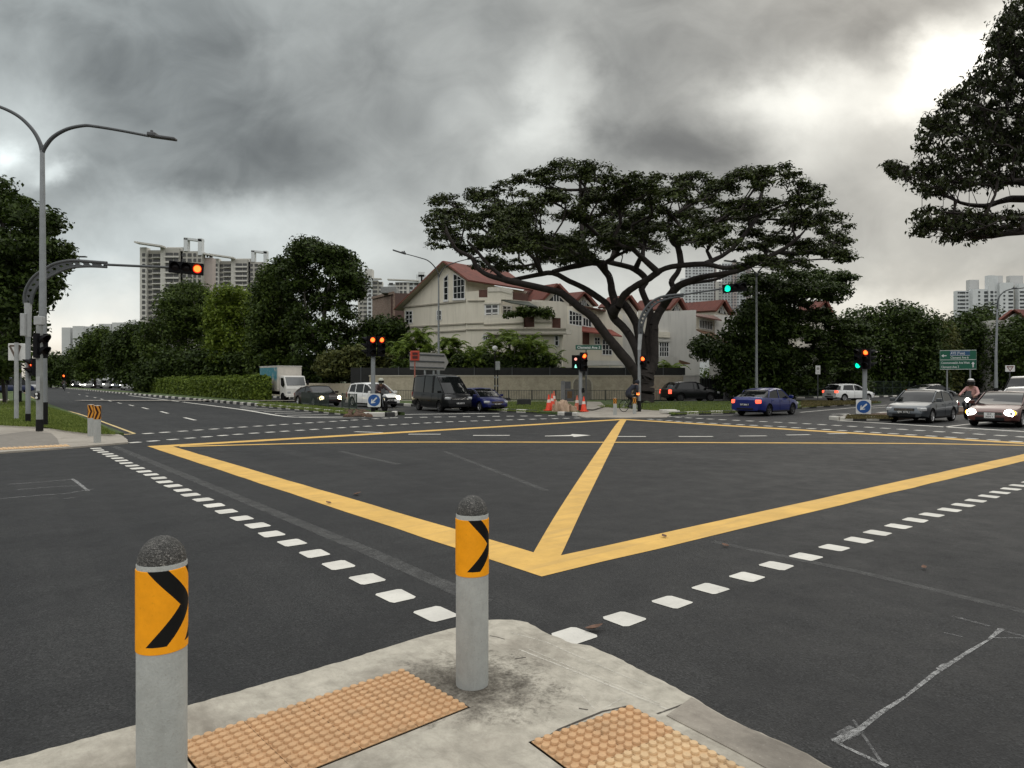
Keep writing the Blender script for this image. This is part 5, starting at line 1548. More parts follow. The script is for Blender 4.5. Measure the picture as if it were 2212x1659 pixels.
# ---------------------------------------------------------------- people, motorbikes, the bicycle
def figure(name, label, bones, regions, mats, loc, rz, scale=1., cat='person'):
    """bones: dict joint -> (pos, radius, parent); one continuous skinned body, clothing told apart by body region"""
    t = thing(name, label, cat, loc, rz); t.scale = (scale,) * 3
    names = list(bones); me = bpy.data.meshes.new('body')
    me.from_pydata([bones[k][0] for k in names], [(names.index(bones[k][2]), i) for i, k in enumerate(names) if bones[k][2]], [])
    o = bpy.data.objects.new('body', me); COL.objects.link(o)
    o.modifiers.new('Skin', 'SKIN'); o.modifiers['Skin'].use_smooth_shade = True
    for i, k in enumerate(names):
        r = bones[k][1]; o.data.skin_vertices[0].data[i].radius = (r, r) if isinstance(r, (int, float)) else r
        o.data.skin_vertices[0].data[i].use_root = (i == 0)
    s = o.modifiers.new('Sub', 'SUBSURF'); s.levels = 2; s.render_levels = 2
    bake(o); o.parent = t
    o.data.materials.clear()
    for m in mats:
        o.data.materials.append(m)
    segs = [(Vector(bones[k][0]), Vector(bones[bones[k][2]][0]), regions(k)) for k in names if bones[k][2]]
    for f in o.data.polygons:
        c = f.center; best = (9, 0)
        for a, q, r in segs:
            d = q - a; u = max(0, min(1, (c - a).dot(d) / max(1e-9, d.length_squared))); e = (c - a - d * u).length
            if e < best[0]:
                best = (e, r)
        f.material_index = best[1]; f.use_smooth = True
    return t


def hand(b, pre, wrist, d, side):
    d = Vector(d).normalized(); s = Vector(side).normalized(); w_ = Vector(wrist); n = d.cross(s)
    b[pre + 'palm'] = (tuple(w_ + d * .05), .03, pre + 'wrist')
    for i, (off, ln) in enumerate(((-.03, .055), (-.01, .07), (.01, .065), (.03, .05))):
        k = w_ + d * .085 + s * off
        b[f'{pre}f{i}a'] = (tuple(k), .0105, pre + 'palm'); b[f'{pre}f{i}b'] = (tuple(k + d * ln * .5 + n * -.02), .0095, f'{pre}f{i}a'); b[f'{pre}f{i}c'] = (tuple(k + d * ln * .45 + n * -.06), .0085, f'{pre}f{i}b')
    k = w_ + d * .045 - s * .045
    b[pre + 'th'] = (tuple(k), .012, pre + 'palm'); b[pre + 'th2'] = (tuple(k + d * .04 - n * .03), .0095, pre + 'th')


def rider_bones(lean=0., grip=(.62, .30, 1.06), foot=(.12, .2, .32), knee=(.42, .22, .72), pel=(-.12, 0, .86), upright=1.):
    P = Vector(pel); b = {}
    sp = Vector((.06 + lean * .3, 0, .26)); ch = Vector((.16 + lean * .75, 0, .46 - lean * .12)); nk = Vector((.22 + lean * 1.05, 0, .60 - lean * .25))
    b['pelvis'] = (tuple(P), (.17, .14), None); b['spine'] = (tuple(P + sp), (.16, .13), 'pelvis'); b['chest'] = (tuple(P + ch), (.19, .14), 'spine')
    b['neck'] = (tuple(P + nk), .06, 'chest'); b['head'] = (tuple(P + nk + Vector((.04 + lean * .08, 0, .13 - lean * .03))), (.095, .105), 'neck'); b['crown'] = (tuple(P + nk + Vector((.05 + lean * .14, 0, .23 - lean * .06))), .075, 'head')
    for sg, p in ((1, 'l_'), (-1, 'r_')):
        sh = P + ch + Vector((.03, sg * .19, .05)); g_ = Vector((grip[0], sg * grip[1], grip[2])); el = (sh + g_) / 2 + Vector((-.06, sg * .09, -.08))
        b[p + 'shoulder'] = (tuple(sh), .075, 'chest'); b[p + 'elbow'] = (tuple(el), .052, p + 'shoulder'); b[p + 'wrist'] = (tuple(g_), .034, p + 'elbow')
        hand(b, p, g_, g_ - el, (0, sg, 0))
        b[p + 'hip'] = (tuple(P + Vector((.04, sg * .11, -.05))), .105, 'pelvis'); b[p + 'knee'] = ((knee[0], sg * knee[1], knee[2]), .072, p + 'hip')
        b[p + 'ankle'] = ((foot[0], sg * foot[1], foot[2]), .05, p + 'knee'); b[p + 'heel'] = ((foot[0] - .03, sg * foot[1], foot[2] - .06), .045, p + 'ankle'); b[p + 'toe'] = ((foot[0] + .17, sg * foot[1], foot[2] - .07), .036, p + 'heel')
    return b


def region(k):
    if k in ('head', 'crown', 'neck') or 'palm' in k or '_f' in k or 'th' in k:
        return 0
    if 'toe' in k or 'heel' in k:
        return 3
    if 'knee' in k or 'ankle' in k or 'hip' in k:
        return 2
    return 1


SKIN = mat('skin', (.28, .16, .10), .55, var=.06)
SHOE = mat('dark_shoe', (.015, .014, .013), .6, var=0)
PINK = mat('pink_shirt', (.44, .24, .22), .8, var=.12, vs=9); DKR = mat('dark_maroon_shirt', (.05, .028, .028), .8, var=.2, vs=9)
TRS = mat('dark_trousers', (.018, .02, .026), .8, var=.2); NAVY = mat('navy_hooded_top', (.012, .014, .024), .85, var=.2, vs=9)


def helmet(t, c, m, visor=True):
    b = MB(); b.lathe([(.125, -.13), (.145, -.05), (.15, .03), (.13, .1), (.08, .15), (0, .165)], 18, c); o = b.build('helmet', m, t, smooth=True, ang=70)
    if visor:
        b = MB(); b.lathe([(.148, -.09), (.153, -.03), (.154, .02)], 18, (c[0] + .012, c[1], c[2])); b.build('visor', GLASS, o, smooth=True)


def motorbike(loc, heading, label, head=None, scale=1.15):
    t = thing('motorcycle', label, 'motorcycle', loc, math.atan2(heading[1], heading[0]), 'motorcycles at the junction'); t.scale = (scale,) * 3
    A = Matrix.Rotation(PI / 2, 3, 'X')
    for wx in (.65, -.62):
        b = MB(); b.lathe([(.19, -.008), (.2, -.05), (.29, -.055), (.31, 0), (.29, .055), (.2, .05), (.19, .008)], 20, axis=A); w_ = b.build('wheel', TYRE, t, smooth=True, loc=(wx, 0, .31))
        b = MB(); b.tube([(0, -.06, 0), (0, .06, 0)], .05, 8)
        for k in range(6):
            a = k * PI / 3; b.bar((0, 0, 0), (.21 * math.cos(a), 0, .21 * math.sin(a)), .03, .02, up=(0, 1, 0))
        b.build('rim', RIMD, w_)
    b = MB(); b.tube([(-.75, 0, .74), (-.3, 0, .78), (.05, 0, .74), (.28, 0, .86), (.42, 0, .72)], [.08, .13, .13, .15, .06], 12); b.tube([(.3, 0, .7), (.0, 0, .42), (-.4, 0, .4)], [.12, .2, .12], 10); b.build('bodywork', TRIM, t, smooth=True)
    b = MB(); b.box((-.3, 0, .86), (.7, .26, .1)); b.build('seat', SHOE, t, bevel=.04)
    b = MB(); b.tube([(.65, .08, .31), (.46, .08, .95)], .03, 8); b.tube([(.65, -.08, .31), (.46, -.08, .95)], .03, 8); b.build('fork', DGALV, t, smooth=True)
    b = MB(); b.tube([(.4, .38, 1.02), (.48, .2, 1.0), (.48, -.2, 1.0), (.4, -.38, 1.02)], .018, 8); b.build('handlebar', TRIM, t, smooth=True)
    b = MB(); b.lathe([(.09, 0), (.09, .05), (.05, .08), (0, .085)], 14, (.56, 0, .86), axis=Matrix.Rotation(PI / 2, 3, 'Y')); b.build('headlight', head or LAMPG, t, smooth=True)
    b = MB(); b.ext([Vector((.52, y, 1.0)) for y in (-.14, .14)] + [Vector((.4, y, 1.25)) for y in (.1, -.1)], (.008, 0, .004)); b.build('windscreen', GLASS, t)
    b = MB(); b.box((-.75, 0, 1.0), (.36, .4, .3)); b.build('top_box', TRIM, t, bevel=.05)
    b = MB(); b.box((-.86, 0, .78), (.06, .2, .09)); b.build('tail_light', TAIL, t)
    return t


hd = Vector((.55, -.835, 0)); mp_ = Vector((-8.35, 43.9, 0))
motorbike(mp_, hd, 'dark motorcycle hidden behind the left keep left sign')
rt_ = figure('person', 'motorcycle rider in dark top and pale helmet beside the left signal pole', rider_bones(), region, [SKIN, DKR, TRS, SHOE], mp_, math.atan2(hd.y, hd.x), 1.2)
helmet(rt_, (.145, 0, 1.62), mat('pale_helmet', (.36, .37, .30), .35, var=.05))
mp_ = Vector((23.65, 35.7, 0))
motorbike(mp_, dr, 'motorcycle squeezed between the grey sedan and the glaring brown car', head=HEADW)
rt_ = figure('person', 'motorcycle rider in pink shirt and dark white-topped helmet beside the brown car', rider_bones(), region, [SKIN, PINK, TRS, SHOE], mp_, math.atan2(dr.y, dr.x), 1.16)
helmet(rt_, (.145, 0, 1.62), mat('dark_helmet', (.05, .042, .036), .3, var=.05))
b = MB(); b.lathe([(.125, .105), (.085, .155), (0, .172)], 14, (.145, 0, 1.62)); b.build('helmet_top', PLW, rt_, smooth=True)
p = G(138, 841.5); motorbike(Vector((p.x, p.y, 0)), (.59, -.81), 'distant motorcycle under the far red signal', scale=1.2)
rt_ = figure('person', 'distant rider under the far red signal down the left road', rider_bones(), region, [SKIN, DKR, TRS, SHOE], Vector((p.x, p.y, 0)), math.atan2(-.81, .59), 1.2)
helmet(rt_, (.145, 0, 1.62), PLW)

# bicycle and its rider at the far corner
bp = G(1362.5, 889.5, .05); hb_ = Vector((.86, .51, 0)); rzb = math.atan2(hb_.y, hb_.x)
t = thing('bicycle', 'dark bicycle with a red rear light behind the two slim bollards', 'bicycle', bp, rzb); t.scale = (1.08,) * 3
A = Matrix.Rotation(PI / 2, 3, 'X')
for wx in (.53, -.50):
    b = MB(); b.tube([(.328 * math.cos(k * PI / 16), 0, .328 * math.sin(k * PI / 16)) for k in range(33)], .018, 6); w_ = b.build('wheel', TYRE, t, smooth=True, loc=(wx, 0, .345))
    b = MB(); b.tube([(0, -.04, 0), (0, .04, 0)], .025, 8)
    for k in range(12):
        a = k * PI / 6; b.tube([(0, 0, 0), (.32 * math.cos(a), 0, .32 * math.sin(a))], .004, 4, caps=False)
    b.build('spokes', RIM, w_)
b = MB()
for a, c in (((-.5, 0, .345), (-.06, 0, .30)), ((-.06, 0, .30), (-.2, 0, .82)), ((-.06, 0, .3), (.36, 0, .72)), ((-.17, 0, .72), (.34, 0, .80)), ((-.5, 0, .345), (-.18, 0, .74)), ((.53, 0, .345), (.32, 0, .92))):
    b.tube([a, c], .018, 8)
b.build('frame', TRIM, t, smooth=True)
b = MB(); b.tube([(.3, 0, .9), (.29, 0, 1.03)], .015, 8); b.tube([(.26, .3, 1.06), (.3, .1, 1.04), (.3, -.1, 1.04), (.26, -.3, 1.06)], .014, 8); b.build('handlebar', TRIM, t, smooth=True)
b = MB(); b.ext([Vector(q) for q in [(-.34, -.08, .86), (-.34, .08, .86), (-.02, .02, .86), (-.02, -.02, .86)]], (0, 0, .06)); b.build('saddle', SHOE, t, bevel=.02)
b = MB(); b.lathe([(.10, 0), (.1, .015)], 14, (-.06, -.04, .3), axis=A); b.bar((-.06, -.05, .3), (.06, -.06, .19), .02, .02); b.bar((-.06, .05, .3), (-.18, .06, .41), .02, .02); b.build('crank', DGALV, t)
b = MB(); b.box((.45, -.1, 1.02), (.1, .12, .12)); b.build('rear_light', TAILHOT, t)
bb_ = rider_bones(lean=.42, grip=(.28, .27, 1.07), foot=(.02, .13, .28), knee=(.22, .16, .68), pel=(-.24, 0, .98))
rt_ = figure('person', 'cyclist in dark hooded top bent forward over the handlebars by the big tree', bb_, region, [SKIN, NAVY, TRS, SHOE], bp, rzb, 1.12)
hc = bb_['head'][0]
b = MB(); b.lathe([(.07, -.10), (.115, -.04), (.125, .04), (.1, .11), (.05, .14), (0, .15)], 16, (hc[0] - .02, 0, hc[2] + .02)); b.build('hood', NAVY, rt_, smooth=True, ang=70)
# ================================================================ buildings
def plaster(name, rgb, dirt=.35):
    m, nt, b, oc = base(name)
    n = noise(nt, oc, .35, 5, .6); mp = nd(nt, 'ShaderNodeMapping'); mp.inputs['Scale'].default_value = (2.2, 2.2, .22); nt.links.new(oc, mp.inputs[0])
    st = noise(nt, mp.outputs[0], 1.2, 5, .65)
    c = ramp(nt, n, [(.3, tuple(q * .9 for q in rgb)), (.7, rgb)])
    c = mixc(nt, ramp(nt, st, [(.5, 0), (.78, dirt)]), c, tuple(q * .55 for q in rgb))
    nt.links.new(c, b.inputs['Base Color']); b.inputs['Roughness'].default_value = .85
    return m


def tiles_mat():
    m, nt, b, oc = base('red_roof_tiles')
    n = noise(nt, oc, 1.3, 5, .7, .4); w = nd(nt, 'ShaderNodeTexWave'); w.inputs['Scale'].default_value = 2.2; w.bands_direction = 'Z'; nt.links.new(oc, w.inputs[0])
    f = noise(nt, oc, 6, 4, .7)
    c = ramp(nt, n, [(.3, (.085, .024, .016)), (.7, (.165, .045, .029))])
    c = mixc(nt, .35, c, ramp(nt, w.outputs[0], [(0, .25), (.5, .6)]), 'OVERLAY')
    c = mixc(nt, ramp(nt, f, [(.55, 0), (.8, .5)]), c, (.06, .03, .022))
    nt.links.new(c, b.inputs['Base Color']); b.inputs['Roughness'].default_value = .85
    bump(nt, b, w.outputs[0], .6, .05)
    return m


CREAM = plaster('cream_plaster', (.70, .655, .545), .4); CREAM2 = plaster('pale_plaster', (.62, .585, .50), .45); WPL = plaster('white_plaster', (.60, .585, .54), .4); LEDGE_SHADE = plaster('ledge_shade_tone', (.36, .33, .27), .5)  # ledge plaster is darkened to paint in the shade lines under mouldings
SOFF = plaster('soffit', (.42, .37, .29), .2)
ROOF = tiles_mat(); BARGE = mat('barge_board', (.15, .045, .03), .7, var=.2, vs=2); BROWN = mat('brown_panel_wall', (.085, .032, .02), .7, var=.25, vs=2)
WGL = mat('window_glass', (.02, .023, .026), .12, var=.3, vs=.8, spec=.8); WFR = mat('window_frame', (.66, .66, .64), .5, var=0)
AWN = mat('green_awning', (.035, .042, .03), .8, var=.2); DARKV = mat('dark_opening', (.012, .012, .011), .9, var=0)
AWB = mat('brown_awning', (.15, .085, .05), .85, var=.3, vs=2); AWR = mat('red_awning', (.19, .05, .035), .8, var=.25, vs=2)


class Fac:
    """a vertical wall plane through plan points A, B; photo pixels are read onto it"""

    def __init__(s, A, B, o):
        s.A = Vector((A[0], A[1], 0)); t = Vector((B[0] - A[0], B[1] - A[1], 0)).normalized(); s.t = t
        n = Vector((-t.y, t.x, 0)); s.n = n if n.dot(-s.A) > 0 else -n; s.o = Vector(o)

    def p(s, q, off=0.):
        d = Vector(((q[0] - CX) / F, 1, (H0 - q[1]) / F)); C = Vector((0, 0, CAM))
        k = (s.A + s.n * off - C).dot(s.n) / d.dot(s.n)
        return C + d * k - s.o

    def slab(s, mb, pts, depth, off=0., mi=0):
        P = [s.p(q, off) for q in pts]; mb.ext(P, -s.n * depth, mi); return mb

    def down(s, q, off=0.):
        p = s.p(q, off); return Vector((p.x, p.y, -s.o.z))


def wall(par, fac, pts, m, depth=.3, off=0., name='wall'):
    b = MB(); fac.slab(b, pts, depth, off); return b.build(name, m, par)


def win(par, fac, pts, nu, nv, fm=WFR, gm_=WGL, fw=.09, off=0., name='window', frame=True):
    """window: frame with glazing bars, its pane as a sub-part.  pts: outline px (first four or more corners, clockwise)"""
    P = [fac.p(q, off + .02) for q in pts]
    b = MB(); n = len(P)
    for i in range(n):
        b.bar(P[i], P[(i + 1) % n], fw, .08, up=fac.n)
    us = [(p - P[0]).dot(fac.t) for p in P]; zs = [p.z for p in P]; u0, u1, z0, z1 = min(us), max(us), min(zs), max(zs)

    def clipz(u):   # z extent of the outline at u
        lo, hi = 1e9, -1e9
        for i in range(n):
            a, c = (us[i], zs[i]), (us[(i + 1) % n], zs[(i + 1) % n])
            if min(a[0], c[0]) - 1e-6 <= u <= max(a[0], c[0]) + 1e-6 and abs(a[0] - c[0]) > 1e-6:
                z = a[1] + (c[1] - a[1]) * (u - a[0]) / (c[0] - a[0]); lo = min(lo, z); hi = max(hi, z)
        return lo, hi
    base_ = P[0] - fac.t * us[0]; base_.z = 0
    at = lambda u, z: Vector((base_.x + fac.t.x * u, base_.y + fac.t.y * u, z))
    for k in range(1, nu):
        u = u0 + (u1 - u0) * k / nu; lo, hi = clipz(u)
        if hi > lo:
            b.bar(at(u, lo), at(u, hi), fw * .7, .06, up=fac.n)
    for k in range(1, nv):
        z = z0 + (z1 - z0) * k / nv
        L_ = [u for u in [u0 + (u1 - u0) * j / 24 for j in range(25)] if clipz(u)[1] >= z]
        if L_:
            b.bar(at(min(L_), z), at(max(L_), z), fw * .7, .06, up=fac.n)
    w_ = b.build(name, fm, par)
    g = MB(); Q = [fac.p(q, off + .012) for q in pts]; g.ext(Q, -fac.n * .01); g.build('pane', gm_, w_)
    return w_


Lq = lambda *a: [zL(*q) for q in a]
Mq = lambda *a: [zM(*q) for q in a]
Nq = lambda *a: [zN(*q) for q in a]
Jq = lambda *a: [zJ(*q) for q in a]
Iq = lambda *a: [zI(*q) for q in a]

# ---- the cream gabled house
o_ = Vector((-5.33, 80, .1))
hs = thing('gabled_house', 'large cream house with red tiled gable roof and tall white-framed windows', 'house', o_, 0, 'houses behind the stone wall')
g = Fac((-5.33, 80), (-13.75, 87.4), o_)
wall(hs, g, [(1006.5, 606), (957, 572), (925, 612), (873, 662), (873, 872), (1006.5, 872)], CREAM, .35, 0, 'gable_wall')
ap, re, le = g.p((956.3, 566), .9), g.p((1011, 607.5), .9), g.p((850.8, 670), .9)
bk = -g.n * 11.5
rf = MB()
for a, c in ((ap, re), (le, ap)):
    nr = (c - a).cross(bk).normalized(); nr = nr if nr.z > 0 else -nr
    rf.add([a, c, c + bk, a + bk, a + nr * .18, c + nr * .18, c + bk + nr * .18, a + bk + nr * .18], [(0, 1, 5, 4), (1, 2, 6, 5), (2, 3, 7, 6), (3, 0, 4, 7)], 1)
    rf.add([a, c, c + bk, a + bk], [(0, 1, 2, 3)], 2)
    rf.add([p + nr * .18 for p in (a, c, c + bk, a + bk)], [(0, 1, 2, 3)], 0)
rf.build('roof', [ROOF, BARGE, SOFF], hs)
sw_ = Fac((-5.33, 80), (-5.33 - g.n.x * 11, 80 - g.n.y * 11), o_)
wall(hs, sw_, [(1006.5, 607), (1140, 630), (1140, 868), (1006.5, 872)], CREAM, .3, 0, 'side_wall')
win(hs, g, Lq((345, 345), (345, 730), (285, 730), (285, 405)), 1, 4)
win(hs, g, Lq((428, 338), (480, 358), (592, 432), (592, 710), (428, 710)), 3, 4)
win(hs, g, Jq((1648, 1060), (1748, 1060), (1748, 1240), (1648, 1240)), 2, 3, fw=.12)
win(hs, g, Lq((180, 885), (245, 885), (245, 1030), (180, 1030)), 1, 2, fw=.12)
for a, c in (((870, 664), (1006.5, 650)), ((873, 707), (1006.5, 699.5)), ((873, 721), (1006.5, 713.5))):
    b = MB(); b.bar(g.p(a, .05), g.p(c, .05), .16, .18, up=g.n); b.build('moulding', LEDGE_SHADE, hs)
for a, c in ((Lq((275, 742))[0], Lq((350, 738))[0]), (Lq((415, 722))[0], Lq((605, 716))[0])):
    b = MB(); b.bar(g.p(a, .08), g.p(c, .08), .22, .12, up=g.n); b.build('sill', WFR, hs)
f = Fac((-5.33, 79.8), (2.3, 75.6), o_)
wall(hs, f, Lq((615, 605), (805, 592), (805, 690), (935, 690), (935, 572), (1150, 567), (1310, 607), (1310, 725), (1140, 722), (1140, 2250), (615, 2250)), CREAM, .35, 0, 'terrace_wall')
wall(hs, f, Lq((805, 577), (935, 575), (935, 692), (805, 692)), BROWN, .1, -.05, 'brown_railing')
wall(hs, f, Lq((1310, 607), (1537, 640), (1537, 745), (1310, 722)), BROWN, .1, -.1, 'brown_railing')
b = MB(); b.bar(f.p(Lq((940, 573))[0], .02), f.p(Lq((1150, 568))[0], .02), .5, .14, up=f.n); b.bar(f.p(Lq((1150, 568))[0], .02), f.p(Lq((1310, 608))[0], .02), .5, .14, up=f.n); b.build('parapet_cap', CREAM2, hs)
wall(hs, f, Lq((1130, 715), (1750, 760), (1750, 1480), (1130, 1480)), CREAM2, .25, -1.6, 'recess_wall')
win(hs, f, Lq((905, 795), (1100, 795), (1100, 992), (905, 992)), 2, 3, fw=.2, gm_=mat('curtained_glass', (.10, .10, .10), .3, var=.2))
b = MB(); b.bar(f.p(Lq((885, 780))[0], .1), f.p(Lq((1120, 780))[0], .1), .2, .14, up=f.n); b.build('window_hood', CREAM2, hs)
win(hs, f, Lq((1165, 810), (1290, 825), (1290, 988), (1165, 985)), 2, 3, off=-1.58, fw=.14)
b = MB(); A1, A2, A3, A4 = f.p(Lq((1145, 722))[0], -.3), f.p(Lq((1545, 752))[0], -.3), f.p(Lq((1690, 828))[0], 1.4), f.p(Lq((1290, 765))[0], 1.2)
b.ext([A1, A2, A3, A4], (0, 0, -.12)); b.build('awning', AWN, hs)
wall(hs, f, Lq((880, 1020), (1472, 985), (1472, 1165), (880, 1170)), CREAM, .6, .5, 'balcony_parapet')
wall(hs, f, Lq((1636, 978), (1893, 975), (1893, 1150), (1636, 1160)), CREAM, .6, .5, 'balcony_parapet')
wall(hs, f, Lq((1472, 980), (1636, 975), (1636, 1130), (1472, 1135)), BROWN, .1, .35, 'brown_railing')
wall(hs, f, Lq((1893, 992), (2025, 1000), (2025, 1150), (1893, 1145)), BROWN, .1, .3, 'brown_railing')
wall(hs, f, Lq((880, 1160), (2110, 1165), (2110, 1235), (880, 1240)), CREAM2, 1.5, .7, 'balcony_slab')
wall(hs, f, Lq((1130, 1235), (2050, 1240), (2050, 2250), (1130, 2250)), CREAM, .3, .2, 'lower_wall')
win(hs, f, Lq((1945, 1262), (2000, 1262), (2000, 1415), (1945, 1415)), 1, 2, off=.22, fw=.12)
win(hs, f, Lq((870, 1255), (935, 1258), (935, 1330), (870, 1330)), 2, 1, off=.02, fw=.12)
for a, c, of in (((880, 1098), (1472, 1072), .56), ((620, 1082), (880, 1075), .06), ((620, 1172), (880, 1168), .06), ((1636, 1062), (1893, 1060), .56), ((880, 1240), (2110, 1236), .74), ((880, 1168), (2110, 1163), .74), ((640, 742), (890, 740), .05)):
    q = MB(); q.bar(f.p(zL(*a), of), f.p(zL(*c), of), .14, .14, up=f.n); q.build('moulding', LEDGE_SHADE, hs)
for a, c in (((880, 1012), (1472, 978)), ((1636, 972), (1893, 969))):
    q = MB(); q.bar(f.p(zL(*a), .3), f.p(zL(*c), .3), .8, .12, up=f.n); q.build('parapet_cap', CREAM2, hs)
for x, y in ((700, 545), (1795, 1095), (660, 1130)):
    pass
# ---- terraced houses further right


def gable(par, apex, left, right, back, Yf, Yb, wallm=CREAM2, dark=True):
    """tiled gable roof: front triangle at Yf, ridge running back to a far point"""
    o = par.location; A, Lf, Rt = W(*apex, Yf) - o, W(*left, Yf) - o, W(*right, Yf) - o; Bk = W(*back, Yb) - o; v = Bk - A
    b = MB()
    for a, c in ((Lf, A), (A, Rt)):
        nr = (c - a).cross(v).normalized(); nr = nr if nr.z > 0 else -nr; th = .26
        b.add([a + nr * th, c + nr * th, c + v + nr * th, a + v + nr * th], [(0, 1, 2, 3)], 0)
        b.add([a, c, c + v, a + v], [(0, 1, 2, 3)], 1)
        b.add([a, c, c + nr * th, a + nr * th], [(0, 1, 2, 3)], 1); b.add([a, a + v, a + v + nr * th, a + nr * th], [(0, 1, 2, 3)], 1)
        b.add([c, c + v, c + v + nr * th, c + nr * th], [(0, 1, 2, 3)], 1); b.add([a + v, c + v, c + v + nr * th, a + v + nr * th], [(0, 1, 2, 3)], 1)
    b.build('roof', [ROOF, BARGE], par)
    s = v.normalized() * .8; mid = (Lf + Rt) / 2
    sh = lambda p: mid + (p - mid) * .84 + s
    b = MB(); tri = [sh(Lf), sh(A) - Vector((0, 0, .1)), sh(Rt)]; lo = 1.2
    b.ext([tri[0] - Vector((0, 0, lo)), tri[0], tri[1], tri[2], tri[2] - Vector((0, 0, lo))], v * .8); b.build('gable_wall', wallm, par)
    q = lambda p: mid + (p - mid) * .52 + s - v.normalized() * .06
    b = MB(); T = [q(Lf), q(A), q(Rt)]; b.ext(T, v.normalized() * .05); w_ = b.build('window', WGL, par)
    b = MB()
    for k in (.33, .5, .67):
        a = T[0].lerp(T[2], k); top = T[1].lerp(T[0] if k < .5 else T[2], abs(k - .5) * 2); b.bar(a - v.normalized() * .04, top - v.normalized() * .04, .09, .05, up=v)
    b.build('window_bars', WFR, w_)


def house(label, x, y):
    return thing('terraced_house', label, 'house', (x, y, .1), 0, 'houses behind the stone wall')


pl = lambda x0, x1, Y: ((W(x0, 800, Y).x, Y), (W(x1, 800, Y).x, Y))
h1 = house('terraced house with plain cream side wall directly left of the tree limbs', 5, 79.5)
f1 = Fac(*pl(1140, 1260, 78.5), h1.location)
wall(h1, f1, Mq((-60, 338), (385, 365), (470, 440), (470, 700), (690, 745), (690, 1100), (590, 1230), (590, 1800), (-60, 1800)), CREAM2, .4, 0, 'party_wall')
gable(h1, (1207, 615), (1174, 650), (1242, 652), (1139, 625), 82, 90)
h2 = house('terraced house with red sloping awning seen between the big tree limbs', 11, 82)
f2 = Fac(*pl(1225, 1345, 81.5), h2.location)
wall(h2, f2, Mq((470, 430), (1010, 480), (1300, 560), (1300, 1800), (470, 1800)), CREAM, .3, 0, 'wall')
win(h2, f2, Mq((500, 490), (690, 560), (690, 735), (500, 700)), 4, 3, fw=.11)
win(h2, f2, Mq((705, 600), (830, 640), (830, 750), (705, 725)), 3, 1, fw=.11)
wall(h2, f2, Mq((600, 410), (1050, 490), (1050, 510), (600, 430)), BROWN, 1.3, .9, 'eave_board')
b = MB(); b.ext([f2.p(q, k) for q, k in zip(Mq((690, 735), (1130, 785), (1290, 880), (690, 800)), (0, 0, 1.4, 1.4))], (0, 0, -.15)); b.build('awning', AWR, h2)
wall(h2, f2, Mq((700, 800), (800, 820), (800, 1010), (700, 1000)), BROWN, .1, .1, 'door')
win(h2, f2, Mq((995, 930), (1140, 950), (1140, 1165), (995, 1160)), 3, 3, off=.02, fw=.1)
win(h2, f2, Mq((880, 900), (960, 905), (960, 1010), (880, 1005)), 2, 2, off=.02, fw=.1)
wall(h2, f2, Mq((750, 1245), (1290, 1255), (1330, 1320), (740, 1325)), WPL, 2.5, 3.2, 'porch_slab')
for x in (1105,):
    b = MB(); p = f2.p(zM(x, 1330), 3.0); b.tube([Vector((p.x, p.y, 0)), p], .07, 8); b.build('porch_post', WFR, h2)
gable(h2, (1264.3, 632.6), (1241, 657.5), (1290, 662.5), (1219.6, 636.5), 83, 92)
h3 = house('terraced house half hidden behind the rain tree trunk', 17, 83)
f3 = Fac(*pl(1320, 1420, 82.5), h3.location)
wall(h3, f3, Mq((1140, 470), (1240, 490), (1330, 570), (1430, 720), (1505, 880), (1505, 1800), (1140, 1800)), WPL, .4, .4, 'party_wall')
wall(h3, f3, Mq((1240, 540), (1900, 600), (1900, 1800), (1240, 1800)), CREAM2, .3, -1, 'wall')
gable(h3, (1361, 639.8), (1336, 664), (1385, 673), (1316, 645), 84, 93)
h4 = house('terraced house with the tall blank white wall right of the big tree', 23, 81)
f4 = Fac(*pl(1395, 1560, 80), h4.location)
wall(h4, f4, Nq((190, 512), (740, 490), (740, 798), (952, 902), (952, 1200), (880, 1262), (792, 1275), (792, 1700), (190, 1700)), WPL, .45, 0, 'party_wall')
wall(h4, f4, Nq((-120, 500), (200, 512), (200, 1700), (-120, 1700)), CREAM2, .3, -1.2, 'wall')
wall(h4, f4, Nq((150, 820), (350, 825), (350, 905), (150, 900)), CREAM, 1.2, .4, 'balcony')
wall(h4, f4, Nq((150, 890), (350, 900), (350, 965), (150, 965)), WPL, 1.0, .25, 'beam')
win(h4, f4, Nq((190, 972), (330, 978), (330, 1190), (190, 1190)), 4, 3, off=.04, fw=.11)
f4b = Fac(*pl(1395, 1560, 76), h4.location)
wall(h4, f4b, Nq((150, 1195), (482, 1190), (482, 1390), (412, 1390), (412, 1320), (150, 1318)), WPL, .4, 0, 'porch_wall')
wall(h4, f4b, Nq((412, 1390), (500, 1390), (500, 1600), (412, 1600)), mat('grey_pier', (.09, .075, .065), .8), .4, .02, 'porch_pier')
wall(h4, f4b, Nq((150, 1318), (412, 1320), (412, 1600), (150, 1600)), DARKV, .2, -.5, 'dark_opening')
wall(h4, f4b, Nq((500, 1240), (650, 1285), (650, 1302), (500, 1302)), AWB, 1.5, .5, 'side_awning')
gable(h4, (1470.6, 645), (1448, 670), (1485, 673), (1385, 652), 83, 95)
h5 = house('terraced house with slatted upper window and brown awning beside the dark trees', 29, 84)
f5 = Fac(*pl(1500, 1600, 82), h5.location)
wall(h5, f5, Nq((735, 550), (1030, 590), (1030, 840), (735, 790)), CREAM, .3, -.6, 'bay_wall')
w_ = win(h5, f5, Nq((790, 640), (985, 665), (985, 795), (790, 760)), 8, 1, off=-.58, fw=.1)
wall(h5, f5, Nq((1020, 562), (1437, 582), (1437, 1800), (950, 1800), (950, 920), (1020, 860)), WPL, .3, -.2, 'party_wall')
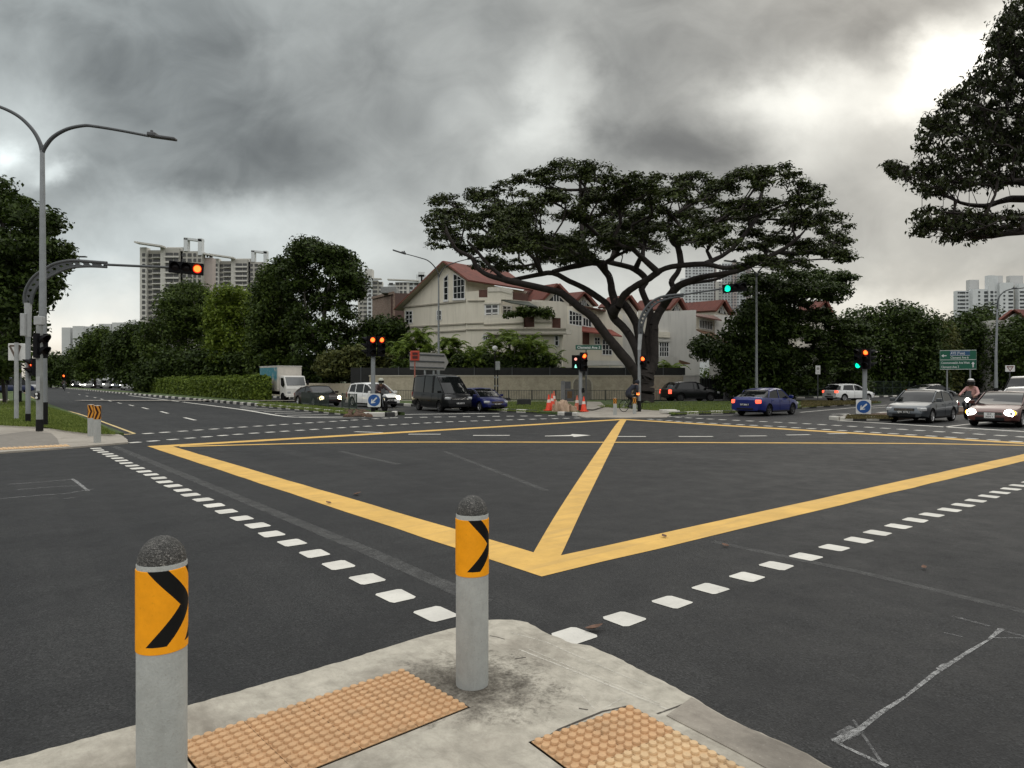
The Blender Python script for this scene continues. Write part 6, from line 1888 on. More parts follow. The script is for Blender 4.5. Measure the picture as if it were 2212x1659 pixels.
b = MB(); b.ext([f5.p(q, k) for q, k in zip(Nq((738, 545), (1020, 575), (1122, 640), (745, 575)), (-.6, -.6, .9, .9))], (0, 0, -.14)); b.build('eave_board', BROWN, h5)
b = MB(); b.ext([f5.p(q, k) for q, k in zip(Nq((735, 775), (1000, 828), (1200, 962), (955, 900)), (-.6, -.6, 1.6, 1.6))], (0, 0, -.14)); b.build('awning', AWB, h5)
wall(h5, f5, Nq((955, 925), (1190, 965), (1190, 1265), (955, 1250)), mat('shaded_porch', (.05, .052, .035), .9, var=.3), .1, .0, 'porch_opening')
wall(h5, f5, Nq((545, 1455), (790, 1455), (790, 1500), (600, 1500)), DARKV, .2, 1.5, 'car_porch_roof')
gable(h5, (1566, 650), (1548, 673), (1583, 681), (1482, 657), 84, 96)
h6 = house('house with brown roof peak poking above the dark trees right of the big tree', 38, 92)
gable(h6, (1785.4, 651), (1764, 674), (1797, 676), (1736, 656), 90, 98)
b = MB(); p = W(1770, 672, 90) - h6.location; b.box((p.x, p.y + 4, p.z / 2), (5, 6, p.z)); b.build('wall', CREAM2, h6)
h7 = house('red-roofed white house at the right edge below the white flats', 70, 102)
gable(h7, (2187, 670.5), (2160, 691), (2218, 692), (2270, 671), 98, 104, WPL)
b = MB(); p = W(2190, 690, 98) - h7.location; b.box((p.x, p.y + 4.2, p.z / 2), (4.2, 6, p.z)); b.build('wall', WPL, h7)
h8 = house('roof of a further terraced house just left of the dark trees', 33, 88)
gable(h8, (1622, 668), (1596, 682), (1642, 684), (1640, 666), 88, 95)
b = MB(); p = W(1620, 683, 88) - h8.location; b.box((p.x, p.y + 4, p.z / 2), (4.5, 6, p.z)); b.build('wall', WPL, h8)

# ---- brick building behind the trees
o_ = Vector((-16.3, 95, .1)); br = thing('brick_building', 'flat-roofed brown brick building between the trees and the cream house', 'building', o_)


def brick():
    m, nt, b, oc = base('brown_brick')
    t_ = nd(nt, 'ShaderNodeTexBrick'); mp = nd(nt, 'ShaderNodeMapping'); mp.inputs['Rotation'].default_value = (PI / 2, 0, 0); nt.links.new(oc, mp.inputs[0]); nt.links.new(mp.outputs[0], t_.inputs[0])
    t_.inputs['Color1'].default_value = (.17, .11, .08, 1); t_.inputs['Color2'].default_value = (.24, .17, .13, 1); t_.inputs['Mortar'].default_value = (.2, .18, .15, 1); t_.inputs['Scale'].default_value = 2.2
    nt.links.new(mixc(nt, .4, t_.outputs[0], ramp(nt, noise(nt, oc, 1.5, 5, .7), [(.3, .3), (.7, .65)]), 'OVERLAY'), b.inputs['Base Color']); b.inputs['Roughness'].default_value = .9
    return m


BRK = brick()
fb_ = Fac((W(848.7, 700, 95).x, 95), (W(804, 700, 104).x, 104), o_); fc_ = Fac((W(848.7, 700, 95).x, 95), (W(890, 700, 101).x, 101), o_)
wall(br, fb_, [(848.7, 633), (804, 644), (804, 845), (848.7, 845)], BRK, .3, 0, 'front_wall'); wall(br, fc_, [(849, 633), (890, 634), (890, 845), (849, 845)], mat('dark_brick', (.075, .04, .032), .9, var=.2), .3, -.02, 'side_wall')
b = MB(); p = W(842, 628, 97) - o_; b.box(p, (2.2, 2, .9)); b.build('roof_plant', GREYP, br, bevel=.05)
b = MB(); b.bar(fb_.p((850, 632.5), .1), fb_.p((804, 643.5), .1), .35, .25, up=fb_.n); b.build('parapet', BRK, br)


# ---- tower blocks
def tower(name, label, Yd, masses, wins, extra=None, floors=None, gmat=None, group='tower blocks'):
    """masses: (px0, px1, pytop, depth offset, thickness, material); wins: per floor (px0, px1, offset, height fraction); floors: (py of top window, spacing, count)"""
    xs = [m[0] for m in masses] + [m[1] for m in masses]; c = W((min(xs) + max(xs)) / 2, 800, Yd); o = Vector((c.x, Yd, .1))
    t = thing(name, label, 'tower block', o, 0, group); k = Yd / F
    by = {}
    for (a, c_, top, off, th, m) in masses:
        x0, x1 = W(a, 0, Yd).x - o.x, W(c_, 0, Yd).x - o.x; z = CAM - (top - H0) * k - o.z
        by.setdefault(m.name, (m, MB()))[1].box(((x0 + x1) / 2, -off + th / 2, z / 2), (x1 - x0, th, z))
    for m, b in by.values():
        b.build('block_wall', m, t)
    y0, dy, n = floors
    todo = []
    for f_ in range(n):
        for (a, c_, off, hf) in wins:
            todo.append((a, c_, y0 + dy * f_, dy * hf, off))
    meshes = {}; rest = MB()
    G_ = gmat or WGL
    for i, (a, c_, y, h_, off) in enumerate(todo):
        p = W((a + c_) / 2, y + h_ / 2, Yd) - o; sx = (c_ - a) * k; sz = h_ * k
        pos = Vector((p.x, -off - .08, p.z))
        if i >= 96:
            rest.box(pos, (sx, .3, sz)); continue
        key = (round(sx, 2), round(sz, 2))
        if key not in meshes:
            b = MB(); b.box((0, 0, 0), (sx, .3, sz)); w_ = b.build('window', G_, t, loc=pos); meshes[key] = w_
        else:
            w_ = meshes[key].copy(); COL.objects.link(w_); w_.location = pos
    if rest.v:
        r = rest.build('windows_below', G_, t); r['kind'] = 'stuff'
    if extra:
        extra(t, o, k)
    return t


def facmat(name, rgb):
    return plaster(name, rgb, .2)


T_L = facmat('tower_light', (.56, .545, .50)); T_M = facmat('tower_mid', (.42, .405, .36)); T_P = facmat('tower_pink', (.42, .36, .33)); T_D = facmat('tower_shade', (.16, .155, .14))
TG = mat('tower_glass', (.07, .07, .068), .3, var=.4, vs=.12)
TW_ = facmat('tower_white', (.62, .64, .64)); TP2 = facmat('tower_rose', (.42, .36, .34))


def ridge(x, y, s, ox, oy, bx, by):
    """tower photo-zoom coordinates -> photo px"""
    return zI(bx + (x - ox) * s, by + (y - oy) * s)


def condo(label, Yd, s, bx, by, n):
    q = lambda x, y: ridge(x, y, s, 125, 330, bx, by)
    X_ = lambda x: q(x, 0)[0]; Y_ = lambda y: q(0, y)[1]
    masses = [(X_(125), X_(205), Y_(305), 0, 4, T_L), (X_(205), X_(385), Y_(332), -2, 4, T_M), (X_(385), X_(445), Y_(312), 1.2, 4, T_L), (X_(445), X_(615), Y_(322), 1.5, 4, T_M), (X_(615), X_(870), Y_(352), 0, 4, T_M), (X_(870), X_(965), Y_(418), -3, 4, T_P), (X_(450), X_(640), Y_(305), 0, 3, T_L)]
    wins = [(X_(155), X_(190), 0, .6), (X_(207), X_(250), -2, .55), (X_(262), X_(375), -2, .62), (X_(455), X_(540), 1.6, .55), (X_(552), X_(605), 1.6, .55), (X_(630), X_(675), 0, .6), (X_(700), X_(745), 0, .6), (X_(768), X_(800), 0, .6), (X_(825), X_(855), 0, .6), (X_(885), X_(905), -4, .5), (X_(918), X_(958), -4, .55)]

    def ex(t, o, k):
        P = lambda x, y, off=0: W(*q(x, y), Yd) - o + Vector((0, -off, 0))
        b = MB(); b.bar(P(125, 265, 3), P(445, 312, 3), 5, .8, up=(0, 0, 1)); b.bar(P(868, 376, -3), P(958, 388, -3), 5, .7); b.build('roof_blade', T_L, t)
        b = MB()
        for x in (678, 848):
            b.bar(P(x, 352 if x < 700 else 400, -1), P(x, 200, -1), 46 * .18045 * s * k, 3, up=(0, 1, 0))
        b.bar(P(655, 200, -1), P(872, 226, -1), 3, 26 * .18045 * s * k); b.build('roof_frame', TW_, t)
        b = MB()
        for f_ in range(n):
            y = 375 + 63 * f_ + 40
            b.box(P(530, y + 12, 1.9), (170 * .18045 * s * k, 1.2, 20 * .18045 * s * k)); b.box(P(318, y + 8, -1.2), (118 * .18045 * s * k, 1.2, 12 * .18045 * s * k))
        b.build('balcony_bands', T_L, t)
    return tower('condominium_tower', label, Yd, masses, wins, ex, (Y_(378), 63 * .18045 * s, n), TG)


condo('tallest left tower block with a rectangular frame on its roof, behind the red overhead light', 360, 1, 125, 330, 16)
condo('second tower block with a roof frame, partly behind the tall trees', 420, .87, 1000, 462, 13)
jx = lambda x: zJ(x, 0)[0]; jy = lambda y: zJ(0, y)[1]


def ex3(t, o, k):
    p = W(jx(1097), jy(500), 520) - o; b = MB(); b.box((p.x, 2, p.z), (105 * .14436 * k, 8, 125 * .14436 * k)); b.build('lift_house', T_L, t)
    b = MB(); b.bar(W(jx(1150), jy(577), 520) - o, W(jx(1285), jy(582), 520) - o, 4, .8); b.build('roof_blade', T_L, t)


tower('condominium_tower', 'pale tower block just right of the tall dark tree, white window strip down its middle', 520, [(jx(930), jx(1075), jy(570), 0, 4, T_M), (jx(1075), jx(1152), jy(556), 1.5, 4, TW_), (jx(1152), jx(1230), jy(600), 0, 4, T_M), (jx(1230), jx(1292), jy(615), -2, 4, T_L)], [(jx(960), jx(1000), 0, .45), (jx(1015), jx(1065), 0, .5), (jx(1096), jx(1137), 1.6, .55), (jx(1160), jx(1222), 0, .6), (jx(1240), jx(1285), -2, .5)], ex3, (jy(625), 62 * .14436, 14), TG)


def ex4(t, o, k):
    P = lambda x, y: W(jx(x), jy(y), 560) - o
    b = MB(); b.bar(P(1380, 590), P(1850, 610), 5, .9); b.build('roof_blade', T_L, t)
    b = MB(); b.bar(P(1855, 640), P(1855, 520), 5, 3, up=(0, 1, 0)); b.bar(P(1915, 640), P(1915, 520), 4, 3, up=(0, 1, 0)); b.bar(P(1838, 515), P(1930, 515), 3, 4); b.build('roof_frame', TW_, t)


tower('condominium_tower', 'far tower block with a roof frame directly behind the cream house gable', 560, [(jx(1375), jx(1490), jy(650), -1, 4, TW_), (jx(1490), jx(1700), jy(628), 0, 4, T_L), (jx(1700), jx(1860), jy(628), -1, 4, TW_), (jx(1840), jx(1960), jy(640), -2, 4, T_L)], [(jx(1395), jx(1455), -1, .55), (jx(1500), jx(1550), 0, .6), (jx(1560), jx(1600), 0, .6), (jx(1620), jx(1660), 0, .6), (jx(1705), jx(1750), -1, .6), (jx(1775), jx(1830), -1, .6)], ex4, (jy(635), 62 * .14436, 10), TG)
# slab block far left
bx_ = lambda x: zB(x, 0)[0]; by_ = lambda y: zB(0, y)[1]
HD = facmat('flats_grey_white', (.55, .56, .55))
tower('slab_block', 'low white slab block stepping up behind the trees at the far left', 330, [(bx_(527), bx_(600), by_(588), 0, 3, HD), (bx_(585), bx_(635), by_(648), -3, 3, HD), (bx_(632), bx_(722), by_(577), 1, 3, HD), (bx_(690), bx_(760), by_(575), -3, 3, HD), (bx_(745), bx_(860), by_(572), -2, 3, HD), (bx_(853), bx_(962), by_(558), 1, 3, HD), (bx_(940), bx_(990), by_(590), -3, 3, HD), (bx_(968), bx_(1072), by_(547), 1, 3, HD), (bx_(1060), bx_(1110), by_(570), -3, 3, HD), (bx_(1095), bx_(1190), by_(539), 1, 3, HD)],
      [(bx_(590), bx_(628), -2.9, .5), (bx_(700), bx_(730), -2.9, .5), (bx_(945), bx_(968), -2.9, .5), (bx_(1065), bx_(1093), -2.9, .5)], None, (by_(672), 42 * .25263, 7), TG)
ox_ = lambda x: zO(x, 0)[0]; oy_ = lambda y: zO(0, y)[1]
fl = []


def exo(t, o, k):
    for (a, c, y0, y1, off) in ((925, 1095, 355, 545, -4), (1250, 1510, 285, 440, -3), (1660, 1900, 280, 460, -4)):
        b = MB(); p = W(ox_((a + c) / 2), oy_((y0 + y1) / 2), 480) - o; b.box((p.x, -off + 4, p.z), ((c - a) * .12032 * k, 4, (y1 - y0) * .12032 * k)); b.build('roof_block', mat('roof_block_grey', (.5, .5, .49), .8), t)


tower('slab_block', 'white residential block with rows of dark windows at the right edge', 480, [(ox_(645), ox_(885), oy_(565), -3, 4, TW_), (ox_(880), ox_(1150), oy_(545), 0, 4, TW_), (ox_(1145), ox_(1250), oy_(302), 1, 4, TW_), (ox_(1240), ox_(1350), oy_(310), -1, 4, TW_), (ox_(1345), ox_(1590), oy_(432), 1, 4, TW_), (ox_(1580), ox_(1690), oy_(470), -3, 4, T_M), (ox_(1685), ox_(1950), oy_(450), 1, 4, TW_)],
      [(ox_(655), ox_(680), -2.9, .4), (ox_(690), ox_(790), -2.9, .42), (ox_(810), ox_(845), -2.9, .35), (ox_(975), ox_(1008), 0, .42), (ox_(1082), ox_(1146), 0, .62), (ox_(1176), ox_(1226), 1, .62), (ox_(1270), ox_(1322), -1, .35), (ox_(1408), ox_(1440), 1, .4), (ox_(1500), ox_(1578), 1, .45), (ox_(1605), ox_(1645), -3, .5), (ox_(1702), ox_(1900), 1, .42)], exo, (oy_(585), 68.5 * .12032, 15), mat('flats_glass', (.05, .055, .06), .3, var=.3, vs=.2))
nx_ = lambda x: zN(x, 0)[0]; ny_ = lambda y: zN(0, y)[1]
cols = [580, 630, 690, 735, 785, 830, 870, 915, 955, 1000]
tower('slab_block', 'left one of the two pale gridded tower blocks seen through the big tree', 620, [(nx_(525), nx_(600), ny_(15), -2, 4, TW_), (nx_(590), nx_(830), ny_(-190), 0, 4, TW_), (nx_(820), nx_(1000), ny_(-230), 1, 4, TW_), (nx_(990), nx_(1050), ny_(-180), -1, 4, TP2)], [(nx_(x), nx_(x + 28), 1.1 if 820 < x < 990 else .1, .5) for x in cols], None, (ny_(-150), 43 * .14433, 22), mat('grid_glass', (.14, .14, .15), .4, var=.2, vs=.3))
cols = [1075, 1120, 1165, 1210, 1255, 1300, 1345, 1395, 1440, 1490, 1530]
tower('slab_block', 'right one of the two pale gridded tower blocks, behind the green overhead light', 600, [(nx_(1060), nx_(1150), ny_(60), -2, 4, T_L), (nx_(1145), nx_(1290), ny_(-220), 0, 4, TW_), (nx_(1280), nx_(1340), ny_(-240), 1, 4, TP2), (nx_(1335), nx_(1480), ny_(-210), .5, 4, TW_), (nx_(1470), nx_(1570), ny_(-150), -1, 4, TP2)], [(nx_(x), nx_(x + 28), 1.1, .5) for x in cols], None, (ny_(-190), 43 * .14433, 20), mat('grid_glass', (.14, .14, .15), .4, var=.2, vs=.3))


# ---- stone boundary wall, its dark screen, gate
def stone():
    m, nt, b, oc = base('granite_wall')
    n = noise(nt, oc, 1.1, 6, .7, .4); f = noise(nt, oc, 9, 5, .75, .3); v = nd(nt, 'ShaderNodeTexVoronoi'); v.inputs['Scale'].default_value = 7; nt.links.new(oc, v.inputs['Vector'])
    c = ramp(nt, n, [(.3, (.34, .30, .22)), (.7, (.50, .445, .335))])
    c = mixc(nt, ramp(nt, f, [(.5, 0), (.75, .55)]), c, (.22, .19, .145))
    c = mixc(nt, .3, c, ramp(nt, v.outputs['Color'], [(0, .35), (1, .62)]), 'OVERLAY')
    nt.links.new(c, b.inputs['Base Color']); b.inputs['Roughness'].default_value = .9; bump(nt, b, f, .7, .03)
    return m


ST = stone(); CAPW = plaster('wall_cap', (.50, .46, .37), .3)
xa, xb = W(798, 812, 66.5).x, W(1476, 812, 66.5).x; ht = CAM - (813 - H0) * 66.5 / F
t = thing('stone_wall', 'long beige stone boundary wall with pale coping behind the railing', 'wall', (xa, 66.5, .1))
b = MB(); b.box(((xb - xa) / 2, .2, ht / 2 - .05), (xb - xa, .4, ht - .1)); b.build('masonry', ST, t)
b = MB(); b.box(((xb - xa) / 2, .2, ht - .05), (xb - xa + .1, .52, .12)); b.build('coping', CAPW, t)
p = W(1258, 842, 66.5); b = MB()
for k in range(13):
    a0, a1 = PI * k / 12, PI * (k + 1) / 12
    if k < 12:
        b.bar((p.x - xa + math.cos(a0) * .95, -.01, 1.35 + math.sin(a0) * .95), (p.x - xa + math.cos(a1) * .95, -.01, 1.35 + math.sin(a1) * .95), .12, .1, up=(0, 1, 0))
b.box((p.x - xa - .95, -.01, .7), (.1, .12, 1.4)); b.box((p.x - xa + .95, -.01, .7), (.1, .12, 1.4)); b.build('niche_arch', CAPW, t)
b = MB(); b.box((p.x - xa, .005, 1.0), (1.7, .02, 1.9)); b.build('niche_panel', mat('niche_grey', (.22, .2, .165), .9, var=.2), t)
t = thing('stone_wall', 'darker lower boundary wall running back along the left road under the trees', 'wall', (xa, 66.7, .1))
b = MB(); b.bar((-.05, .1, .78), (-13, 15.5, .78), .4, 1.56); b.bar((-13, 15.5, .78), (-60, 78, .78), .4, 1.56); b.build('masonry', ST, t)
t = thing('screen_fence', 'low black screen fence standing behind the stone wall', 'fence', (xa - 2, 67.4, .1)); SCR = mat('black_screen', (.012, .013, .012), .8, var=.3, vs=2)
b = MB(); b.box(((xb - xa) / 2 + 1.2, 0, 1.55), (xb - xa + 2.4, .08, 3.1)); b.build('screen', SCR, t)
for k in range(9):
    b = MB(); b.box((1 + k * (xb - xa) / 8.2, -.06, 1.6), (.08, .08, 3.2)); b.build('post', DGALV, t)
t = thing('garden_wall', 'short plain whitish wall next to the dark gate behind the black crossover', 'wall', (W(1475, 820, 67).x, 67, .1))
b = MB(); xw = W(1510, 820, 67).x - W(1475, 820, 67).x; b.box((xw / 2 + .05, .15, 1.15), (xw, .3, 2.3)); b.box((xw / 2 + .05, .15, 2.33), (xw + .1, .4, .1)); b.build('panel', WPL, t)
x0, x1 = W(1512, 820, 68).x, W(1564, 820, 68).x
t = thing('gate', 'dark closed driveway gate between white wall and grey letterbox pillar', 'gate', (x0, 68, .1))
b = MB(); b.box(((x1 - x0) / 2, 0, 1.05), (x1 - x0 - .05, .06, 2.0))
b.build('leaf', SCR, t); b = MB()
for k in range(9):
    b.box(((x1 - x0) * (k + .5) / 9, -.05, 1.08), (.06, .05, 2.1))
b.box(((x1 - x0) / 2, -.05, 2.12), (x1 - x0, .08, .08)); b.build('gate_bars', DGRN, t)
t = thing('gate_pillar', 'grey gate pillar with dark letterbox and small white globe lamp', 'pillar', (W(1572.5, 820, 67.5).x, 67.5, .1))
b = MB(); b.box((0, 0, 1.15), (.75, .6, 2.3)); b.box((0, 0, 2.35), (.95, .75, .16)); b.build('shaft', GST, t, bevel=.02)
b = MB(); b.box((.02, -.31, 1.75), (.42, .05, .26)); b.box((.02, -.31, .95), (.42, .05, .3)); b.build('letterbox', TRIM, t)
b = MB(); b.lathe([(0, -.16), (.12, -.11), (.17, 0), (.12, .12), (0, .17)], 12, (0, 0, 2.66)); b.build('globe', GLOBE, t, smooth=True, ang=80)
# ================================================================ trees, palms, hedges, grass
def leaf_mat(name, dark, light, trans=.25, rough=.5):
    m, nt, b, oc = base(name)
    g = nt.nodes.new('ShaderNodeNewGeometry'); r = g.outputs['Random Per Island']
    n = noise(nt, oc, .55, 4, .6)
    k = mth(nt, 'ADD', mth(nt, 'MULTIPLY', r, .55), mth(nt, 'MULTIPLY', n, .6))
    c = ramp(nt, k, [(.25, dark), (.55, tuple((a + q) / 2 for a, q in zip(dark, light))), (.9, light)])
    nt.links.new(c, b.inputs['Base Color']); b.inputs['Roughness'].default_value = rough; b.inputs['Specular IOR Level'].default_value = .12
    t = nt.nodes.new('ShaderNodeBsdfTranslucent'); nt.links.new(c, t.inputs[0])
    mx = nt.nodes.new('ShaderNodeMixShader'); mx.inputs[0].default_value = trans
    nt.links.new(b.outputs[0], mx.inputs[1]); nt.links.new(t.outputs[0], mx.inputs[2])
    nt.links.new(mx.outputs[0], nt.nodes['Material Output'].inputs[0])
    return m


def quads(name, V, m, parent=None, loc=None):
    """V: (N,4,3) corner array -> one mesh of N leaf faces"""
    N = len(V); me = bpy.data.meshes.new(name)
    me.vertices.add(N * 4); me.vertices.foreach_set('co', np.ascontiguousarray(V, np.float32).ravel())
    me.loops.add(N * 4); me.loops.foreach_set('vertex_index', np.arange(N * 4, dtype=np.int32))
    me.polygons.add(N); me.polygons.foreach_set('loop_start', np.arange(0, N * 4, 4, dtype=np.int32))
    me.materials.append(m); me.update(calc_edges=True)
    o = bpy.data.objects.new(name, me); COL.objects.link(o)
    if parent is not None:
        o.parent = parent
    if loc is not None:
        o.location = loc
    return o


def unit(a):
    return a / np.maximum(1e-9, np.linalg.norm(a, axis=1, keepdims=True))


def leaf_quads(C, Nn, size, aspect, rng, droop=0.):
    T = unit(np.cross(Nn, unit(rng.normal(size=C.shape)))); T[:, 2] -= droop; T = unit(T); B = unit(np.cross(Nn, T))
    s = (size * rng.uniform(.45, 1.0, len(C)) ** 1.6 * 1.8)[:, None]
    w = s * aspect
    bend = unit(np.cross(T, B)) * s * .12
    return np.stack([C - T * s * .5, C - B * w * .5 + bend, C + T * s * .5, C + B * w * .5 + bend], 1)


def clump_leaves(cen, rx, rz, per, size, rng, aspect=.55, up=.6, shell=.5, droop=0.):
    if size > .3 and per > 30:
        per = int(per * 1.75); size *= .72
    n = len(cen) * per; c = np.repeat(cen, per, 0); rr = np.repeat(rx, per); rzz = np.repeat(rz, per)
    d = unit(rng.normal(size=(n, 3))); r = rng.uniform(0, 1, n) ** shell
    off = d * r[:, None]; off[:, 0] *= rr; off[:, 1] *= rr; off[:, 2] *= rzz
    Nn = unit(d * .7 + np.array([0, 0, up]) + rng.normal(size=(n, 3)) * .55)
    return leaf_quads(c + off, Nn, size, aspect, rng, droop)


def inpoly(x, y, P):
    c = False; j = len(P) - 1
    for i in range(len(P)):
        if (P[i][1] > y) != (P[j][1] > y) and x < (P[j][0] - P[i][0]) * (y - P[i][1]) / (P[j][1] - P[i][1]) + P[i][0]:
            c = not c
        j = i
    return c


def scatter(P, n, mind, rnd, inset=0.):
    xs = [p[0] for p in P]; ys = [p[1] for p in P]; out = []; tries = 0
    while len(out) < n and tries < n * 60:
        tries += 1
        x, y = rnd.uniform(min(xs), max(xs)), rnd.uniform(min(ys), max(ys))
        if not inpoly(x, y, P):
            continue
        if any(abs(x - a) < mind and abs(y - q) < mind for a, q in out):
            continue
        out.append((x, y))
    return out


BARK = mat('bark', (.028, .022, .019), .9, var=.4, vs=3, bmp=.8, bs=14)
BARKG = mat('grey_bark', (.11, .10, .085), .9, var=.35, vs=3, bmp=.6, bs=12)


def skeleton(par, paths, tips, m, o, tipr=.035, p=2.35, twigs=0, rng=None, spread=(1, .5), sag=.12, maxr=None):
    """main limbs as given, then every leaf clump is joined to the nearest wood below it"""
    nodes = []; parent = []; minr = []; start = 0

    def add(v, pa, r=0.):
        nodes.append(Vector(v)); parent.append(pa); minr.append(r); return len(nodes) - 1
    for path in paths:
        pts = [Vector(q[:3]) - o for q in path]; rs = [q[3] for q in path]
        P = arc(pts, 3); R = []
        for i in range(len(P)):
            f = i / 3; k = min(int(f), len(rs) - 2); R.append(rs[k] + (rs[k + 1] - rs[k]) * (f - k))
        if not nodes:
            pa = add(P[0], -1, R[0])
        else:
            pa = min(range(len(nodes)), key=lambda i: (nodes[i] - P[0]).length)
        jr = random.Random(len(nodes)); ph = jr.uniform(0, 6)
        for i, (q, r) in enumerate(zip(P[1:], R[1:])):
            k = .07 * r if i < len(P) - 2 else 0
            pa = add(q + Vector((jr.uniform(-k, k), jr.uniform(-k, k), jr.uniform(-k, k) * .6)), pa, r * (1 + .04 * math.sin(i * 1.1 + ph)))
    A = [n.copy() for n in nodes]; root = nodes[0]
    order = sorted(range(len(tips)), key=lambda i: (Vector(tips[i]) - o - root).length)
    arr = np.array([tuple(n) for n in nodes]); dr0 = np.linalg.norm(arr - np.array(tuple(root)), axis=1)
    r_ = random.Random(3)
    for i in order:
        c = Vector(tips[i]) - o; cv = np.array(tuple(c)); dc = (c - root).length
        d = np.linalg.norm(arr - cv, axis=1); d = d + np.where(dr0 > dc * .97, 50, 0) + np.where(arr[:, 2] > cv[2] + .4, 1.5, 0)
        if len(minr):
            d[:1] += 100
        pa = int(np.argmin(d)); a = nodes[pa]; L_ = (c - a).length; n = max(2, int(L_ / 1.3)); new = []
        ctrl = a.lerp(c, .5) + Vector((r_.uniform(-1, 1), r_.uniform(-1, 1), r_.uniform(-.2, .9))) * L_ * sag
        for k in range(1, n + 1):
            t = k / n; q = a * (1 - t) ** 2 + ctrl * 2 * t * (1 - t) + c * t * t
            pa = add(q, pa, 0); new.append(tuple(q))
        leafn = pa
        for w_ in range(twigs):
            e = c + Vector((r_.uniform(-1, 1) * spread[0], r_.uniform(-1, 1) * spread[0], r_.uniform(-.1, 1) * spread[1]))
            mm = add(c.lerp(e, .5) + Vector((0, 0, .1)), leafn, 0); add(e, mm, 0)
        arr = np.vstack([arr, np.array(new)]); dr0 = np.concatenate([dr0, np.linalg.norm(np.array(new) - np.array(tuple(root)), axis=1)])
        while len(arr) < len(nodes):
            ex = np.array([tuple(q) for q in nodes[len(arr):]]) + 1e4; arr = np.vstack([arr, ex]); dr0 = np.concatenate([dr0, np.full(len(ex), 1e5)])
    acc = [0.] * len(nodes); ch = [0] * len(nodes)
    for i in range(len(nodes)):
        if parent[i] >= 0:
            ch[parent[i]] += 1
    rad = [0.] * len(nodes)
    for i in range(len(nodes) - 1, -1, -1):
        r = (acc[i] if ch[i] else (tipr * (.45 if twigs else 1)) ** p) ** (1 / p)
        if minr[i] > 0:
            r = max(minr[i], min(r, minr[i] * 1.15))
        rad[i] = r
        if parent[i] >= 0:
            acc[parent[i]] += rad[i] ** p
    b = MB()
    for i in range(len(nodes)):
        pa = parent[i]
        if pa < 0:
            continue
        r0 = min(rad[pa], rad[i] * 1.35) if minr[pa] == 0 or minr[i] == 0 else rad[pa]
        b.tube([nodes[pa], nodes[i]], [r0, rad[i]], 10 if rad[i] > .25 else 6 if rad[i] > .08 else 4, caps=False)
    return b.build('trunk', m, par, smooth=True, ang=80)


def tree(name, label, base_px, Y, polys, n, mind, rx, rz, per, leaf, lm, bark=BARK, trunk_r=.3, depth=2.5, seed=1, paths=None, group=None, up=.6, twigs=0, aspect=.55, shell=.5, tipr=.04, fork=None, cat='tree', droop=0., extra_tips=None, z0=.1, dfun=None):
    rnd = random.Random(seed); rng = np.random.default_rng(seed)
    bx = W(base_px[0], 800, Y).x; o = Vector((bx, Y, z0))
    t = thing(name, label, cat, o, 0, group)
    P = []
    for poly, frac in polys:
        P += scatter(poly, max(1, int(n * frac)), mind, rnd)
    xs = [q[0] for q in P] or [base_px[0]]; mx = (min(xs) + max(xs)) / 2; hw = max(1, (max(xs) - min(xs)) / 2)
    tips = []
    for x, y in P:
        k = math.sqrt(max(.05, 1 - ((x - mx) / hw) ** 2))
        dy = dfun(x, y, rnd) if dfun else rnd.uniform(-1, 1) * depth * k
        tips.append(W(x, y, Y + dy))
    tips += extra_tips or []
    if paths is None:
        ys = sorted(q[1] for q in P); f = fork or (mx * .5 + base_px[0] * .5, ys[int(len(ys) * .72)])
        paths = [[(*o, trunk_r), (*W(base_px[0] * .6 + f[0] * .4, (H0 + 20) * .5 + f[1] * .5, Y), trunk_r * .85), (*W(*f, Y), trunk_r * .65), (*W(mx, ys[int(len(ys) * .35)], Y), trunk_r * .35)]]
    skeleton(t, paths, [tuple(q) for q in tips], bark, o, tipr, twigs=twigs, spread=(rx * .8, rz))
    cen = np.array([tuple(q - o) for q in tips]); k = rng.uniform(.7, 1.25, len(cen))
    V = clump_leaves(cen, rx * k, rz * k, per, leaf, rng, aspect, up, shell, droop)
    quads('crown', V, lm, t)
    return t


LF_RAIN = leaf_mat('rain_tree_leaf', (.013, .020, .005), (.055, .072, .016), .12)
LF_DARK = leaf_mat('dark_leaf', (.010, .019, .004), (.052, .080, .014), .15)
LF_MID = leaf_mat('mid_leaf', (.014, .028, .006), (.080, .115, .020), .2)
LF_LIME = leaf_mat('lime_leaf', (.035, .065, .008), (.19, .25, .03), .25)
LF_OLIVE = leaf_mat('olive_leaf', (.028, .040, .011), (.12, .125, .035), .2)
LF_PALM = leaf_mat('palm_leaf', (.035, .070, .010), (.20, .27, .045), .3)
LF_HEDGE = leaf_mat('hedge_leaf', (.028, .055, .008), (.19, .25, .035), .2)
LF_NEAR = leaf_mat('near_leaf', (.010, .014, .005), (.036, .046, .012), .12)

# ---- the great rain tree
YT = 57.
Dq = lambda x, y: zD(x, y)
Eq = lambda x, y: zE(x, y)
MM = lambda x, y: zM(x, y)
NN = lambda x, y: zN(x, y)


def limb(pts, r0, r1, d0, d1):
    n = len(pts); out = []
    for i, q in enumerate(pts):
        f = i / (n - 1); v = W(*q, YT + d0 + (d1 - d0) * f); out.append((v.x, v.y, v.z, r0 + (r1 - r0) * f ** .7))
    return out


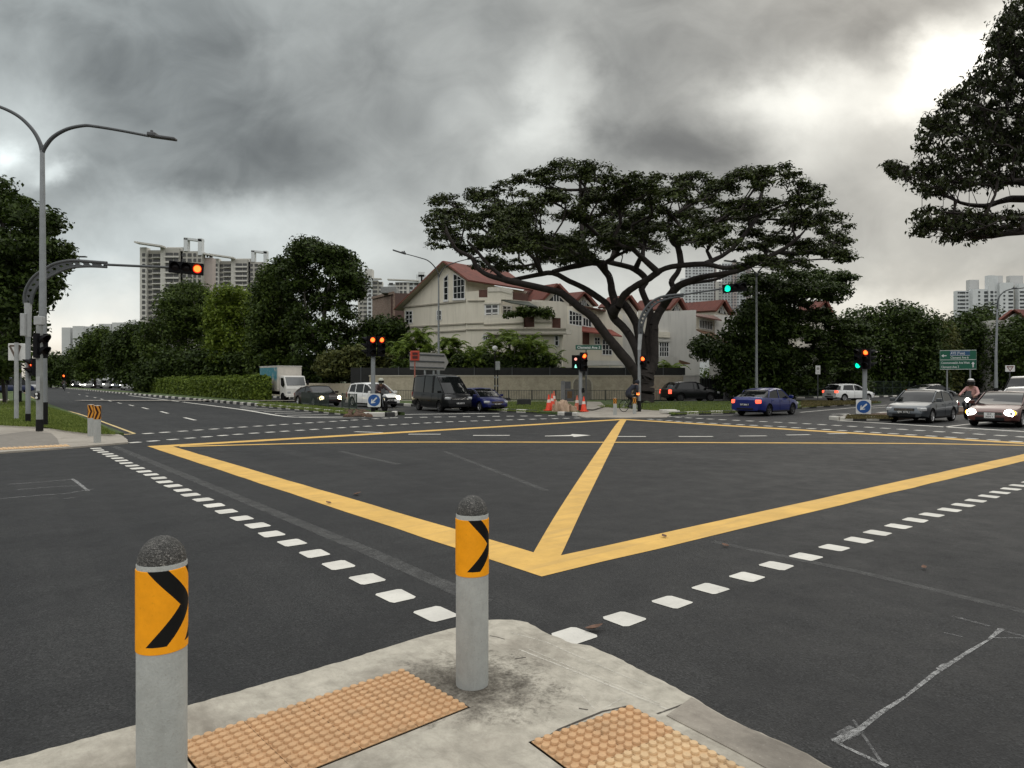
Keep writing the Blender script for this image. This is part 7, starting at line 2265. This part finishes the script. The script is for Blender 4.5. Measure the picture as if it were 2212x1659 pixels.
fork0 = [(1389, 868), (1390, 846), (1391, 824), (1393, 800)]
paths = [limb(fork0, .95, .70, 0, 0),
         limb([(1386, 826), MM(1430, 1330), MM(1200, 1050), MM(1000, 800), MM(850, 600), MM(650, 450), MM(400, 250), MM(200, 190), Dq(1000, 1165), Dq(850, 1130), Dq(700, 1090), Dq(600, 1020), Dq(560, 940), Dq(440, 880), Dq(400, 830), Dq(330, 700)], .47, .12, -.3, -4),
         limb([(1388, 812), MM(1540, 1180), MM(1420, 900), MM(1300, 740), MM(1160, 600), MM(1080, 420), MM(900, 280), MM(700, 150), MM(500, 60), Dq(1250, 1070), Dq(1100, 1090), Dq(900, 1130)], .42, .18, .2, 2.5),
         limb([MM(1150, 560), MM(1190, 400), MM(1150, 250), MM(1110, 50), Dq(1720, 1080), Dq(1640, 990), Dq(1540, 880), Dq(1500, 700), Dq(1490, 550), Dq(1490, 400), Dq(1480, 260)], .42, .12, .3, 3),
         limb([MM(1220, 480), MM(1300, 300), MM(1400, 200), MM(1550, 100), MM(1700, 20), Eq(500, 930), Eq(600, 890), Eq(850, 870), Eq(1000, 900), Eq(1130, 880)], .34, .16, -.3, -5),
         limb([(1394, 800), MM(1560, 900), MM(1480, 640), MM(1330, 420), MM(1240, 330)], .45, .3, .5, 1.2),
         limb([(1396, 790), NN(60, 1250), NN(20, 900), NN(60, 620), (1398, 655), (1386, 624), (1396, 604), (1372, 582), (1340, 572), (1312, 566)], .42, .2, 0, 4),
         limb([(1396, 815), NN(100, 1300), NN(110, 900), NN(130, 640), NN(300, 350), NN(400, 170), Eq(600, 1000), Eq(660, 900), Eq(645, 750), Eq(600, 700), Eq(570, 560)], .46, .14, -.2, 2),
         limb([NN(300, 350), NN(450, 150), NN(700, 40), Eq(870, 960), Eq(1100, 920), Eq(1300, 830), Eq(1450, 750), Eq(1560, 660)], .36, .14, -.3, -4.5),
         limb([NN(250, 420), NN(520, 130), Eq(760, 1010), Eq(930, 985), Eq(1060, 930)], .2, .12, -.2, 1.5),
         limb([Dq(1720, 1000), Dq(1590, 980), Dq(1400, 1020), Dq(1250, 1060)], .3, .2, 1, 0),
         limb([Dq(1110, 960), Dq(1040, 900), Dq(1000, 800)], .16, .1, 1, -2), limb([Dq(850, 1130), Dq(700, 1000), Dq(600, 880), Dq(520, 800)], .17, .1, -2.6, -4), limb([Dq(1150, 1060), Dq(1110, 900), Dq(1080, 780)], .15, .09, 2, 0),
         limb([(1384, 560), Eq(420, 640), Eq(440, 470), Eq(430, 360)], .2, .1, 2, 1), limb([Eq(850, 870), Eq(1050, 760), Eq(1240, 520), Eq(1250, 420), Eq(1290, 300)], .2, .1, -3.5, -1)]
PADS = [(965, 420, 48, 40), (1035, 403, 50, 42), (1095, 386, 45, 40), (1150, 363, 50, 42), (1215, 343, 60, 48), (1290, 346, 60, 48), (1370, 373, 60, 42), (1440, 367, 60, 42), (1505, 373, 45, 38), (1560, 388, 45, 38), (1610, 357, 50, 48), (1680, 352, 60, 52), (1745, 397, 50, 52), (1800, 452, 42, 58),
        (942, 457, 34, 46), (990, 452, 55, 44), (1060, 440, 55, 42), (1130, 432, 50, 38), (1200, 412, 55, 34), (1280, 405, 50, 30), (1360, 412, 50, 28), (1450, 408, 60, 28), (1530, 420, 50, 30), (1600, 424, 55, 38), (1670, 425, 60, 42), (1740, 450, 60, 46), (1812, 495, 34, 46),
        (960, 492, 42, 38), (1020, 505, 45, 36), (1085, 488, 50, 42), (1150, 498, 60, 42), (1220, 508, 50, 36), (1290, 488, 55, 38), (1350, 478, 55, 36), (1420, 478, 55, 36), (1490, 492, 50, 32), (1560, 486, 50, 38), (1620, 492, 60, 44), (1690, 506, 60, 44), (1760, 515, 62, 42), (1815, 540, 28, 28),
        (1060, 553, 40, 28), (1110, 558, 40, 26), (1180, 548, 40, 24), (1255, 545, 35, 20), (1330, 520, 40, 22), (1650, 548, 50, 28), (1715, 556, 45, 24), (1400, 520, 40, 20), (1240, 455, 45, 22), (1330, 448, 45, 22), (1500, 452, 45, 22), (1410, 445, 45, 22), (1100, 470, 45, 26), (1590, 460, 50, 26)]


def pad_tips(pads, Y, mid, half, dmax, dens, rnd, jz=.25):
    tips = []
    for cx, top, rw, h in pads:
        k = math.sqrt(max(.06, 1 - ((cx - mid) / half) ** 2)); dy = rnd.uniform(-1, 1) * dmax * k; Yp = Y + dy; s = Yp / F
        for _ in range(int(rw * dens)):
            a = rnd.uniform(0, 6.283); r = math.sqrt(rnd.uniform(0, 1)); ex = rnd.uniform(.85, 1.15)
            x = cx + math.cos(a) * r * rw * ex; z = top + h * (.1 + .9 * r ** 2.2) + rnd.uniform(-.25, .5) * h * .35
            tips.append(W(x, z, Yp + math.sin(a) * r * rw * s))
    return tips


rr_ = random.Random(8)
for _ in range(16):                       # unnamed parts of the crown that stand behind
    x_ = rr_.uniform(1050, 1720); PADS.append((x_, 395 + abs(x_ - 1380) * .10 + rr_.uniform(0, 110), 50, 34))
tips_ = pad_tips(PADS, YT, 1380, 480, 11, .44, rr_)
rain = tree('rain_tree', 'huge spreading rain tree with dark umbrella crown at the far corner', (1389, 868), YT, [], 0, 7, .82, .30, 66, .235, LF_RAIN, BARK, 1.0, 11, 21, paths, up=1.0, twigs=2, shell=.6, tipr=.042, aspect=.5, extra_tips=tips_)

# second, layered tree behind it on the right
tl = pad_tips([(1640, 592, 50, 22), (1700, 585, 55, 24), (1765, 585, 55, 24), (1820, 590, 32, 24), (1660, 612, 50, 22), (1730, 608, 60, 24), (1800, 612, 46, 24), (1640, 640, 40, 24), (1700, 635, 50, 24), (1765, 628, 50, 18), (1690, 662, 55, 28), (1760, 668, 50, 26), (1815, 688, 50, 26), (1850, 694, 34, 24), (1720, 700, 60, 30), (1800, 715, 60, 28), (1855, 728, 36, 22), (1690, 745, 55, 34), (1760, 750, 60, 32), (1830, 758, 56, 28), (1700, 795, 55, 40), (1770, 795, 60, 40), (1840, 800, 40, 40)], 70, 1740, 150, 5, .5, random.Random(14))
tree('layered_tree', 'dark layered tree with tiered branches just right of the huge rain tree', (1690, 850), 70, [], 0, 8, 1.0, .40, 90, .28, LF_DARK, BARK, .4, 5, 31, [[(*W(1690, 852, 70), .42), (*W(1694, 790, 70), .36), (*W(1700, 700, 70), .26), (*W(1712, 620, 70), .14)]], 'trees along the right road', up=1.0, twigs=1, extra_tips=tl)
tree('dense_tree', 'dark dense tree spilling in front of the white blank house wall', (1632, 855), 67,
     [([(1570, 720), (1590, 700), (1615, 668), (1650, 650), (1690, 660), (1700, 720), (1700, 850), (1600, 852), (1575, 830), (1560, 790), (1545, 765), (1560, 745)], .93), ([(1506, 738), (1535, 732), (1532, 760), (1512, 768)], .07)], 150, 7, 1.4, .9, 105, .42, LF_DARK, BARK, .35, 4, 32, None, 'trees along the right road')
tree('clipped_tree', 'rounded dense dark tree behind the white hatchback, left of the green sign', (1900, 850), 90,
     [([(1790, 720), (1830, 690), (1880, 672), (1925, 666), (1985, 670), (2015, 690), (2030, 730), (2030, 845), (1880, 848), (1800, 840)], 1)], 210, 8, 1.7, 1.5, 95, .5, LF_DARK, BARK, .4, 4, 33, None, 'trees along the right road', shell=.35)
tree('clipped_tree', 'bushy tree with yellow-green crown directly behind the green direction sign', (2020, 850), 97,
     [([(1985, 700), (2010, 694), (2035, 705), (2055, 730), (2055, 840), (1990, 840), (1990, 740)], 1)], 70, 8, 1.7, 1.5, 95, .5, LF_OLIVE, BARK, .3, 3, 34, None, 'trees along the right road', shell=.35)
tree('clipped_tree', 'tallest rounded tree below the white flats at the right', (2110, 850), 104,
     [([(2020, 715), (2060, 695), (2095, 682), (2110, 668), (2130, 668), (2150, 690), (2165, 705), (2160, 840), (2040, 840)], 1)], 150, 8, 1.8, 1.5, 95, .52, LF_DARK, BARK, .4, 4, 35, None, 'trees along the right road', shell=.35)
tree('clipped_tree', 'dark tree at the right edge in front of the red-roofed house', (2200, 850), 94,
     [([(2150, 715), (2180, 700), (2215, 690), (2290, 700), (2290, 840), (2150, 840)], 1)], 110, 8, 1.7, 1.4, 95, .5, LF_DARK, BARK, .4, 4, 36, None, 'trees along the right road', shell=.35)
tree('small_conifer', 'tiny pointed tree top showing in the gap between rounded trees', (1978, 850), 118, [([(1970, 700), (1974, 684), (1978, 670), (1982, 684), (1988, 700)], 1)], 16, 3, .7, .8, 60, .4, LF_OLIVE, BARK, .15, 1, 37, None, 'trees along the right road')

# ---- overhanging tree at the top right
zU = zm(1892.8, 0, .33684)
YU = 19.5
ub = Vector((19.8, 17.2, .05))
P_ = lambda x, y, d=0.: (*W(*zU(x, y), YU + d),)
up_ = [[(*ub, .55), (19.7, 17.6, 3.0, .5), (19.3, 18.2, 5.2, .42), (18.6, 18.8, 6.6, .34)],
       [(19.4, 18.0, 5.0, .3), (17.0, 19.0, 6.35, .2), (*P_(948, 1480), .11), (*P_(750, 1510), .09), (*P_(600, 1510), .07), (*P_(480, 1440), .05), (*P_(400, 1390), .03)],
       [(19.2, 18.2, 5.6, .3), (17.2, 19.4, 6.9, .2), (*P_(948, 1275, 1), .11), (*P_(800, 1290, 1), .09), (*P_(700, 1320, 1), .07), (*P_(540, 1300, 1), .05), (*P_(380, 1210, 1), .035)],
       [(19.2, 18.2, 5.6, .2), (17.5, 18.0, 6.6, .12), (*P_(948, 1400, -1), .07), (*P_(700, 1380, -1), .05), (*P_(420, 1360, -1), .03)],
       [(18.6, 18.8, 6.6, .3), (17.0, 19.6, 7.8, .2), (*P_(948, 950, .5), .12), (*P_(750, 800, .5), .08), (*P_(560, 720, .5), .04)],
       [(18.6, 18.8, 6.6, .3), (17.4, 19.4, 9.5, .18), (*P_(980, 500), .12), (*P_(860, 330), .07), (*P_(880, 100), .04)],
       [(17.0, 19.6, 7.8, .1), (*P_(700, 1180), .06), (*P_(420, 1150), .035), (*P_(200, 1090), .02), (*P_(60, 1060), .012)]]
zu = lambda L_: [zU(*q) for q in L_]
tree('overhanging_tree', 'near dark leafy tree overhanging from the top right corner', (2560, 1050), YU,
     [(zu([(1150, -100), (880, 10), (840, 60), (740, 190), (690, 310), (640, 430), (560, 560), (430, 600), (420, 690), (280, 750), (300, 860), (270, 960), (300, 1010), (240, 1100), (230, 1200), (300, 1260), (420, 1260), (700, 1200), (1150, 1180)]), .84), (zu([(300, 1340), (420, 1330), (700, 1370), (900, 1330), (940, 1400), (800, 1500), (640, 1560), (560, 1600), (420, 1540), (240, 1500), (210, 1400)]), .13), (zu([(50, 1060), (100, 1050), (180, 1090), (230, 1120), (200, 1150), (120, 1110)]), .03)],
     720, 3.4, .28, .17, 30, .118, LF_NEAR, BARK, .4, 1.6, 41, up_, up=.7, twigs=3, aspect=.42, tipr=.012, shell=.8, droop=.9, z0=.05)

# ---- trees on the left
tree('broadleaf_tree', 'tall dark tree at the left edge behind the slim street lamp', (-30, 850), 52,
     [([(-60, 385), (0, 394), (30, 410), (50, 440), (40, 470), (10, 480), (-60, 470)], .14), ([(40, 450), (90, 455), (125, 482), (130, 505), (120, 520), (138, 545), (138, 572), (110, 590), (60, 580), (10, 560), (0, 500)], .22), ([(-60, 480), (0, 500), (20, 570), (110, 600), (122, 612), (105, 632), (60, 680), (72, 700), (60, 745), (20, 780), (-60, 790)], .64)], 210, 7, 1.15, .7, 100, .42, LF_DARK, BARK, .45, 5, 51, [[(*W(-30, 862, 52), .45), (*W(-26, 760, 52), .4), (*W(-20, 660, 52), .33), (*W(10, 560, 52), .22), (*W(0, 450, 52), .1)], [(*W(-15, 640, 52), .25), (*W(50, 580, 51), .15), (*W(100, 530, 50), .07)]], 'trees along the left road', twigs=1)
tree('small_tree', 'low dark bush under the tall tree at the left edge', (10, 850), 58, [([(-60, 700), (0, 690), (20, 720), (30, 770), (14, 812), (-60, 815)], 1)], 60, 7, 1.2, .9, 90, .4, LF_MID, BARK, .15, 3, 52, None, 'trees along the left road')
LT = 'trees along the left road'
tree('broadleaf_tree', 'tallest dark tree on the left with open gaps near its rounded top', (690, 845), 84,
     [([(602, 600), (606, 562), (618, 556), (622, 585), (616, 605)], .04), ([(632, 545), (642, 522), (662, 516), (690, 526), (722, 537), (755, 552), (778, 592), (783, 612), (774, 640), (740, 640), (735, 600), (700, 570), (680, 560), (660, 570), (640, 590)], .36), ([(620, 610), (660, 580), (700, 590), (730, 620), (765, 650), (770, 690), (745, 690), (720, 660), (690, 665), (660, 700), (640, 720), (620, 680)], .24), ([(640, 730), (690, 690), (740, 700), (790, 730), (800, 770), (780, 812), (640, 815)], .36)], 215, 7, 1.25, .85, 92, .5, LF_DARK, BARKG, .42, 5, 61,
     [[(*W(690, 846, 84), .42), (*W(694, 790, 84), .36), (*W(692, 740, 84), .32), (*W(702, 670, 84), .24), (*W(715, 590, 84), .1)], [(*W(694, 760, 84), .22), (*W(665, 690, 83), .15), (*W(655, 600, 83), .07)]], LT, twigs=2)
tree('broadleaf_tree', 'tall dark green tree left of the tallest one, in front of the second tower', (590, 845), 89, [([(552, 650), (566, 596), (585, 574), (602, 572), (612, 606), (632, 650), (640, 720), (640, 812), (552, 812), (545, 720)], 1)], 135, 8, 1.5, 1.1, 95, .52, LF_MID, BARK, .36, 4, 62, None, LT)
tree('broadleaf_tree', 'lighter yellow-green tree between two darker trees, under the second tower', (505, 842), 97, [([(455, 665), (470, 632), (500, 622), (525, 630), (545, 660), (552, 720), (552, 812), (462, 816), (452, 740)], 1)], 130, 8, 1.6, 1.1, 95, .52, LF_LIME, BARKG, .34, 4, 63, None, LT)
tree('broadleaf_tree', 'rounded dark tree covering the foot of the tallest left tower', (392, 842), 108, [([(352, 660), (368, 626), (405, 614), (440, 624), (455, 655), (452, 690), (440, 720), (370, 720), (352, 700)], .55), ([(305, 725), (340, 690), (380, 710), (450, 720), (458, 800), (400, 822), (320, 820)], .45)], 150, 8, 1.6, 1.15, 95, .55, LF_MID, BARKG, .4, 5, 64, None, LT)
tree('small_tree', 'low black-green tree at the left end of the hedge beside the road', (292, 842), 128, [([(230, 742), (252, 717), (290, 706), (328, 702), (345, 742), (340, 800), (300, 826), (255, 820), (235, 790)], 1)], 130, 7, 1.8, 1.3, 95, .6, LF_DARK, BARK, .3, 4, 65, None, LT)
tree('small_tree', 'distant green tree below the right end of the low white slab block', (205, 840), 165, [([(165, 765), (188, 722), (225, 707), (245, 732), (242, 800), (175, 820)], 1)], 90, 7, 2., 1.5, 80, .75, LF_MID, BARK, .3, 4, 66, None, LT)
tree('small_tree', 'distant rounded tree below the left end of the low white slab block', (150, 838), 195, [([(135, 790), (150, 758), (185, 752), (195, 800), (170, 826), (140, 826)], 1)], 60, 6, 2., 1.6, 80, .8, LF_MID, BARK, .3, 4, 67, None, LT)
tree('small_tree', 'dark distant tree filling the gap right of the left signal poles', (110, 838), 175, [([(70, 800), (95, 778), (120, 768), (148, 782), (145, 828), (75, 828)], 1)], 70, 6, 1.9, 1.5, 80, .75, LF_DARK, BARK, .3, 4, 68, None, LT)
tree('garden_shrub', 'olive shrub over the wall below the tallest dark tree', (765, 840), 73, [([(695, 790), (712, 768), (760, 756), (815, 762), (850, 778), (850, 806), (700, 808)], 1)], 80, 7, 1.2, .6, 95, .45, LF_OLIVE, BARKG, .14, 3, 69, None, LT)
tree('small_tree', 'dark tree between the brick building and the red island signals', (835, 842), 86, [([(785, 705), (820, 692), (862, 694), (872, 740), (862, 778), (800, 780)], 1)], 80, 7, 1.5, 1., 95, .5, LF_DARK, BARK, .2, 3, 70, None, LT)

# dark undergrowth mass below the left trees
rng = np.random.default_rng(77); rnd = random.Random(77)
pts = scatter([(300, 790), (360, 768), (520, 770), (660, 775), (800, 780), (870, 785), (870, 812), (640, 822), (460, 832), (300, 834)], 330, 4, rnd)
cen = np.array([tuple(W(x, y, 104 - (x - 300) / 600 * 28 + rnd.uniform(-3, 3))) for x, y in pts])
o = quads('undergrowth', clump_leaves(cen, np.full(len(cen), 1.8), np.full(len(cen), 1.2), 75, .55, rng), LF_DARK); o['kind'] = 'stuff'; o['label'] = 'dark undergrowth below the left trees'
pts = scatter([(1580, 800), (1700, 790), (1880, 800), (2000, 790), (2200, 790), (2290, 800), (2290, 838), (1880, 846), (1600, 855)], 380, 4, rnd)
cen = np.array([tuple(W(x, y, 74 + max(0, x - 1600) / 600 * 36 + rnd.uniform(-2, 2))) for x, y in pts])
o = quads('undergrowth', clump_leaves(cen, np.full(len(cen), 1.7), np.full(len(cen), 1.2), 75, .5, rng), LF_DARK); o['kind'] = 'stuff'; o['label'] = 'dark undergrowth below the right trees'

# far treeline that closes the horizon beyond the named trees
pts = [(RND.uniform(-300, 330), RND.uniform(395, 410)) for _ in range(420)]
cen = np.array([(x, y, RND.uniform(.5, 9)) for x, y in pts]); rng = np.random.default_rng(78)
o = quads('treeline', clump_leaves(cen, np.full(len(cen), 4.5), np.full(len(cen), 4.), 70, 1.7, rng), LF_MID); o['kind'] = 'stuff'; o['label'] = 'far line of trees closing the horizon'


# ---- palms before the house
def palm(label, px, ytop, Y, nst, seed, name='palm'):
    r = random.Random(seed); o = Vector((W(px, 800, Y).x, Y, .1)); t = thing(name, label, 'palm', o, 0, 'bushy palms before the cream house')
    H = CAM - (ytop - H0) * Y / F - .1; b = MB(); Q = []
    for s in range(nst):
        a = r.uniform(0, 6.28); rr = r.uniform(.1, .9); h = H * r.uniform(.42, .8)
        foot = Vector((math.cos(a) * rr * .5, math.sin(a) * rr * .5, 0)); top = foot + Vector((math.cos(a) * rr, math.sin(a) * rr, h))
        b.tube([foot, foot.lerp(top, .5) + Vector((0, 0, .1)), top], [.06, .05, .04], 6)
        for k in range(r.randint(8, 11)):
            az = r.uniform(0, 6.28); el = r.uniform(.5, 1.35); Lf = r.uniform(1.3, 2.1)
            p = top.copy(); d = Vector((math.cos(az) * math.cos(el), math.sin(az) * math.cos(el), math.sin(el))); n = 9; sd_ = Vector((-math.sin(az), math.cos(az), 0))
            for j in range(n):
                q = p + d * Lf / n; w = .42 * math.sin(PI * min(1, (j + 1.2) / (n + .8))) + .04
                mid = (p + q) / 2; upv = sd_.cross(d).normalized()
                for sg in (-1, 1):
                    tip = mid + sd_ * sg * w + d * .14 - Vector((0, 0, .35 * w)); wd = d * (Lf / n * .42)
                    Q.append([mid - wd, mid + (tip - mid) * .5 - wd * .8 + upv * .04, tip, mid + wd])
                p = q; d = (d + Vector((0, 0, -.17 - .03 * j))).normalized()
    b.build('stem', BARKG, t, smooth=True)
    quads('fronds', np.array([[tuple(v) for v in q] for q in Q]), LF_PALM, t)
    return t


for i, (px, yt, Y, n, lb) in enumerate([(872, 712, 71, 7, 'leftmost bushy palm, beside the red island signals'), (905, 694, 72, 8, 'bushy palm directly left of the house lamp post'), (938, 700, 71, 7, 'bushy palm right behind the arrow board'), (975, 706, 72, 8, 'bushy palm right of the arrow board tip'), (1010, 742, 70, 6, 'low bushy palm between the taller palm groups'), (1036, 738, 71, 6, 'low palm left of the white globe lamp'),
                                        (1070, 704, 72, 8, 'tall bushy palm directly behind the white globe lamp'), (1100, 698, 71, 9, 'bright tall palm right of the white globe lamp'), (1132, 699, 72, 9, 'brightest yellow-green palm in the middle of the house front'), (1162, 712, 71, 7, 'palm below the rounded brown balcony panel'), (1188, 752, 70, 6, 'rightmost low palm beside the white side wall')]):
    palm(lb, px, yt, Y, n, 100 + i)
palm('small palm growing behind the wall right of the rain tree trunk', 1437, 770, 72, 4, 140)
palm('yellowish drooping palm behind the red island signals', 842, 738, 74, 6, 141)
# potted greenery on the house balcony
pts = scatter([(1095, 672), (1130, 664), (1160, 668), (1185, 664), (1192, 684), (1095, 684)], 26, 4, rnd)
cen = np.array([tuple(W(x, y, 74.6 + RND.uniform(-.5, .3))) for x, y in pts]); o = quads('balcony_plant', clump_leaves(cen, np.full(len(cen), .55), np.full(len(cen), .4), 60, .34, rng), LF_MID)
tag(o, 'leafy plants spilling over the balcony parapet of the cream house', 'plant')
# behind-the-wall shrubs that close the gap under the palms
pts = scatter([(860, 775), (1000, 770), (1200, 775), (1205, 806), (860, 806)], 120, 4, rnd)
cen = np.array([tuple(W(x, y, 70 + RND.uniform(-.8, 1.5))) for x, y in pts]); o = quads('shrubbery', clump_leaves(cen, np.full(len(cen), .8), np.full(len(cen), .7), 70, .36, rng), LF_DARK); o['kind'] = 'stuff'; o['label'] = 'dark shrubs at the foot of the palms'

# ---- clipped hedge on the left island
a0 = G(573, 866, .17); a1 = G(292, 846, .17); dv = (a1 - a0).normalized(); nv = Vector((-dv.y, dv.x, 0)); nv = nv if nv.dot(a0) > 0 else -nv; a0 = a0 + dv * 4.2
Lh = (a1 - a0).length; t = thing('hedge', 'long bright green clipped hedge on the left road island', 'hedge', a0, math.atan2(dv.y, dv.x))
sg = 1 if nv.dot(Vector((-dv.y, dv.x, 0))) > 0 else -1
b = MB(); n_ = 60
for i in range(n_):
    x0, x1 = .5 + (Lh - .7) * i / n_, .5 + (Lh - .7) * (i + 1) / n_
    b.ext([(x0, sg * .35, 0), (x0, sg * 1.75, 0), (x0, sg * 1.65, 1.75), (x0, sg * .45, 1.75)], (x1 - x0, 0, 0)) if i == 0 else None
b = MB(); b.ext([(.5, sg * .4, 0), (.5, sg * 1.7, 0), (.5, sg * 1.6, 1.7), (.5, sg * .5, 1.7)], (Lh - .8, 0, 0)); b.build('core', mat('hedge_core', (.012, .02, .006), .95, var=.3), t)
rng = np.random.default_rng(90); N = 42000
x = rng.uniform(0, 1, N) ** 1.35 * Lh; s = rng.uniform(0, 1, N); side = s < .5; topm = (s >= .5) & (s < .85); endm = s >= .85
bump_ = .14 * np.sin(x * .9) + .1 * np.sin(x * 2.3 + 1) + .06 * np.sin(x * 5.1)
y = np.where(side, .22 + rng.normal(0, .09, N) + .05 * np.sin(x * 3), rng.uniform(.15, 1.95, N)); z = np.where(side, rng.uniform(.0, 1.95, N), 1.95 + bump_ + rng.normal(0, .1, N) - .22 * np.abs(y - 1.05) ** 2)
x = np.where(endm, .05 + rng.normal(0, .22, N) + .35 * (y - 1.05) ** 2, x); z = np.where(endm, rng.uniform(0, 2.0, N), z)
x = np.where(endm & (z > 1.5), x + .4 * (z - 1.5), x)
C = np.stack([x, y * sg, np.maximum(z, .02)], 1); Nn = np.where(side[:, None], np.array([[0, -sg, .5]]), np.where(endm[:, None], np.array([[-1, 0, .4]]), np.array([[0, 0, 1.]]))) + rng.normal(0, .55, (N, 3))
quads('leaves', leaf_quads(C, unit(Nn), .22, .5, rng), LF_HEDGE, t)

# ---- grass blades over the verges
GRB = leaf_mat('grass_blade', (.065, .10, .016), (.19, .23, .055), .2)


def grass_on(name, poly, n, hgt, seed, z=.11, m=GRB, label=''):
    r = random.Random(seed); rng = np.random.default_rng(seed); xs = [p[0] for p in poly]; ys = [p[1] for p in poly]; pts = []
    while len(pts) < n:
        x, y = r.uniform(min(xs), max(xs)), r.uniform(min(ys), max(ys))
        if inpoly(x, y, poly):
            pts.append(tuple(G(x, y, z)))
    P = np.array(pts); a = rng.uniform(0, 6.28, n); h = hgt * rng.uniform(.5, 1.4, n); wd = np.stack([np.cos(a), np.sin(a), 0 * a], 1) * (hgt * .28)
    lean = rng.normal(0, .35, (n, 3)) * h[:, None]; lean[:, 2] = h
    V = np.stack([P - wd, P + wd, P + lean + wd * .35, P + lean - wd * .35], 1)
    o = quads(name, V, m); o['kind'] = 'stuff'; o['label'] = label; return o


grass_on('grass', [(80, 885), (105, 880), (165, 898), (212, 919), (250, 939), (186, 936), (143, 931), (92, 922), (80, 905)], 12000, .075, 1, label='lush grass on the far left corner by the double yellow lines')
grass_on('grass', [(0, 866), (70, 866), (95, 882), (90, 923), (0, 919)], 10000, .075, 2, label='short grass at the left edge behind the pavement')
grass_on('grass', [(1445, 868), (1600, 867), (1730, 867), (1850, 868), (1845, 873), (1729, 881), (1585, 891.5), (1480, 895), (1455, 895), (1430, 888), (1300, 880), (1290, 876)], 15000, .06, 3, .13, label='grass on the centre verge below the big tree')
grass_on('grass', [(965, 880), (1080, 868), (1185, 867), (1180, 884), (1160, 891), (1078, 887)], 8000, .06, 4, .13, label='grass on the far verge behind the blue hatchback')
grass_on('grass', [(560, 868), (600, 868), (752, 884), (752, 895), (650, 885), (553, 876)], 6000, .06, 5, .18, label='thin grass on the left island')
DRY = leaf_mat('dry_scrub', (.05, .045, .018), (.17, .14, .06), .2)
grass_on('scrub', [(1730, 868), (1850, 868.5), (1900, 869.5), (1845, 873.5), (1732, 880)], 7000, .13, 6, .13, DRY, 'dry brownish scrub along the right end of the centre verge')
grass_on('scrub', [(1830, 897), (1925, 897), (1930, 905), (1825, 905)], 3500, .05, 7, .18, DRY, 'dry stubble on the right island')
